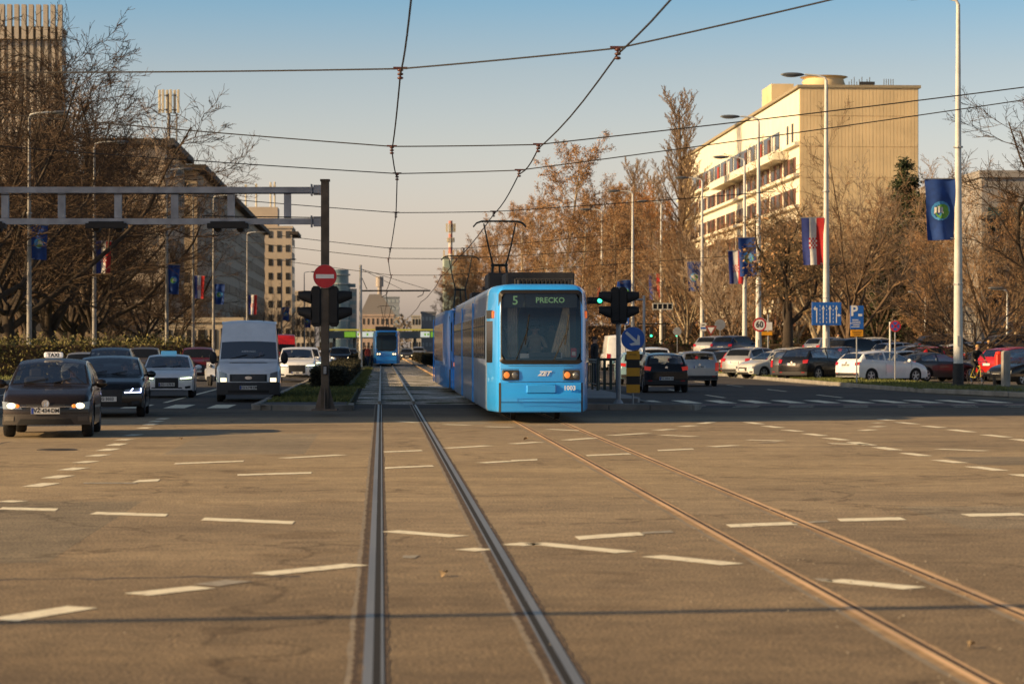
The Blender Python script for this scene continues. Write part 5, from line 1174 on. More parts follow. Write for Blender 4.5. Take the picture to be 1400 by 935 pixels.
def signal(name, label, x, y, z, s, group):      # two-lens signal head whose visors point along s*X
    root = thing(name, label, 'traffic light', (x, y, z), -TH, group)
    mb = MB(); mb.rbox((0,0,0),(.24,.30,.86),.03); mb.prism([(-.12,.43),(.12,.43),(.06,.50),(-.06,.50)], -.12, .12, M=Matrix(((1,0,0,0),(0,0,1,0),(0,1,0,0),(0,0,0,1))))
    mb.prism([(-.12,-.43),(-.06,-.50),(.06,-.50),(.12,-.43)], -.12, .12, M=Matrix(((1,0,0,0),(0,0,1,0),(0,1,0,0),(0,0,0,1)))); mb.build('housing', SIGNAL_BLACK, root)
    for dz in (.20,-.20):
        mb = MB(); n = 14; rows = []
        for t, r_ in ((.12,.185),(.28,.15),(.44,.10)):
            rows.append([(s*t, r_*math.cos(R(-50+280*k/n)), dz+(t-.12)*.22+r_*math.sin(R(-50+280*k/n))) for k in range(n+1)])
        rows2 = [[(p[0], p[1]*.93, dz+(p[2]-dz)*.93) for p in r_] for r_ in rows]
        mb.grid(rows); mb.grid(rows2, flip=True); mb.build('visor', SIGNAL_BLACK, root, smooth=60)
        mb = MB(); mb.lathe([(.105,0),(.09,.015*s),(.001,.03*s)], (s*.125,0,dz), n=18, axis='X'); mb.build('lens', mat('dark_lens', (.03,.03,.03), rough=.1, noise=.1), root, smooth=60)
    return root
GS = 'side-facing signals on the track posts'
zs = zat(419, 59.3)
signal('traffic_light', 'black traffic light on the gantry post, visors pointing left', gx-.215, gy, zs, -1, GS)
signal('traffic_light', 'black traffic light on the gantry post, visors pointing right', gx+.215, gy, zs, 1, GS)
mb = MB(); mb.rbox((0,0,0),(.10,.05,.22),.01, mi=0); mb.box((0,-.028,0),(.07,.004,.17), mi=1); o = mb.build('push_button_box', [PLASTIC, mat('grey_card', (.30,.31,.33), noise=.2, nscale=20)]); o.location = (gx,gy-.15,zat(506,59.3)); tag(o, 'small box with a grey card on the gantry post', 'box')
# right signal post
rx_, ry_ = at(845.5, 65.8)
rp_ = thing('signal_post', 'grey post carrying the black signals at the end of the platform', 'post', (rx_, ry_, .14))
mb = MB(); mb.tube((0,0,0),(0,0,zat(392,65.8)-.14),.065,n=12); mb.lathe([(.14,0),(.12,.04),(.07,.10)], (0,0,0), n=12); mb.build('tube', GALV, rp_, smooth=50)
mb = MB(); mb.tube((0,0,zat(392,65.8)-.14),(0,0,zat(385,65.8)-.14),.05,.03,n=8); mb.build('cap', SBLUE, rp_)
mb = MB(); mb.rbox((0,-.08,1.45),(.12,.10,.30),.02); mb.build('control_box', GALV, rp_)
signal('traffic_light', 'black traffic light on the platform post, visors pointing left', rx_-.105, ry_-.16, zat(418,65.8), -1, GS)
signal('traffic_light', 'black traffic light on the platform post, visors pointing right', rx_+.105, ry_-.16, zat(418,65.8), 1, GS)
# green light beyond
x_, y_ = at(813, 92); gs = thing('lit_signal', 'horizontal black signal with a green lamp lit right of the tram roof', 'traffic light', (x_, y_, zat(411,92)), 0)
mb = MB(); mb.rbox((0,0,0),(.62,.2,.26),.03); mb.build('housing', SIGNAL_BLACK, gs)
for dx, m_ in ((-.19,BLACKT),(0,BLACKT),(.19,mat('green_lamp', (.02,.6,.25), emit=(.05,1.0,.45), estr=3.5, noise=.02))):
    mb = MB(); mb.ell((dx,-.10,0),(.085,.03,.085),n=14); mb.build('lens', m_, gs, smooth=60)
mb = MB(); mb.tube((.1,.1,0),(1.9,.15,.05),.04,n=6); mb.tube((1.9,.15,-4.2),(1.9,.15,.2),.05,n=8); mb.build('bracket', GALV, gs)
# blue arrow sign and striped board
x_, y_ = at(865.5, 65.0)
ar = roundsign('keep_right_sign', 'round blue sign with a white arrow pointing down right', x_, y_, zat(463,65), .32, SBLUE, 0)
M_ = Matrix.Rotation(R(0), 4, 'Y')
mb = MB(); A = R(-42)
def rot2(p): return (p[0]*math.cos(A)-p[1]*math.sin(A), p[0]*math.sin(A)+p[1]*math.cos(A))
sh = [(-.26,-.038),(.10,-.038),(.10,-.038),(.02,-.17),(.09,-.17),(.25,0),(.09,.17),(.02,.17),(.10,.038),(-.26,.038)]
pp = [rot2(p) for p in sh]
mb.add([(0.01*0+p[0], -.010, p[1]) for p in pp], [(0,1,8,9),(3,4,5,8),(8,5,6,7),(1,3,8)] if False else [(0,2,8,9),(3,4,5,2),(2,5,8),(5,6,7,8)]); mb.build('arrow', WHITE, ar)
mb = MB(); mb.tube((0,.04,-.32),(0,.04,.25),.02,n=6); mb.build('bracket', GALV, ar)
sb = thing('striped_board', 'yellow and black striped marker board on a thin post under the arrow sign', 'sign', (x_+.0, y_, .14))
zt_, zb_ = zat(480,65)-.14, zat(537,65)-.14; hh = (zt_-zb_)/5
for k in range(5):
    mb = MB(); mb.box((0,0,zt_-hh*(k+.5)),(.36,.03,hh)); mb.build('stripe_panel', YEL if k % 2 == 0 else mat('board_black', (.015,.013,.012), noise=.2), sb)
text_mesh('maker_text', 'PTMG', .07, BLACKT, sb, (0,-.017,zt_-.10))
mb = MB(); mb.tube((0,.04,0),(0,.04,zt_+.1),.024,n=8); mb.build('post', GALV, sb)
# railing
rl = thing('platform_railing', 'dark green metal railing along the tram stop platform', 'railing', (0,0,.26))
xr = 7.0
GRN = mat('railing_green', (.012,.03,.024), rough=.5, noise=.2)
mb = MB(); mb.tube((xr,78,.98),(xr,128,.98),.04,n=6); mb.tube((xr,78,.90),(xr,128,.90),.025,n=6); mb.tube((xr,78,.2),(xr,128,.2),.025,n=6); mb.build('rail', GRN, rl)
for k in range(26):
    mb = MB(); mb.tube((xr,78+k*2,0),(xr,78+k*2,.98),.045,n=6); mb.build('post', GRN, rl)
mb = MB()
for k in range(60): mb.box((xr,78.3+k*.83,.55),(.03,.03,.7))
mb.build('baluster', GRN, rl)
rl2 = thing('cross_railing', 'short dark railing closing the platform beside the tram', 'railing', (0,0,.26)); 
for k in range(4):
    x_, y_ = at(818+k*8.5, 80+0*k); mb = MB(); mb.box((x_,y_,.5),(.09,.09,1.0)); mb.build('post', GRN, rl2)
mb = MB(); a = at(816,80); b_ = at(846,80); mb.tube((a[0],a[1],1.0),(b_[0],b_[1],1.0),.05,n=6); mb.tube((a[0],a[1],.2),(b_[0],b_[1],.2),.03,n=6); mb.build('rail', GRN, rl2)
# lane arrow board
px_, D_ = 1130, 122
x_, y_ = at(1130, 121.6); lb = thing('lane_board', 'blue lane arrow board with four white arrows on the lamp pole', 'sign', (x_, y_, zat(429,121.6)))
mb = MB(); mb.rbox((0,0,0),(1.50,.04,1.16),.015); mb.build('plate', SBLUE, lb)
for k, dx in enumerate((-.50,-.17,.17,.50)):
    mb = MB(); mb.box((dx,-.024,-.10),(.05,.004,.72))
    if k == 0: mb.box((dx-.04,-.025,.26),(.15,.004,.06)); mb.add([(dx-.18,-.026,.26),(dx-.06,-.026,.15),(dx-.06,-.026,.40)],[(0,1,2)])
    else: mb.add([(dx-.08,-.026,.22),(dx+.08,-.026,.22),(dx,-.026,.44)],[(0,1,2)])
    if k == 3: mb.box((dx+.05,-.025,-.08),(.14,.004,.05)); mb.add([(dx+.10,-.026,-.16),(dx+.22,-.026,-.08),(dx+.10,-.026,.02)],[(0,1,2)])
    mb.build('arrow', WHITE, lb)
mb = MB()
for dx in (-.335,0,.335):
    for j in range(5): mb.box((dx,-.023,-.42+j*.2),(.02,.004,.11))
mb.build('lane_line', WHITE, lb)
# parking sign
x_, y_ = at(1172.5, 103); ps = thing('parking_sign', 'blue parking sign with a white letter P above a yellow plate', 'sign', (x_, y_, .13)); zc = zat(434,103)-.13
mb = MB(); mb.rbox((-.03,0,zc),(.58,.03,1.0),.01); mb.build('plate', SBLUE, ps)
text_mesh('letter', 'P', .62, WHITE, ps, (-.15,-.02,zc+.26), bold=.015)
mb = MB(); mb.rbox((.11,-.02,zc+.10),(.17,.004,.10),.001); 
for j in range(5): mb.box((-.10+.04*(j%2),-.02,zc-.10-j*.075),(.28+.08*((j*7)%3),.004,.025))
mb.build('text_line', WHITE, ps)
mb = MB(); mb.rbox((-.03,0,zc-.67),(.54,.03,.28),.01); mb.build('yellow_plate', YEL, ps)
mb = MB()
for j in range(3): mb.box((-.03,-.02,zc-.60-j*.07),(.4-.06*j,.004,.025))
mb.build('text_line', BLACKT, ps)
mb = MB(); mb.tube((-.03,.04,0),(-.03,.04,zc+.5),.03,n=8); mb.build('post', GALV, ps)
# speed limit, no stopping
x_, y_ = at(1037.5, 144.0); sp60 = roundsign('speed_limit_sign', 'round speed limit sign reading 60 with a red ring', x_, y_-.25, zat(444,144), .42, WHITE, ring=RED)
text_mesh('number', '60', .52, BLACKT, sp60, (0,-.014,0), bold=.012, xscale=.85)
x_, y_ = at(1224, 110); nst = roundsign('no_stopping_sign', 'round blue no stopping sign with red ring and red cross', x_, y_, zat(446,110), .26, mat('dusk_blue', (.03,.10,.42), noise=.08), ring=RED, post=.3)
for a in (45,-45): mb = MB(); mb.box((0,-.012,0),(.40,.004,.05), ry=R(a)); mb.build('cross_bar', RED, nst)
x_, y_ = at(1217, 116); mb = MB(); mb.tube((0,0,0),(0,0,zat(440,116)),.05,n=8); o = mb.build('bollard_post', POLEM); o.location = (x_,y_,0); tag(o, 'thin pale post left of the no stopping sign', 'post')
# other small signs
x_, y_ = at(972, 178); yd = thing('yield_sign', 'triangular yield sign pointing down with a red border', 'sign', (x_, y_, zat(453,178)))
mb = MB(); mb.add([(-.45,0,.40),(.45,0,.40),(0,0,-.38)],[(0,2,1)]); mb.build('border', mat('faded_red', (.28,.05,.03), noise=.1), yd); mb = MB(); mb.add([(-.26,-.01,.29),(.26,-.01,.29),(0,-.01,-.16)],[(0,2,1)]); mb.build('face', WHITE, yd)
mb = MB(); mb.tube((0,.05,-2.6),(0,.05,.4),.035,n=6); mb.build('post', GALV, yd)
x_, y_ = at(984.5, 184); roundsign('round_sign', 'larger pale round sign seen from behind, right of the yield sign', x_, y_, zat(444,184), .34*1.2, GALV, 0, post=.2, group='round signs seen from behind', back=POLEM)
x_, y_ = at(926, 190); roundsign('round_sign', 'smaller pale round sign seen from behind, left of the yield sign', x_, y_, zat(453,190), .33, GALV, 0, post=.2, group='round signs seen from behind', back=POLEM)
x_, y_ = at(961, 197); ws = thing('tow_sign', 'white and blue plate fixed to the lamp pole left of the yield sign', 'sign', (x_, y_-.2, zat(447,197)))
mb = MB(); mb.rbox((0,0,0),(.52,.03,.66),.01); mb.build('plate', WHITE, ws); mb = MB(); mb.box((0,-.02,-.10),(.44,.004,.14)); mb.build('blue_band', SBLUE, ws); mb = MB(); mb.box((0.02,-.02,.16),(.26,.004,.07), ry=-.3); mb.build('pictogram', BLACKT, ws)
x_, y_ = at(855, 110); pcs = thing('crossing_sign', 'square blue pedestrian crossing sign with white triangle above the arrow sign', 'sign', (x_, y_, zat(438,110)))
mb = MB(); mb.rbox((0,0,0),(.34,.03,.36),.01); mb.build('plate', SBLUE, pcs); mb = MB(); mb.add([(-.12,-.018,-.13),(.12,-.018,-.13),(0,-.018,.14)],[(0,1,2)]); mb.build('triangle', WHITE, pcs); mb = MB(); mb.box((0,-.022,-.04),(.03,.002,.12)); mb.build('pictogram', BLACKT, pcs); mb = MB(); mb.tube((0,.05,-2.6),(0,.05,.2),.03,n=6); mb.build('post', GALV, pcs)
x_, y_ = at(1047, 150); ys_ = thing('information_sign', 'yellow and white sign boards with a curved bracket behind the speed limit pole', 'sign', (x_, y_, 0))
mb = MB(); mb.box((.0,0,zat(446,150)),(.8,.03,.5)); mb.build('plate', WHITE, ys_); mb = MB(); mb.box((.05,0,zat(456,150)),(.7,.03,.22)); mb.build('yellow_plate', YEL, ys_); mb = MB(); mb.tube((.15,.05,0),(.15,.05,zat(430,150)),.05,n=6); mb.tube((.15,.05,zat(440,150)),(-.4,.05,zat(432,150)),.03,n=5); mb.build('post', GALV, ys_)
x_, y_ = at(906, 214); fr_ = thing('sign_frame', 'white horizontal sign frame with dark panels beside a lamp pole', 'sign', (x_, y_, zat(419,214)))
mb = MB(); 
for dz in (-.26,.26): mb.box((0,0,dz),(1.8,.08,.07))
for dx in (-.88,-.44,0,.44,.88): mb.box((dx,0,0),(.07,.08,.5))
mb.build('frame', POLEM, fr_); mb = MB(); mb.box((0,.05,0),(1.7,.02,.46)); mb.build('panel', PLASTIC, fr_)
for i, (px_, D_, hy, lb_) in enumerate(((890,200,442,'traffic signal arm left of the round back-facing signs'),(925,230,442,'far traffic signal arm under the trees'))):
    x_, y_ = at(px_, D_); sg_ = thing('arm_signal', lb_, 'traffic light', (x_, y_, 0)); mb = MB(); mb.tube((-1.2,0,zat(443,D_)),(1.2,0,zat(443,D_)),.06,n=6); mb.tube((-1.1,0,0),(-1.1,0,zat(440,D_)),.07,n=6); mb.build('arm', SIGNAL_BLACK, sg_)
    mb = MB(); mb.rbox((0,-.1,zat(455,D_)),(.28,.25,.9),.03); mb.build('signal_head', SIGNAL_BLACK, sg_); mb = MB(); mb.ell((0,-.24,zat(459,D_)),(.09,.03,.09),n=10); mb.build('lens', mat('green_lamp', (0,1,0)), sg_)
# bollard, low barrier, red container
x_, y_ = at(1375, 95); mb = MB(); mb.lathe([(.18,0),(.18,1.32),(.16,1.37),(.08,1.4),(.001,1.4)], n=20); o = mb.build('advert_bollard', CONC, smooth=40); o.location = (x_,y_,.13); tag(o, 'thick pale concrete bollard right of the bicycle rider', 'bollard')
x_, y_ = at(1385, 96); lowb = thing('low_barrier', 'low dark wooden barrier rail at the right edge of the verge', 'barrier', (x_, y_, .13))
mb = MB(); mb.box((0,0,.42),(2.4,.10,.10)); mb.build('rail', RUSTY, lowb)
for dx in (-.75,.55): mb = MB(); mb.box((dx,0,.19),(.10,.08,.38)); mb.build('post', RUSTY, lowb)
x_, y_ = at(1366, 110); rb = thing('red_container', 'upright bright red container beside the concrete bollard', 'container', (x_, y_, .02)); mb = MB(); mb.rbox((0,0,.75),(.36,.36,1.2),.06); mb.build('body', mat('container_red', (.65,.03,.01), rough=.5, noise=.1), rb); mb = MB(); mb.ell((0,0,1.36),(.19,.19,.10),n=12); mb.build('lid', mat('container_red', (0,0,0)), rb)

# ------------------------------------------------------------------ lamp posts and banners
BLU = mat('banner_blue', (.012,.05,.22), rough=.85, noise=.2, nscale=3); BW = mat('banner_white', (.62,.60,.57), rough=.85, noise=.1); BR = mat('banner_red', (.42,.018,.02), rough=.85, noise=.15); BB = mat('banner_croat_blue', (.02,.035,.18), rough=.85, noise=.15)
EG = mat('emblem_green', (.10,.30,.04), noise=.15, nscale=9); EB = mat('emblem_blue', (.05,.25,.55), noise=.15, nscale=9)
def banner(x, y, ztop, w_, h, s, kind, label, rz=0, phase=0.0):     # hangs from a short arm on side s of its pole
    root = thing('banner', label, 'banner', (x, y, ztop), rz, 'banners hanging on the lamp posts')
    def B(u, v, off=0):   # u 0..1 from the pole outwards, v 0..1 down
        sway = .10*v*v*w_; yy = .075*w_*math.sin(u*8.0+phase*.7+v*1.6)*(.5+v*.7) + .06*math.sin(v*6+phase)
        shrink = 1-.13*v
        return (s*(.12+u*w_*shrink+sway*.3), yy-off, -v*h-.05*u*h*.2)
    nu, nv = 12, 14; mb = MB(); mb.grid([[B(i/nu, j/nv) for i in range(nu+1)] for j in range(nv+1)])
    if kind == 'flag':
        left_is = 'b'
        for fi in range(len(mb.f)):
            i = fi % nu; q = i if s > 0 else nu-1-i; mb.m[fi] = 0 if q < 4 else (1 if q < 8 else 2)
        o = mb.build('cloth', [BB, BW, BR], root, smooth=60)
        mb = MB()
        for a in range(5):
            for c in range(5):
                u0, v0 = .30+a*.08, .42+c*.05*w_/h*1.9; mi = (a+c) % 2
                mb.grid([[B(u0+du, v0+dv, .012) for du in (0,.08)] for dv in (0,.05*w_/h*1.9)], mi=mi)
        mb.build('emblem', [BR, BW], o)
    else:
        o = mb.build('cloth', BLU, root, smooth=60)
        def disc(cu, cv, ru, rv, off, m_, n=14, half=0):
            mb = MB(); c = B(cu, cv, off); ring = [B(cu+ru*math.cos(2*PI*k/n), cv+rv*math.sin(2*PI*k/n), off) for k in range(n)]
            mb.add([c]+ring, [(0, 1+k, 1+(k+1)%n) for k in range(n)]); return mb.build('emblem', m_, o)
        vr = .30*w_/h
        disc(.5,.52,.34,vr*1.05,.012,EB); disc(.45,.53,.26,vr*.8,.018,EG)
        mb = MB()
        for k in range(3):
            u0 = .44+.11*k; mb.grid([[B(u0+du, .50+dv, .026) for du in (0,.07)] for dv in (-.04-.015*(k==1),.05)])
        mb.grid([[B(.42+du, .535+dv, .028) for du in (0,.32)] for dv in (0,.03)]); mb.build('emblem_castle', BW, o)
    mb = MB(); mb.tube((0,0,.02),(s*(w_+.2),0,-.0),.025,n=6); mb.tube((0,0,-h*.99),(s*.3,0,-h*.97),.02,n=6); mb.build('bracket', GALV, root)
def lamp_post(px, D, head_y, side, label, armlen=1.75, base=True, r0=.19, xy=None, pm=None):
    pm = pm or POLEM
    x, y = xy if xy else at(px, D); H = zat(head_y, D)
    root = thing('street_lamp', label, 'street lamp', (x, y, .0), 0, 'tall street lamps along the avenue')
    z0 = .13; n = 8
    mb = MB(); mb.tube((0,0,z0+.9),(0,0,H-.25),r0,r0*.42,n=10); mb.build('pole', pm, root, smooth=60)
    mb = MB(); mb.tube((0,0,0),(0,0,z0+.9),r0*1.18,r0*1.12,n=10); mb.lathe([(r0*1.9,.0),(r0*1.9,z0+.04),(r0*1.2,z0+.10)], n=10); mb.build('pole_foot', POLEB, root, smooth=60)
    if base:
        mb = MB()
        for zz in (H*.27,H*.62): mb.lathe([(r0*1.0,zz-.03),(r0*1.0,zz+.03)], n=10)
        mb.box((0,-r0*.95,1.9),(.14,.03,.4)); mb.build('collar', GALV, root)
    mb = MB(); mb.poly([(0,0,H-.27),(side*.08,0,H-.08),(side*.5,0,H+.02),(side*armlen*.62,0,H+.06)], [r0*.42,.06,.05,.045], 8); mb.build('arm', POLEM, root, smooth=60)
    mb = MB(); mb.ell((side*armlen*.98,0,H+.05),(.62,.20,.11),n=14); hd = mb.build('lamp_head', mat('lamp_head_grey', (.12,.13,.14), rough=.4, metal=.3, noise=.15), root, smooth=60)
    mb = MB(); mb.ell((side*armlen*1.02,0,H+.0),(.42,.14,.09),n=12); mb.build('lamp_glass', mat('lamp_glass', (.5,.5,.48), rough=.2, noise=.05), hd, smooth=60)
    return x, y
RLP = [(1310,94,-2,'thick street lamp pole near the right edge, cropped by the picture top','blue',(245,328),1.20),
 (1129.5,122,104,'street lamp with the blue lane arrow board on its pole','flag',(298,362),1.15),
 (1037,145,161,'street lamp carrying the speed limit sign','blue',(325,378),1.12),
 (1018,175,216,'street lamp just left of the speed limit pole, behind it','flag',(343,388),1.10),
 (960,197,244,'street lamp with the white towing plate at mid height','blue',(358,398),1.10),
 (904,230,276,'slim far street lamp between the two green-grey poles','flag',(374,410),1.10),
 (865,216,262,'street lamp rising above the arrow sign','blue',(383,414),1.10),
 (823,246,287,'street lamp directly right of the front tram','flag',(391,418),1.10)]
for px_, D_, hy, lb_, bk, (by0, by1), bw_ in RLP:
    x, y = lamp_post(px_, D_, hy, -1, lb_)
    banner(x, y-.02, zat(by0,D_), bw_, (by1-by0)*D_/F, -1, bk, ('blue city banner' if bk == 'blue' else 'red, white and blue flag banner') + ' on the ' + {1310:'thick pole near the right edge',1129.5:'lane arrow pole',1037:'speed limit pole',1018:'pole behind the speed limit pole',960:'pole with the towing plate',904:'slim far pole',865:'pole above the arrow sign',823:'pole right of the front tram'}[px_], phase=px_)
LLP = [(40,138,155,'left street lamp nearest the camera, rising out of the leafy hedge','blue',(308,355),.85),
 (129,165,195,'second street lamp on the left side of the avenue','flag',(330,375),.95),
 (228,196,232,'third street lamp on the left, before the twisted trees','blue',(362,402),.85),
 (264,235,262,'fourth street lamp on the left side','flag',(377,408),.9),
 (292,226,268,'street lamp above the white van roof','blue',(388,416),.85),
 (338,300,318,'far left street lamp in front of the office building','flag',(403,430),1.0),
 (385,380,355,'far street lamp left of the gantry post','blue',(420,438),1.0),
 (416,430,372,'farthest left street lamp next to the gantry signals','blue',(430,448),1.0)]
for px_, D_, hy, lb_, bk, (by0, by1), bw_ in LLP:
    x, y = lamp_post(px_, D_, hy, 1, lb_, r0=.16, pm=mat('dull_pole_paint', (.26,.25,.235), rough=.6, noise=.15, nscale=3))
    banner(x, y-.02, zat(by0,D_), bw_*1.1, (by1-by0)*D_/F, 1, bk, ('blue city banner' if bk == 'blue' else 'red, white and blue flag') + ' on the ' + lb_.replace('third street lamp on the left, before the twisted trees', 'third left lamp').replace('second street lamp on the left side of the avenue', 'second left street lamp').replace('left street lamp nearest the camera, rising out of', 'lamp in').replace('far left street lamp in front of the office building', 'far lamp by the office building').replace('farthest left street lamp next to the gantry signals', 'farthest lamp by the gantry signals'), phase=px_*1.3)
for px_, D_, hy, lb_ in ((748,330,342,'far pale street lamp seen above the tram roof'),(704,420,372,'farthest street lamp above the tram roof'),(1078,170,360,'thin park lamp post among the parked cars'),(1265,165,400,'thin park lamp post left of the right thick pole'),(1377,150,395,'thin park lamp post at the right edge')):
    lamp_post(px_, D_, hy, -1, lb_, armlen=.6 if px_ > 1000 else 1.6, base=False, r0=.09 if px_ > 1000 else .19)
# ------------------------------------------------------------------ trees
def bark(name, c, c2): return mat(name, c, rough=.95, noise=.3, nscale=3, color2=c2, bump=.4, bscale=14, stretch=(1,1,.35))
B_DARK = bark('bark_dark', (.030,.022,.016), (.065,.048,.033)); B_MID = bark('bark_brown', (.07,.045,.028), (.15,.10,.06)); B_PALE = bark('bark_pale', (.24,.18,.11), (.46,.38,.26))
T_DARK = mat('twigs_dark', (.038,.025,.016), rough=.95, noise=.3, nscale=1.5, color2=(.10,.062,.035)); T_MID = mat('twigs_brown', (.20,.125,.068), rough=.95, noise=.3, nscale=1.2, color2=(.36,.235,.13)); T_GREY = mat('twigs_grey', (.28,.21,.15), rough=.95, noise=.3, nscale=1.2, color2=(.44,.34,.24))
T_WEEP = mat('twigs_weeping', (.09,.06,.03), rough=.95, noise=.3, nscale=1.2, color2=(.20,.14,.07))
LF_BR = mat('dry_leaves', (.26,.14,.062), rough=.9, noise=.3, nscale=2, color2=(.46,.27,.125)); LF_OR = mat('orange_leaves', (.42,.17,.055), rough=.9, noise=.3, nscale=2, color2=(.5,.22,.06))
LF_GN = mat('needle_green', (.014,.026,.010), rough=.9, noise=.3, nscale=2, color2=(.05,.065,.018)); LF_HD = mat('hedge_leaf', (.05,.055,.014), rough=.7, noise=.3, nscale=3, color2=(.26,.22,.06)); LF_DK = mat('clipped_hedge_leaf', (.012,.014,.006), rough=.9, noise=.3, nscale=3, color2=(.05,.045,.02))
STY = {
 'gnarl': dict(th=.17, tr=.026, n=(9,10,10,7), ang=(48,50,48,45), lr=(.62,.52,.48,.50), wig=(.05,.20,.24,.22,.2), up=(.1,.20,.09,.05,0), t0=(.50,.25,.15,.1)),
 'vase': dict(th=.30, tr=.018, n=(11,9,8,6), ang=(36,36,38,38), lr=(.60,.46,.45,.50), wig=(.03,.09,.12,.14,.15), up=(.1,.10,.08,.05,.02), t0=(.25,.2,.15,.1)),
 'plane': dict(th=.92, tr=.013, n=(26,9,7,5), ang=(48,42,40,40), lr=(.40,.45,.45,.5), wig=(.03,.10,.15,.18,.2), up=(.05,.12,.06,.03,0), t0=(.16,.2,.15,.1)),
 'poplar': dict(th=.97, tr=.011, n=(62,10,6,4), ang=(34,24,26,28), lr=(.23,.45,.45,.5), wig=(.015,.05,.08,.1,.1), up=(.1,.32,.22,.15,.1), t0=(.10,.1,.1,.1)),
 'spread': dict(th=.26, tr=.032, n=(10,10,8,6), ang=(72,46,44,42), lr=(.95,.46,.45,.5), wig=(.06,.15,.2,.2,.2), up=(.1,.05,.05,.03,0), t0=(.5,.2,.15,.1)),
 'weep': dict(th=.55, tr=.032, n=(12,8,8,6), ang=(50,50,50,30), lr=(.33,.5,.55,.75), wig=(.05,.2,.2,.12,.1), up=(.1,.10,-.05,-.35,-.5), t0=(.4,.25,.15,.1)),
}
def gen_tree(seed, H, style, leaves=0, rmin=.011):
    S_ = STY[style]; rg = random.Random(seed); tr_, cr_ = MB(), MB(); tips = []
    maxl = 4
    def br(p, d, L_, r, lev):
        n = (9 if style in ('poplar','plane') else 5, 6, 5, 3, 2)[lev]; pts = [p.copy()]; rs = [r]; wig = S_['wig'][lev]; up = S_['up'][lev]; q = p.copy(); dirs = [d.copy()]
        for i in range(n):
            d = d + Vector((rg.gauss(0,wig), rg.gauss(0,wig), rg.gauss(0,wig)+up*(.5 if lev else .3))); d.normalize(); q = q + d*(L_/n); pts.append(q.copy()); dirs.append(d.copy())
            k = (i+1)/n; endr = .35 if lev == 0 and style not in ('poplar','plane') else (.5 if lev == 0 and False else .22); rs.append(max(rmin*.7, r*(1-(1-endr)*k)))
        if lev == 0: rs[0] *= 1.35
        (tr_ if lev <= 1 else cr_).poly(pts, rs, (9,6,4,3,3)[lev], caps=False)
        if lev >= maxl: tips.append((q, d)); return
        nc = S_['n'][lev]; 
        for c in range(nc):
            t = S_['t0'][lev] + (1-S_['t0'][lev])*((c+rg.random())/nc); t = min(t, .999); f_ = t*n; i = int(f_); u = f_-i; pp = pts[i].lerp(pts[i+1], u); dd = dirs[min(i+1, n)]
            a = R(S_['ang'][lev]*rg.uniform(.65,1.25)); az = (c*2.39996+rg.uniform(-.6,.6)) if lev <= 1 else rg.uniform(0, 2*PI)
            o_ = Vector((0,0,1)) if abs(dd.z) < .9 else Vector((1,0,0)); e1 = dd.cross(o_).normalized(); e2 = dd.cross(e1)
            nd = dd*math.cos(a) + (e1*math.cos(az)+e2*math.sin(az))*math.sin(a)
            if lev >= 1 and style in ('gnarl','vase','plane','spread') and nd.z < -.25: nd.z *= -.3; nd.normalize()
            base_L = (H if lev == 0 else L_)*S_['lr'][lev]*rg.uniform(.7,1.15)
            if lev == 0: base_L *= (1-.55*t if style in ('plane','poplar') else 1.0) * (min(1.0, .35+t*1.6) if style == 'plane' else 1)
            else: base_L *= (1-.4*t)
            rr_ = max(rmin, (rs[i]*(1-u)+rs[i+1]*u)*(.62 if lev == 0 and style not in ('plane','poplar') else (.42 if lev == 0 else .5)))
            br(pp, nd, base_L, rr_, lev+1)
    br(Vector((0,0,-.1)), Vector((rg.uniform(-.05,.05), rg.uniform(-.05,.05), 1)), H*S_['th'], H*S_['tr'], 0)
    if leaves:
        for _ in range(leaves):
            q, d = rg.choice(tips); c = q + Vector((rg.gauss(0,.15), rg.gauss(0,.15), rg.gauss(-.05,.15))); s = rg.uniform(.045,.10)
            a = Vector((rg.gauss(0,1), rg.gauss(0,1), rg.gauss(0,1))).normalized()*s; b_ = Vector((rg.gauss(0,1), rg.gauss(0,1), rg.gauss(0,1))).normalized()*s
            cr_.add([c-a, c+b_*.6, c+a, c-b_*.6], [(0,1,2,3)], 1)
    return tr_, cr_
def tree_proto(seed, H, style, bk, tw, leaves=0, lfm=None, name='bare_tree', rmin=.011):
    a, b_ = gen_tree(seed, H, style, leaves, rmin); r = thing(name, '', 'tree')
    a.build('trunk', bk, r, smooth=60); b_.build('crown', [tw, lfm or LF_BR], r); return r
protos = {
 'g1': tree_proto(11, 17, 'gnarl', B_DARK, T_DARK, rmin=.013), 'g2': tree_proto(12, 17, 'gnarl', B_DARK, T_DARK, rmin=.013), 'g3': tree_proto(15, 17, 'gnarl', B_DARK, T_DARK, rmin=.013),
 'v1': tree_proto(21, 16, 'vase', B_MID, T_MID, rmin=.014), 'v2': tree_proto(22, 16, 'vase', B_MID, T_GREY, 500, rmin=.014), 'v3': tree_proto(23, 16, 'vase', B_PALE, T_MID, rmin=.014),
 'p1': tree_proto(31, 20, 'plane', B_PALE, T_MID, 15000, name='plane_tree', rmin=.018), 'p2': tree_proto(32, 20, 'plane', B_PALE, T_MID, 18000, name='plane_tree', rmin=.018), 'p3': tree_proto(33, 20, 'plane', B_MID, T_MID, 15000, name='plane_tree', rmin=.018),
 'o1': tree_proto(35, 20, 'plane', B_MID, T_MID, 12000, LF_OR, name='autumn_tree', rmin=.018),
 'po': tree_proto(41, 30, 'poplar', B_MID, T_GREY, name='poplar_tree', rmin=.022),
 's1': tree_proto(51, 8, 'spread', B_DARK, T_DARK, rmin=.010),
 'w1': tree_proto(61, 10, 'weep', B_DARK, T_WEEP, 1500, LF_BR, name='weeping_tree', rmin=.011),
}
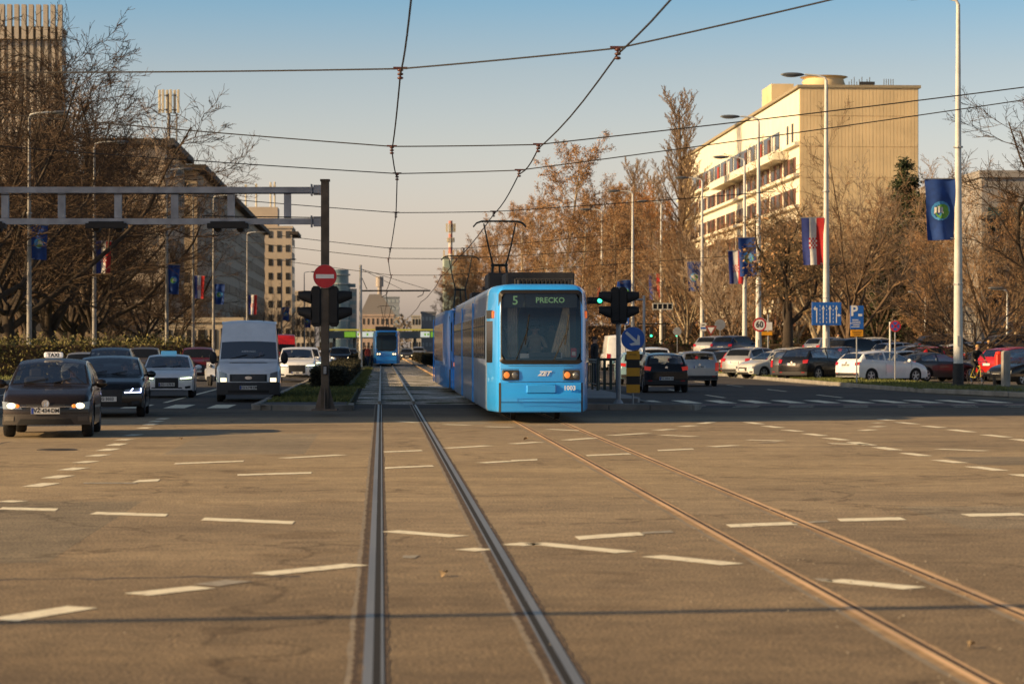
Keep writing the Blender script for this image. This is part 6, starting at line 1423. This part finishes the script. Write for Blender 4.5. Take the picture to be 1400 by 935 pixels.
PH = {k: max(v[2] for ch in o.children for v in [ch.data.vertices[i].co for i in range(0, len(ch.data.vertices), 3)]) for k, o in protos.items()}
used = set()
def put_tree(key, px, D, H, label, group, rz=None):
    x, y = at(px, D); s = H/PH[key]*rnd.uniform(.97,1.03)*(1.20 if px > 600 and key[0] in 'po' else 1.14 if px > 600 and key[0] == 'v' else 1.0); s = (1.45*s,1.45*s,s*.95) if key == 'po' else (s,s,s); rz = rnd.uniform(0, 6.28) if rz is None else rz
    if key not in used:
        used.add(key); o = protos[key]; o.location = (x,y,0); o.rotation_euler = (0,0,rz); o.scale = s; o['label'] = label; o['group'] = group; return o
    return dup(protos[key], (x,y,0), rz, label, s, group)
GL = 'bare trees along the left side of the avenue'; GR = 'trees along the right side of the avenue'
for key, px, D, H, lb in [
 ('g1',-45,140,22,'big bare dark tree just outside the left edge whose branches reach into the sky'),('g2',12,155,23,'big bare dark tree at the left edge behind the leafy hedge'),('g3',72,176,27,'tall wide bare tree behind the first left street lamp'),('g2',-18,172,26,'dense dark bare tree at the extreme left in the second row'),('g1',42,190,26,'dense dark bare tree in front of the ribbed tower, left half'),('g3',98,214,24,'dense bare tree in front of the ribbed tower, right half'),('g2',18,236,28,'tallest dense bare tree before the foot of the ribbed tower'),('v2',104,215,25,'tall grey-twigged bare tree left of the antenna mast'),('v1',-8,186,26,'very tall bare tree filling the upper left corner'),
 ('g1',128,203,21,'bare tree behind the second left street lamp'),('g2',196,244,16.5,'large twisted bare tree with a thick black trunk right of the second left lamp'),('g3',240,283,14.5,'twisted bare tree with forked trunk just left of the white van'),
 ('v1',30,229,25,'tall fine-twigged bare tree rising before the ribbed tower'),('g1',92,262,23,'tall bare tree in the back row above the black people carrier'),('v2',-20,208,25,'tall grey-twigged bare tree at the extreme left'),('g2',150,305,19,'bare tree in the back row behind the gantry beam'),
 ('v1',66,244,25,'highest fine-twigged bare tree left of the antenna mast'),('g1',278,330,9.5,'small bare tree behind the fifth left street lamp'),('v3',318,360,8.5,'small pale-limbed bare tree above the van roof'),
 ('v2',372,380,13,'sunlit bare tree in front of the beige tower'),('v1',398,420,11.5,'pale brown bare tree right of the beige tower'),('v1',425,520,10,'small distant bare tree left of the glass tower'),('v3',345,440,11,'pale bare tree at the far corner of the office building')]:
    put_tree(key, px, D, H, lb, GL)
for key, px, D, H, lb in [
 ('p1',765,262,20.5,'tallest plane tree with pale sunlit trunk right of the front tram pantograph'),('p2',715,300,17,'brown plane tree behind the front tram pantograph'),('p3',672,360,17,'brown bushy tree between the two pantographs'),
 ('p2',645,440,16,'distant brown tree left of the pantograph of the front tram'),('p1',820,285,18,'pale-limbed plane tree behind the lamp right of the tram'),('p3',865,250,15,'brown plane tree behind the slim far lamp'),
 ('p2',790,235,13,'lower brown plane tree just above the tram roof'),('o1',902,290,18,'tree with orange leaves in front of the poplars'),('po',932,300,29.5,'tall slender poplar left of the big building'),
 ('po',868,345,25,'shorter poplar left of the orange tree'),('po',888,360,24.5,'poplar just right of the shorter one, behind the orange tree'),('po',845,370,24,'lowest poplar, nearest to the plane trees'),
 ('v1',985,215,12,'bare tree with brown twigs in front of the left end of the big building'),('v2',1010,190,10.5,'bare tree behind the pole with the towing plate'),('v3',940,225,13,'bare tree with pale limbs left of the towing plate pole'),
 ('w1',1077,136,9.6,'dark weeping tree with thick leaning trunk beside the speed limit pole'),('v1',1160,182,17,'tall bare tree standing before the ribbed end wall'),('v2',1195,196,16,'tall bare tree with grey twigs right of the lane arrow pole'),
 ('v3',1120,190,13,'bare tree with pale trunk behind the lane arrow board'),('v1',1230,205,16,'bare tree at the right corner of the ribbed end wall'),('p3',1040,205,11.5,'brown tree in front of the balcony windows'),
 ('s1',1322,121,7.6,'dark wide-spreading tree behind the rider and the thick lamp pole'),('v2',1290,185,14,'bare tree behind the thick lamp pole'),('g3',1462,104,15,'bare tree at the right edge with long branches reaching over the road'),
 ('v1',1352,170,13,'bare tree in front of the modern building on the right'),('p3',1265,160,8.5,'low brown tree right of the no stopping sign'),('v3',1090,230,13.5,'bare pale tree behind the weeping tree'),
 ('p2',1385,175,11,'low brown tree at the right edge behind the car park'),('v2',900,240,12,'small bare tree left of the round back-facing sign'),('p1',740,420,17,'far plane tree at the end of the right row'),('p2',612,560,16,'farthest small tree right of the far tram'),
 ('v1',965,228,12,'brown bare tree just left of the towing plate pole, crown against the building'),('v2',1060,215,12.5,'bare tree with grey twigs behind the weeping tree'),('v1',1145,225,14,'bare tree in front of the corner of the big building'),
 ('v3',1185,228,14,'pale-limbed bare tree in the rear row before the ribbed wall'),('p3',1215,222,14,'brown leafy tree low in front of the ribbed wall'),('p2',1000,245,12,'brown leafy tree before the white long side, left part'),('p3',1110,250,12,'brown leafy tree behind the lane arrow board'),
 ('p3',690,285,15,'low brown tree directly behind the first pantograph'),('p2',742,330,19,'brown tree filling the row behind the tallest plane tree'),('p3',800,330,19,'brown tree in the rear row right of the tallest plane tree'),('p2',840,240,13,'brown tree behind the traffic light on the platform post'),
 ('p3',880,300,19,'brown tree in front of the shorter poplars'),('p2',925,255,13,'brown tree below the tall slender poplar'),('p3',655,400,17,'brown tree left of the first pantograph'),('p2',630,500,18,'brown tree standing in front of the netted building'),
 ('p3',668,520,20,'far brown tree right of the netted building'),('v1',1300,215,15,'brown bare tree between the pines and the modern building'),('v1',770,215,11,'low brown bare tree above the tram roof edge')]:
    put_tree(key, px, D, H, lb, GR)
# conifer
def conifer(seed, H, rad):
    rg = random.Random(seed); a, b_ = MB(), MB(); a.poly([(0,0,0),(0.1,0,H*.5),(0,0,H)], [.25,.15,.03], 7)
    for k in range(150):
        z = H*(.18+.8*rg.random()); L_ = rad*(1-(z/H)**1.6)*rg.uniform(.5,1.1)+.3; az = rg.uniform(0,2*PI); p = Vector((0,0,z)); e = Vector((math.cos(az)*L_, math.sin(az)*L_, z+L_*rg.uniform(-.1,.35))); a.tube(p, e, .04, .01, n=4)
        for _ in range(95):
            t = rg.random()**.6; c = p.lerp(e, t)+Vector((rg.gauss(0,.22), rg.gauss(0,.22), rg.gauss(0,.18))); s = rg.uniform(.10,.22)
            u = Vector((rg.gauss(0,1), rg.gauss(0,1), rg.gauss(0,.6))).normalized()*s; v_ = Vector((rg.gauss(0,1), rg.gauss(0,1), rg.gauss(0,1))).normalized()*s*.4; b_.add([c-u, c+v_, c+u, c-v_], [(0,1,2,3)])
    return a, b_
for i, (px, D, H, rad, lb) in enumerate([(1240,195,17,3.4,'dark green pine tree between the big building and the thick lamp pole'),(1212,200,12.5,2.6,'lower dark green conifer left of the pine tree'),(1262,200,14,2.8,'dark green conifer right of the tall pine')]):
    a, b_ = conifer(70+i, H, rad); x, y = at(px, D); r = thing('conifer_tree', lb, 'tree', (x,y,0), 0, GR); a.build('trunk', B_DARK, r); b_.build('crown', LF_GN, r)
# hedges
def hedge(name, label, box, n, s0, m, rough_top=.1, loc=(0,0,0), rz=0, core=True):
    r = thing(name, label, 'hedge', loc, rz); x0,x1,y0,y1,h = box; mb = MB()
    if core: mb.rbox(((x0+x1)/2,(y0+y1)/2,h/2-.02), (x1-x0-.16, y1-y0-.16, h-.12), .1); mb.build('branch_core', T_DARK, r)
    mb = MB()
    for _ in range(n):
        f = rnd.random()
        if f < .30: p = (rnd.uniform(x0,x1), rnd.uniform(y0,y1), h+rnd.gauss(0,rough_top))
        elif f < .55: p = (x1+rnd.gauss(0,.05), rnd.uniform(y0,y1), rnd.uniform(.05,h))
        elif f < .75: p = (x0+rnd.gauss(0,.05), rnd.uniform(y0,y1), rnd.uniform(.05,h))
        else: p = (rnd.uniform(x0,x1), y0+rnd.gauss(0,.05), rnd.uniform(.05,h))
        c = Vector(p); s = s0*rnd.uniform(.6,1.3); u = Vector((rnd.gauss(0,1),rnd.gauss(0,1),rnd.gauss(0,1))).normalized()*s; v_ = Vector((rnd.gauss(0,1),rnd.gauss(0,1),rnd.gauss(0,1))).normalized()*s*.5; mb.add([c-u,c+v_,c+u,c-v_],[(0,1,2,3)])
    mb.build('foliage', m, r); return r
hedge('hedge', 'long dark clipped hedge on the median beside the left tram track', (-2.65,-1.45,92,165,.82), 26000, .055, LF_DK, .05)
hedge('hedge', 'low dark hedge on the median beyond the catenary post', (-2.6,-1.4,195,300,.95), 8000, .08, LF_DK, .05)
hedge('hedge', 'low dark hedge right of the far tram', (4.9-1.0,6.3-1.0,215,300,.9), 8000, .08, LF_DK, .05)
x, y = at(40,126); r = hedge('leafy_hedge', 'loose yellow-green leafy hedge at the left edge of the avenue', (-11,8.2,-.9,.9,1.75), 15000, .085, LF_HD, .22, loc=(x,y,.1), rz=R(8))
x, y = at(1200,215); hedge('shrub_row', 'dark green shrub row at the back of the car park', (-22,22,-1,1,2.0), 9000, .14, LF_GN, .3, loc=(x,y,0))
x, y = at(1010,236); hedge('shrub_row', 'brown shrub row beneath the trees left of the car park', (-16,22,-1,1,3.8), 14000, .14, LF_BR, .7, loc=(x,y,0))
x, y = at(130,290); hedge('shrub_row', 'dark shrub row far behind the left trees', (-40,14,-1,1,2.6), 8000, .2, LF_DK, .4, loc=(x,y,0))
# distant wood line
mb = MB(); rg = random.Random(5)
for _ in range(26000):
    x = rg.uniform(-420, 520); y = 960+rg.uniform(0,60); hh = 9+4*math.sin(x*.05)+3*math.sin(x*.13+1)+2*math.sin(x*.31)
    c = Vector((x, y, rg.random()**.7*hh)); s = rg.uniform(.4,1.3); u = Vector((rg.gauss(0,1),rg.gauss(0,.5),rg.gauss(0,1))).normalized()*s; v_ = Vector((rg.gauss(0,1),rg.gauss(0,.5),rg.gauss(0,1))).normalized()*s*.6; mb.add([c-u,c+v_,c+u,c-v_],[(0,1,2,3)])
tag(mb.build('far_wood', mat('far_wood', (.16,.13,.10), rough=1, noise=.2, nscale=.05)), 'hazy brown line of trees at the end of the avenue', 'trees', kind='stuff')

# ------------------------------------------------------------------ buildings
CW = mat('white_render', (.80,.74,.58), rough=.8, noise=.06, nscale=.6); CY = mat('ribbed_concrete', (.70,.54,.31), rough=.9, noise=.12, nscale=.35, bump=.1, bscale=3)
WG = mat('window_dark', (.03,.028,.026), rough=.12, spec=.8); WBR = mat('window_red_brown', (.15,.065,.045), rough=.5, noise=.35, nscale=.5); CUR = mat('curtain_white', (.6,.55,.48), rough=.8, noise=.2, nscale=.8)
cx0, cy0 = at(1093, 260); Wd = 12.9; Hb = zat(117, 260); Lb = 104
bb = thing('apartment_building', 'big pale building with ribbed concrete end wall and sunlit white long side', 'building', (cx0, cy0, 0))
mb = MB(); mb.box((Wd/2, Lb/2, Hb/2-.2), (Wd, Lb, Hb-.4)); mb.build('wall', CW, bb)
mb = MB(); nb = 9; bh = Hb/nb
for b_ in range(nb):
    for k in range(34):
        xx = .05+(Wd-.1)*(k+.5)/34; mb.box((xx, -.08-(.010 if (k*7+b_*3) % 3 else 0), bh*(b_+.5)), ((Wd-.1)/34-.03, .12, bh-.10))
mb.box((Wd/2,-.05,Hb/2),(Wd,.08,Hb)); mb.build('end_wall', CY, bb)
mb = MB(); mb.box((Wd/2,Lb/2,Hb-.1),(Wd+.5,Lb+.6,.3)); mb.build('roof', mat('roof_edge', (.32,.27,.18), rough=.9, noise=.15), bb)
Fh = 3.35
for fl in range(8):
    z0 = Hb-3.4-(fl+1)*Fh+ .4
    if z0 < 0: break
    if fl == 0:
        for yy in (4.2,7.4):
            mb = MB(); mb.box((-.02,yy,z0+1.5),(.12,.9,2.2)); mb.build('window', WG, bb)
        k = 0
        for yy in range(13, 88, 6):
            mb = MB(); mb.box((-.03,yy+2.4,z0+1.35),(.14,5.0,2.3), mi=0)
            o = mb.build('window', WG, bb)
            mb = MB(); mb.box((-.13,yy+(1.0 if k%3 else 3.2),z0+1.2),(.06,1.3,1.9)); mb.build('curtain', [CUR, WBR, mat('curtain_red', (.4,.06,.03), noise=.1)][k%3], o); k += 1
    else:
        for yy in range(2, 100, 9):
            mb = MB(); mb.box((-.03,yy+4,z0+1.3),(.14,7.6,1.75)); o = mb.build('window', WBR, bb)
            for q in range(2): mb = MB(); mb.box((-.13,yy+2.1+q*3.8,z0+1.3),(.08,2.0,1.6)); mb.build('pane', WG, o)
    mb = MB(); mb.box((-.28,Lb/2,z0+.12),(.55,Lb,.35)); mb.build('floor_ledge', CW, bb)
mb = MB(); mb.box((-.9,33,Hb-7.0),(1.6,52,.9)); mb.build('balcony', CW, bb)
mb = MB()
for k in range(14): mb.box((-.12,Lb-13+k*.95,Hb/2),(.3,.4,Hb-.5))
mb.build('stair_ribs', CY, bb)
mb = MB(); mb.lathe([(2.1,0),(2.3,.4),(2.1,1.0),(2.6,1.2)], (3.2,3,Hb), n=28); mb.lathe([(1.9,.4),(2.1,.8),(2.0,1.0),(1.2,1.02)], (3.6,7,Hb+.3), n=28); mb.build('roof_drum', CY, bb, smooth=50)
mb = MB(); mb.box((1.6,24,Hb+1.2),(2.6,7,2.4)); mb.build('roof_house', CY, bb)
mb = MB()
for k in range(9): mb.tube((5.5+k*.28,.6,Hb),(5.5+k*.28,.6,Hb+.5+.25*(k%3)),.04,n=4)
for k in range(5): mb.tube((9.3+k*.25,.6,Hb),(9.3+k*.25,.6,Hb+.8),.04,n=4)
mb.box((7.5,.8,Hb+.35),(1.6,.5,.3)); mb.build('antenna', TDARK, bb)

def block(name, label, px0, px1, D, ytop, depth, wallm, rows=0, cols=0, winm=WG, base=0, parapet=.6, side=None, wfrac=.6, hfrac=.5, xy=None, ribs=False, sidewin=True):
    x0, y0 = at(px0, D); x1, _ = at(px1, D); w_ = x1-x0; H = zat(ytop, D)
    r = thing(name, label, 'building', (x0, y0, 0))
    mb = MB(); mb.box((w_/2, depth/2, H/2), (w_, depth, H)); mb.build('wall', wallm, r)
    mb = MB(); mb.box((w_/2, depth/2, H+parapet/2-.05), (w_+.5, depth+.5, parapet)); mb.build('roof', side or wallm, r)
    ch = H/max(1, rows)
    for j in range(rows):
        for i in range(cols):
            mb = MB(); mb.box(((i+.5)*w_/cols, -.04, (j+.55)*ch), (w_/cols*wfrac, .12, ch*hfrac)); mb.build('window', winm, r)
    if sidewin and rows:
        nd = max(1, min(8, int(depth/9))); 
        for j in range(rows):
            for i in range(nd):
                mb = MB(); mb.box((w_+.03, (i+.5)*depth/nd, (j+.55)*ch), (.12, depth/nd*.8, ch*hfrac)); mb.build('window', winm, r)
    if ribs:
        mb = MB(); n = int(w_/2.0)
        for k in range(n+1): mb.box((k*w_/n, -.5, H*.5), (.8, 1.2, H+.8)); 
        mb.build('rib', side or wallm, r)
    return r, w_, H
# left long office buildings (their long sides run along the avenue)
WOFF = mat('office_wall', (.34,.26,.18), rough=.9, noise=.12, nscale=.3); WOFF2 = mat('office_spandrel', (.40,.33,.25), rough=.85, noise=.1, nscale=.3); ROOFD = mat('roof_dark', (.05,.042,.036), rough=.8, noise=.2)
OWG = mat('office_window', (.05,.045,.04), rough=.55, spec=.2, noise=.3, nscale=.3)
def long_office(label, xw, y0, y1, H, depth, floors, seg, nose):
    r = thing('office_building', label, 'building', (xw, y0, 0)); L_ = y1-y0
    mb = MB(); mb.box((-depth/2, L_/2, H/2), (depth, L_, H)); mb.build('wall', WOFF2, r)
    mb = MB(); mb.box((-depth/2+.6, L_/2, H+.35), (depth+1.6, L_+2.4, .9)); mb.build('roof', ROOFD, r)
    fh = (H-1)/floors
    for j in range(floors):
        n = int(L_/seg)
        for i in range(n):
            mb = MB(); mb.box((.04, (i+.5)*L_/n, (j+.55)*fh), (.14, L_/n-.7, fh*.5)); mb.build('window', OWG, r)
        mb = MB(); mb.box((-depth/2, -.03, (j+.55)*fh), (depth*.8, .12, fh*.45)); mb.build('window', OWG, r)
    return r
long_office('brown office building with a dark roof edge behind the left trees, the nearer one', -30, 338, 371, 29.7, 11, 8, 4, 1)
ob = long_office('long office building with ribbon windows and overhanging dark roof left of the beige tower', -28.3, 375, 590, 28.9, 14, 8, 18, 1)
rt, tw_, th_ = block('ribbed_tower', 'tall pale ribbed tower at the top left behind the trees', -75, 82, 420, 40, 7, mat('tower_concrete', (.36,.31,.24), rough=.9, noise=.15, nscale=.3), 12, 8, mat('tower_window', (.10,.09,.08), rough=.3, noise=.1), wfrac=.45, hfrac=.4)
mb = MB()
for k in range(17): mb.box((tw_*k/16, -.6, th_+1.2), (.75, 1.5, 6.0)); mb.box((tw_*k/16, -.25, th_/2-1), (.55, .5, th_-2))
mb.build('rib', mat('tower_rib', (.44,.39,.32), rough=.9, noise=.1), rt)
bt, w3, h3 = block('beige_tower', 'beige tower block with a box on its roof right of the long office building', 352, 399, 600, 312, 20, mat('beige_concrete', (.50,.42,.33), rough=.9, noise=.1, nscale=.2), 9, 4, WG, wfrac=.45, hfrac=.5)
mb = MB(); mb.box((.2,6,h3+2.5),(9.5,10,5.6)); mb.build('roof_house', mat('beige_concrete', (0,0,0)), bt)
mb = MB(); mb.box((w3+.5,10,h3-1.2),(2.2,21,.8)); mb.build('canopy', ROOFD, bt)
mb = MB()
for dx in (-3.2,-.6,3.0,4.0): mb.tube((dx,6,h3+5),(dx,6,h3+11.5+dx*.1),.22,n=6); mb.box((dx,5.6,h3+10),(.6,.3,2.2))
mb.build('antenna', mat('antenna_cream', (.55,.50,.38), noise=.1), bt)
# panel antenna cluster on the nearer office building
x, y = at(231, 345); am = thing('antenna_mast', 'cluster of pale panel antennas on a mast above the left office building', 'antenna', (x, y, 28.5))
za, zb2 = zat(123,345)-28.5, zat(155,345)-28.5
mb = MB(); mb.tube((0,0,0),(0,0,za-.6),.22,n=8); mb.tube((1.1,0,0),(1.1,0,zb2-.5),.12,n=6)
for k in range(9): mb.tube((0,0,.5+k*.8),(1.1,0,.5+k*.8),.06,n=4)
for zz in (za-.8, zb2+.5): mb.tube((-1.4,0,zz),(1.5,0,zz),.07,n=5)
mb.build('mast', mat('mast_grey', (.16,.15,.14), noise=.1), am)
for k in range(6):
    mb = MB(); mb.rbox((-1.35+k*.54,(-.3 if k%2 else .2),(za+zb2)/2),(.36,.25,za-zb2),.04); mb.build('panel_antenna', mat('antenna_cream', (0,0,0)), am)
# centre background, far tones paled: distance haze put into the colours
GLT = mat('glass_tower', (.10,.17,.20), rough=.35, noise=.25, nscale=.3, color2=(.20,.28,.30)); PK = mat('pink_stone', (.45,.34,.27), rough=.9, noise=.12, nscale=.2); GB = mat('grey_blue_block', (.26,.29,.32), rough=.8, noise=.1, nscale=.1)
gt = thing('glass_tower', 'curved blue-green glass tower behind the no entry sign post', 'building', (*at(462, 900), 0)); Hh = zat(369,900)
mb = MB(); mb.lathe([(4.6,0),(4.6,Hh-6),(4.0,Hh-6),(4.0,Hh)], (0,0,0), n=28); mb.build('facade', GLT, gt, smooth=40)
for j in range(9):
    mb = MB(); mb.lathe([(4.66,3.4*j+1),(4.66,3.4*j+1.5)], n=28); mb.build('floor_band', mat('tower_band', (.34,.38,.38), noise=.1), gt)
mb = MB(); mb.box((4.2,3,(Hh-7)/2),(5.5,8,Hh-7)); mb.build('side_wing', mat('tower_wing', (.30,.30,.28), noise=.2, nscale=.3), gt)
for j in range(8):
    mb = MB(); mb.box((4.2,-1.05,3.2*j+2),(4.8,.1,1.4)); mb.build('window', GLT, gt)
block('far_block', 'narrow dark blue block left of the glass tower', 449, 456, 860, 386, 10, mat('dusk_block', (.12,.17,.21), noise=.1), 6, 1, WG)
pr, wp, hp_ = block('gabled_building', 'pinkish stone building with a sloping roof behind the catenary post', 494, 538, 800, 432, 16, PK, 3, 7, WG, wfrac=.35)
mb = MB(); mb.prism([(-.5,0),(wp+.5,0),(wp*.62,6.8),(wp*.25,6.8)], 0, 16, M=Matrix(((1,0,0,0),(0,0,1,0),(0,1,0,hp_+.4),(0,0,0,1)))); mb.build('sloping_roof', mat('slate_roof', (.24,.22,.21), rough=.8, noise=.15), pr)
block('far_block', 'grey blue office block right of the gabled building', 524, 546, 1100, 407, 14, GB, 7, 4, mat('pale_window', (.34,.38,.40), noise=.1), wfrac=.8, hfrac=.4)
block('far_block', 'pale stone block with dark windows right of the far tram', 563, 576, 900, 433, 12, mat('pale_block', (.45,.41,.34), noise=.1), 3, 3)
block('far_block', 'dark grey block farther right of the far tram', 576, 596, 820, 428, 12, mat('slate_block', (.20,.21,.23), noise=.1), 3, 4, mat('pale_window', (0,0,0)), wfrac=.6, hfrac=.3)
block('far_block', 'low cream building left of the glass tower', 398, 430, 720, 400, 12, mat('cream_block', (.55,.46,.34), noise=.1), 5, 5)
block('far_block', 'small grey tower with a flat top beside the post', 436, 450, 1000, 421, 12, GB, 4, 3)
ch_ = thing('thin_tower', 'thin distant chimney above the gabled building', 'tower', (*at(519, 1200), 0)); mb = MB(); mb.tube((0,0,0),(0,0,zat(378,1200)),1.6,1.0,n=10); mb.build('shaft', mat('far_shaft', (.33,.29,.26), noise=.1), ch_); mb = MB(); mb.lathe([(1.9,0),(1.9,5)], (0,0,zat(392,1200)), n=12); mb.build('gallery', mat('far_shaft', (0,0,0)), ch_)
gm, wg, hg = block('netted_building', 'building wrapped in green netting with a telecom mast on top', 607, 652, 760, 352, 16, mat('net_green', (.34,.40,.34), noise=.2, nscale=.2), 6, 4, mat('net_dark', (.26,.33,.28), noise=.1), wfrac=.7)  # distance haze mixed into the netting greens
mb = MB()
for k in range(8): mb.box((k*wg/7, -.3, hg+1.3), (.5,.6,2.0))
mb.box((wg/2,-.3,hg+.4),(wg,.5,.5)); mb.build('roof_sign_letters', mat('cream_letters', (.62,.52,.36), noise=.1), gm)
tm_ = thing('telecom_mast', 'red and white telecom mast on the netted building', 'mast', (*at(616, 758), hg-1)); zt_m = zat(302,758)-hg+1
for k in range(6):
    mb = MB(); mb.tube((0,0,zt_m*k/6),(0,0,zt_m*(k+1)/6),.62,n=8); mb.build('mast_section', mat('hazy_red', (.42,.17,.13), noise=.1) if k % 2 else mat('hazy_white', (.55,.50,.44), noise=.1), tm_)
mb = MB()
for k in range(7): a = 2*PI*k/7; mb.box((1.3*math.cos(a),1.3*math.sin(a),zt_m-2.2),(.6,.5,2.6)); mb.box((1.0*math.cos(a),1.0*math.sin(a),zt_m-6),(.5,.5,1.4))
mb.build('antenna_panels', mat('antenna_cream', (0,0,0)), tm_)
# pedestrian overpass with advertising panels
x0, y0 = at(448, 560); x1, _ = at(604, 560); ov = thing('overpass', 'yellow edged overpass with green and white advertising panels crossing the avenue', 'bridge', (x0, y0, 0)); wO = x1-x0
z1, z0_ = zat(450,560), zat(462,560)
mb = MB(); mb.box((wO/2,2,(z1+z0_)/2-.3),(wO,4,z1-z0_-.4)); mb.build('deck', mat('overpass_grey', (.25,.25,.24), noise=.1), ov)
mb = MB(); mb.box((wO/2,-.1,z1-.15),(wO,.3,.35)); mb.build('yellow_edge', mat('overpass_yellow', (.55,.42,.06), emit=(1,.75,.1), estr=.35, noise=.1), ov)  # painted edge, not a lamp: its glow stands in for sunlight
AW = mat('advert_white_sunglow', (.7,.7,.62), emit=(1,1,.85), estr=.55, noise=.1)  # white and green panels glow in place of sunlight, no lamps behind
for a, b_, m_ in ((470,487,mat('advert_green', (.25,.5,.05), emit=(.3,.6,.05), estr=.5, noise=.3, nscale=.8)),(487,546,AW),(574,588,AW),(588,600,MATS['advert_green'])):
    mb = MB(); xa = (a-448)/F*560; xb = (b_-448)/F*560; mb.box(((xa+xb)/2,-.25,(z1+z0_)/2-.2),(xb-xa-.3,.12,z1-z0_-.8)); pnl = mb.build('advert_panel', m_, ov)
    if m_ is AW:
        mb = MB(); n = int((xb-xa)/.7)
        for k in range(n):
            if rnd.random() < .8: mb.box((xa+.5+k*.7,-.33,(z1+z0_)/2-.2),(.4,.04,.5+.3*rnd.random()))
        mb.build('blurred_lettering', mat('advert_green', (0,0,0)), pnl)
for k in range(6):
    mb = MB(); mb.tube((1.5+k*(wO-3)/5,2,0),(1.5+k*(wO-3)/5,2,z0_),.35,n=8); mb.build('pier', CONC, ov)
# modern building on the right
mbg, wm, hm = block('modern_building', 'grey modern building with greenish glass behind the branches at the right edge', 1342, 1480, 205, 242, 24, mat('modern_grey', (.30,.28,.26), rough=.8, noise=.1, nscale=.3), 0, 0)
for j in range(4):
    for i in range(4):
        mb = MB(); mb.box((1.3+i*2.15,-.05,2.2+j*3.4),(1.5,.12,2.2)); mb.build('window', mat('green_glass', (.03,.06,.05), rough=.12, noise=.2, nscale=.6), mbg)
mb = MB()
for k in range(12): mb.box((.3+k*.72,-.5,8.5),(.12,.9,7.0))
mb.build('fins', ROOFD, mbg)
mb = MB(); mb.box((4.2,-.6,12.6),(9,1.2,.3)); mb.build('canopy', ROOFD, mbg)
x, y = at(1392, 200); tl_ = thing('roof_flue', 'teal hooded flue on the roof of the modern building', 'chimney', (x, y, zat(272,200))); mb = MB(); mb.box((0,6,.6),(.8,.8,2.0)); mb.box((0.2,6,1.4),(1.1,.9,.4)); mb.build('duct', mat('teal_metal', (.03,.22,.24), noise=.1), tl_)
mbg2, _, _ = block('low_building', 'low pale building seen between trunks beyond the car park', 1150, 1330, 250, 452, 12, mat('low_wall', (.42,.36,.28), rough=.9, noise=.15, nscale=.4), 1, 9)
block('low_building', 'low sunlit building seen through the left trees', 205, 330, 300, 440, 12, mat('low_sunny_wall', (.45,.38,.28), rough=.9, noise=.15, nscale=.4), 1, 8)
block('low_building', 'pale low building behind the leafy hedge at the left', -40, 170, 330, 432, 12, mat('low_wall_brown', (.20,.15,.10), rough=.9, noise=.25, nscale=.4), 2, 10)
# the apartment slabs beside the crossing on the left whose shadow falls over the street
def slab(label, x0, x1, y0, y1, H):
    r = thing('apartment_slab', label, 'building', (x0, y0, 0)); w_ = x1-x0; d_ = y1-y0
    mb = MB(); mb.box((w_/2,d_/2,H/2),(w_,d_,H)); mb.build('wall', mat('slab_wall', (.40,.34,.27), rough=.9, noise=.1, nscale=.4), r)
    mb = MB(); mb.box((w_/2,d_/2,H+.1),(w_+.6,d_+.6,.3)); mb.build('roof', ROOFD, r)
    for j in range(int(H/3)):
        for i in range(max(1, int(d_/5))):
            mb = MB(); mb.box((w_+.03,(i+.5)*5,3*j+1.8),(.1,3,1.4)); mb.build('window', WG, r)
slab('apartment slab beside the crossing, outside the left edge of the picture', -75, -45, 40.9, 82, 26.6)
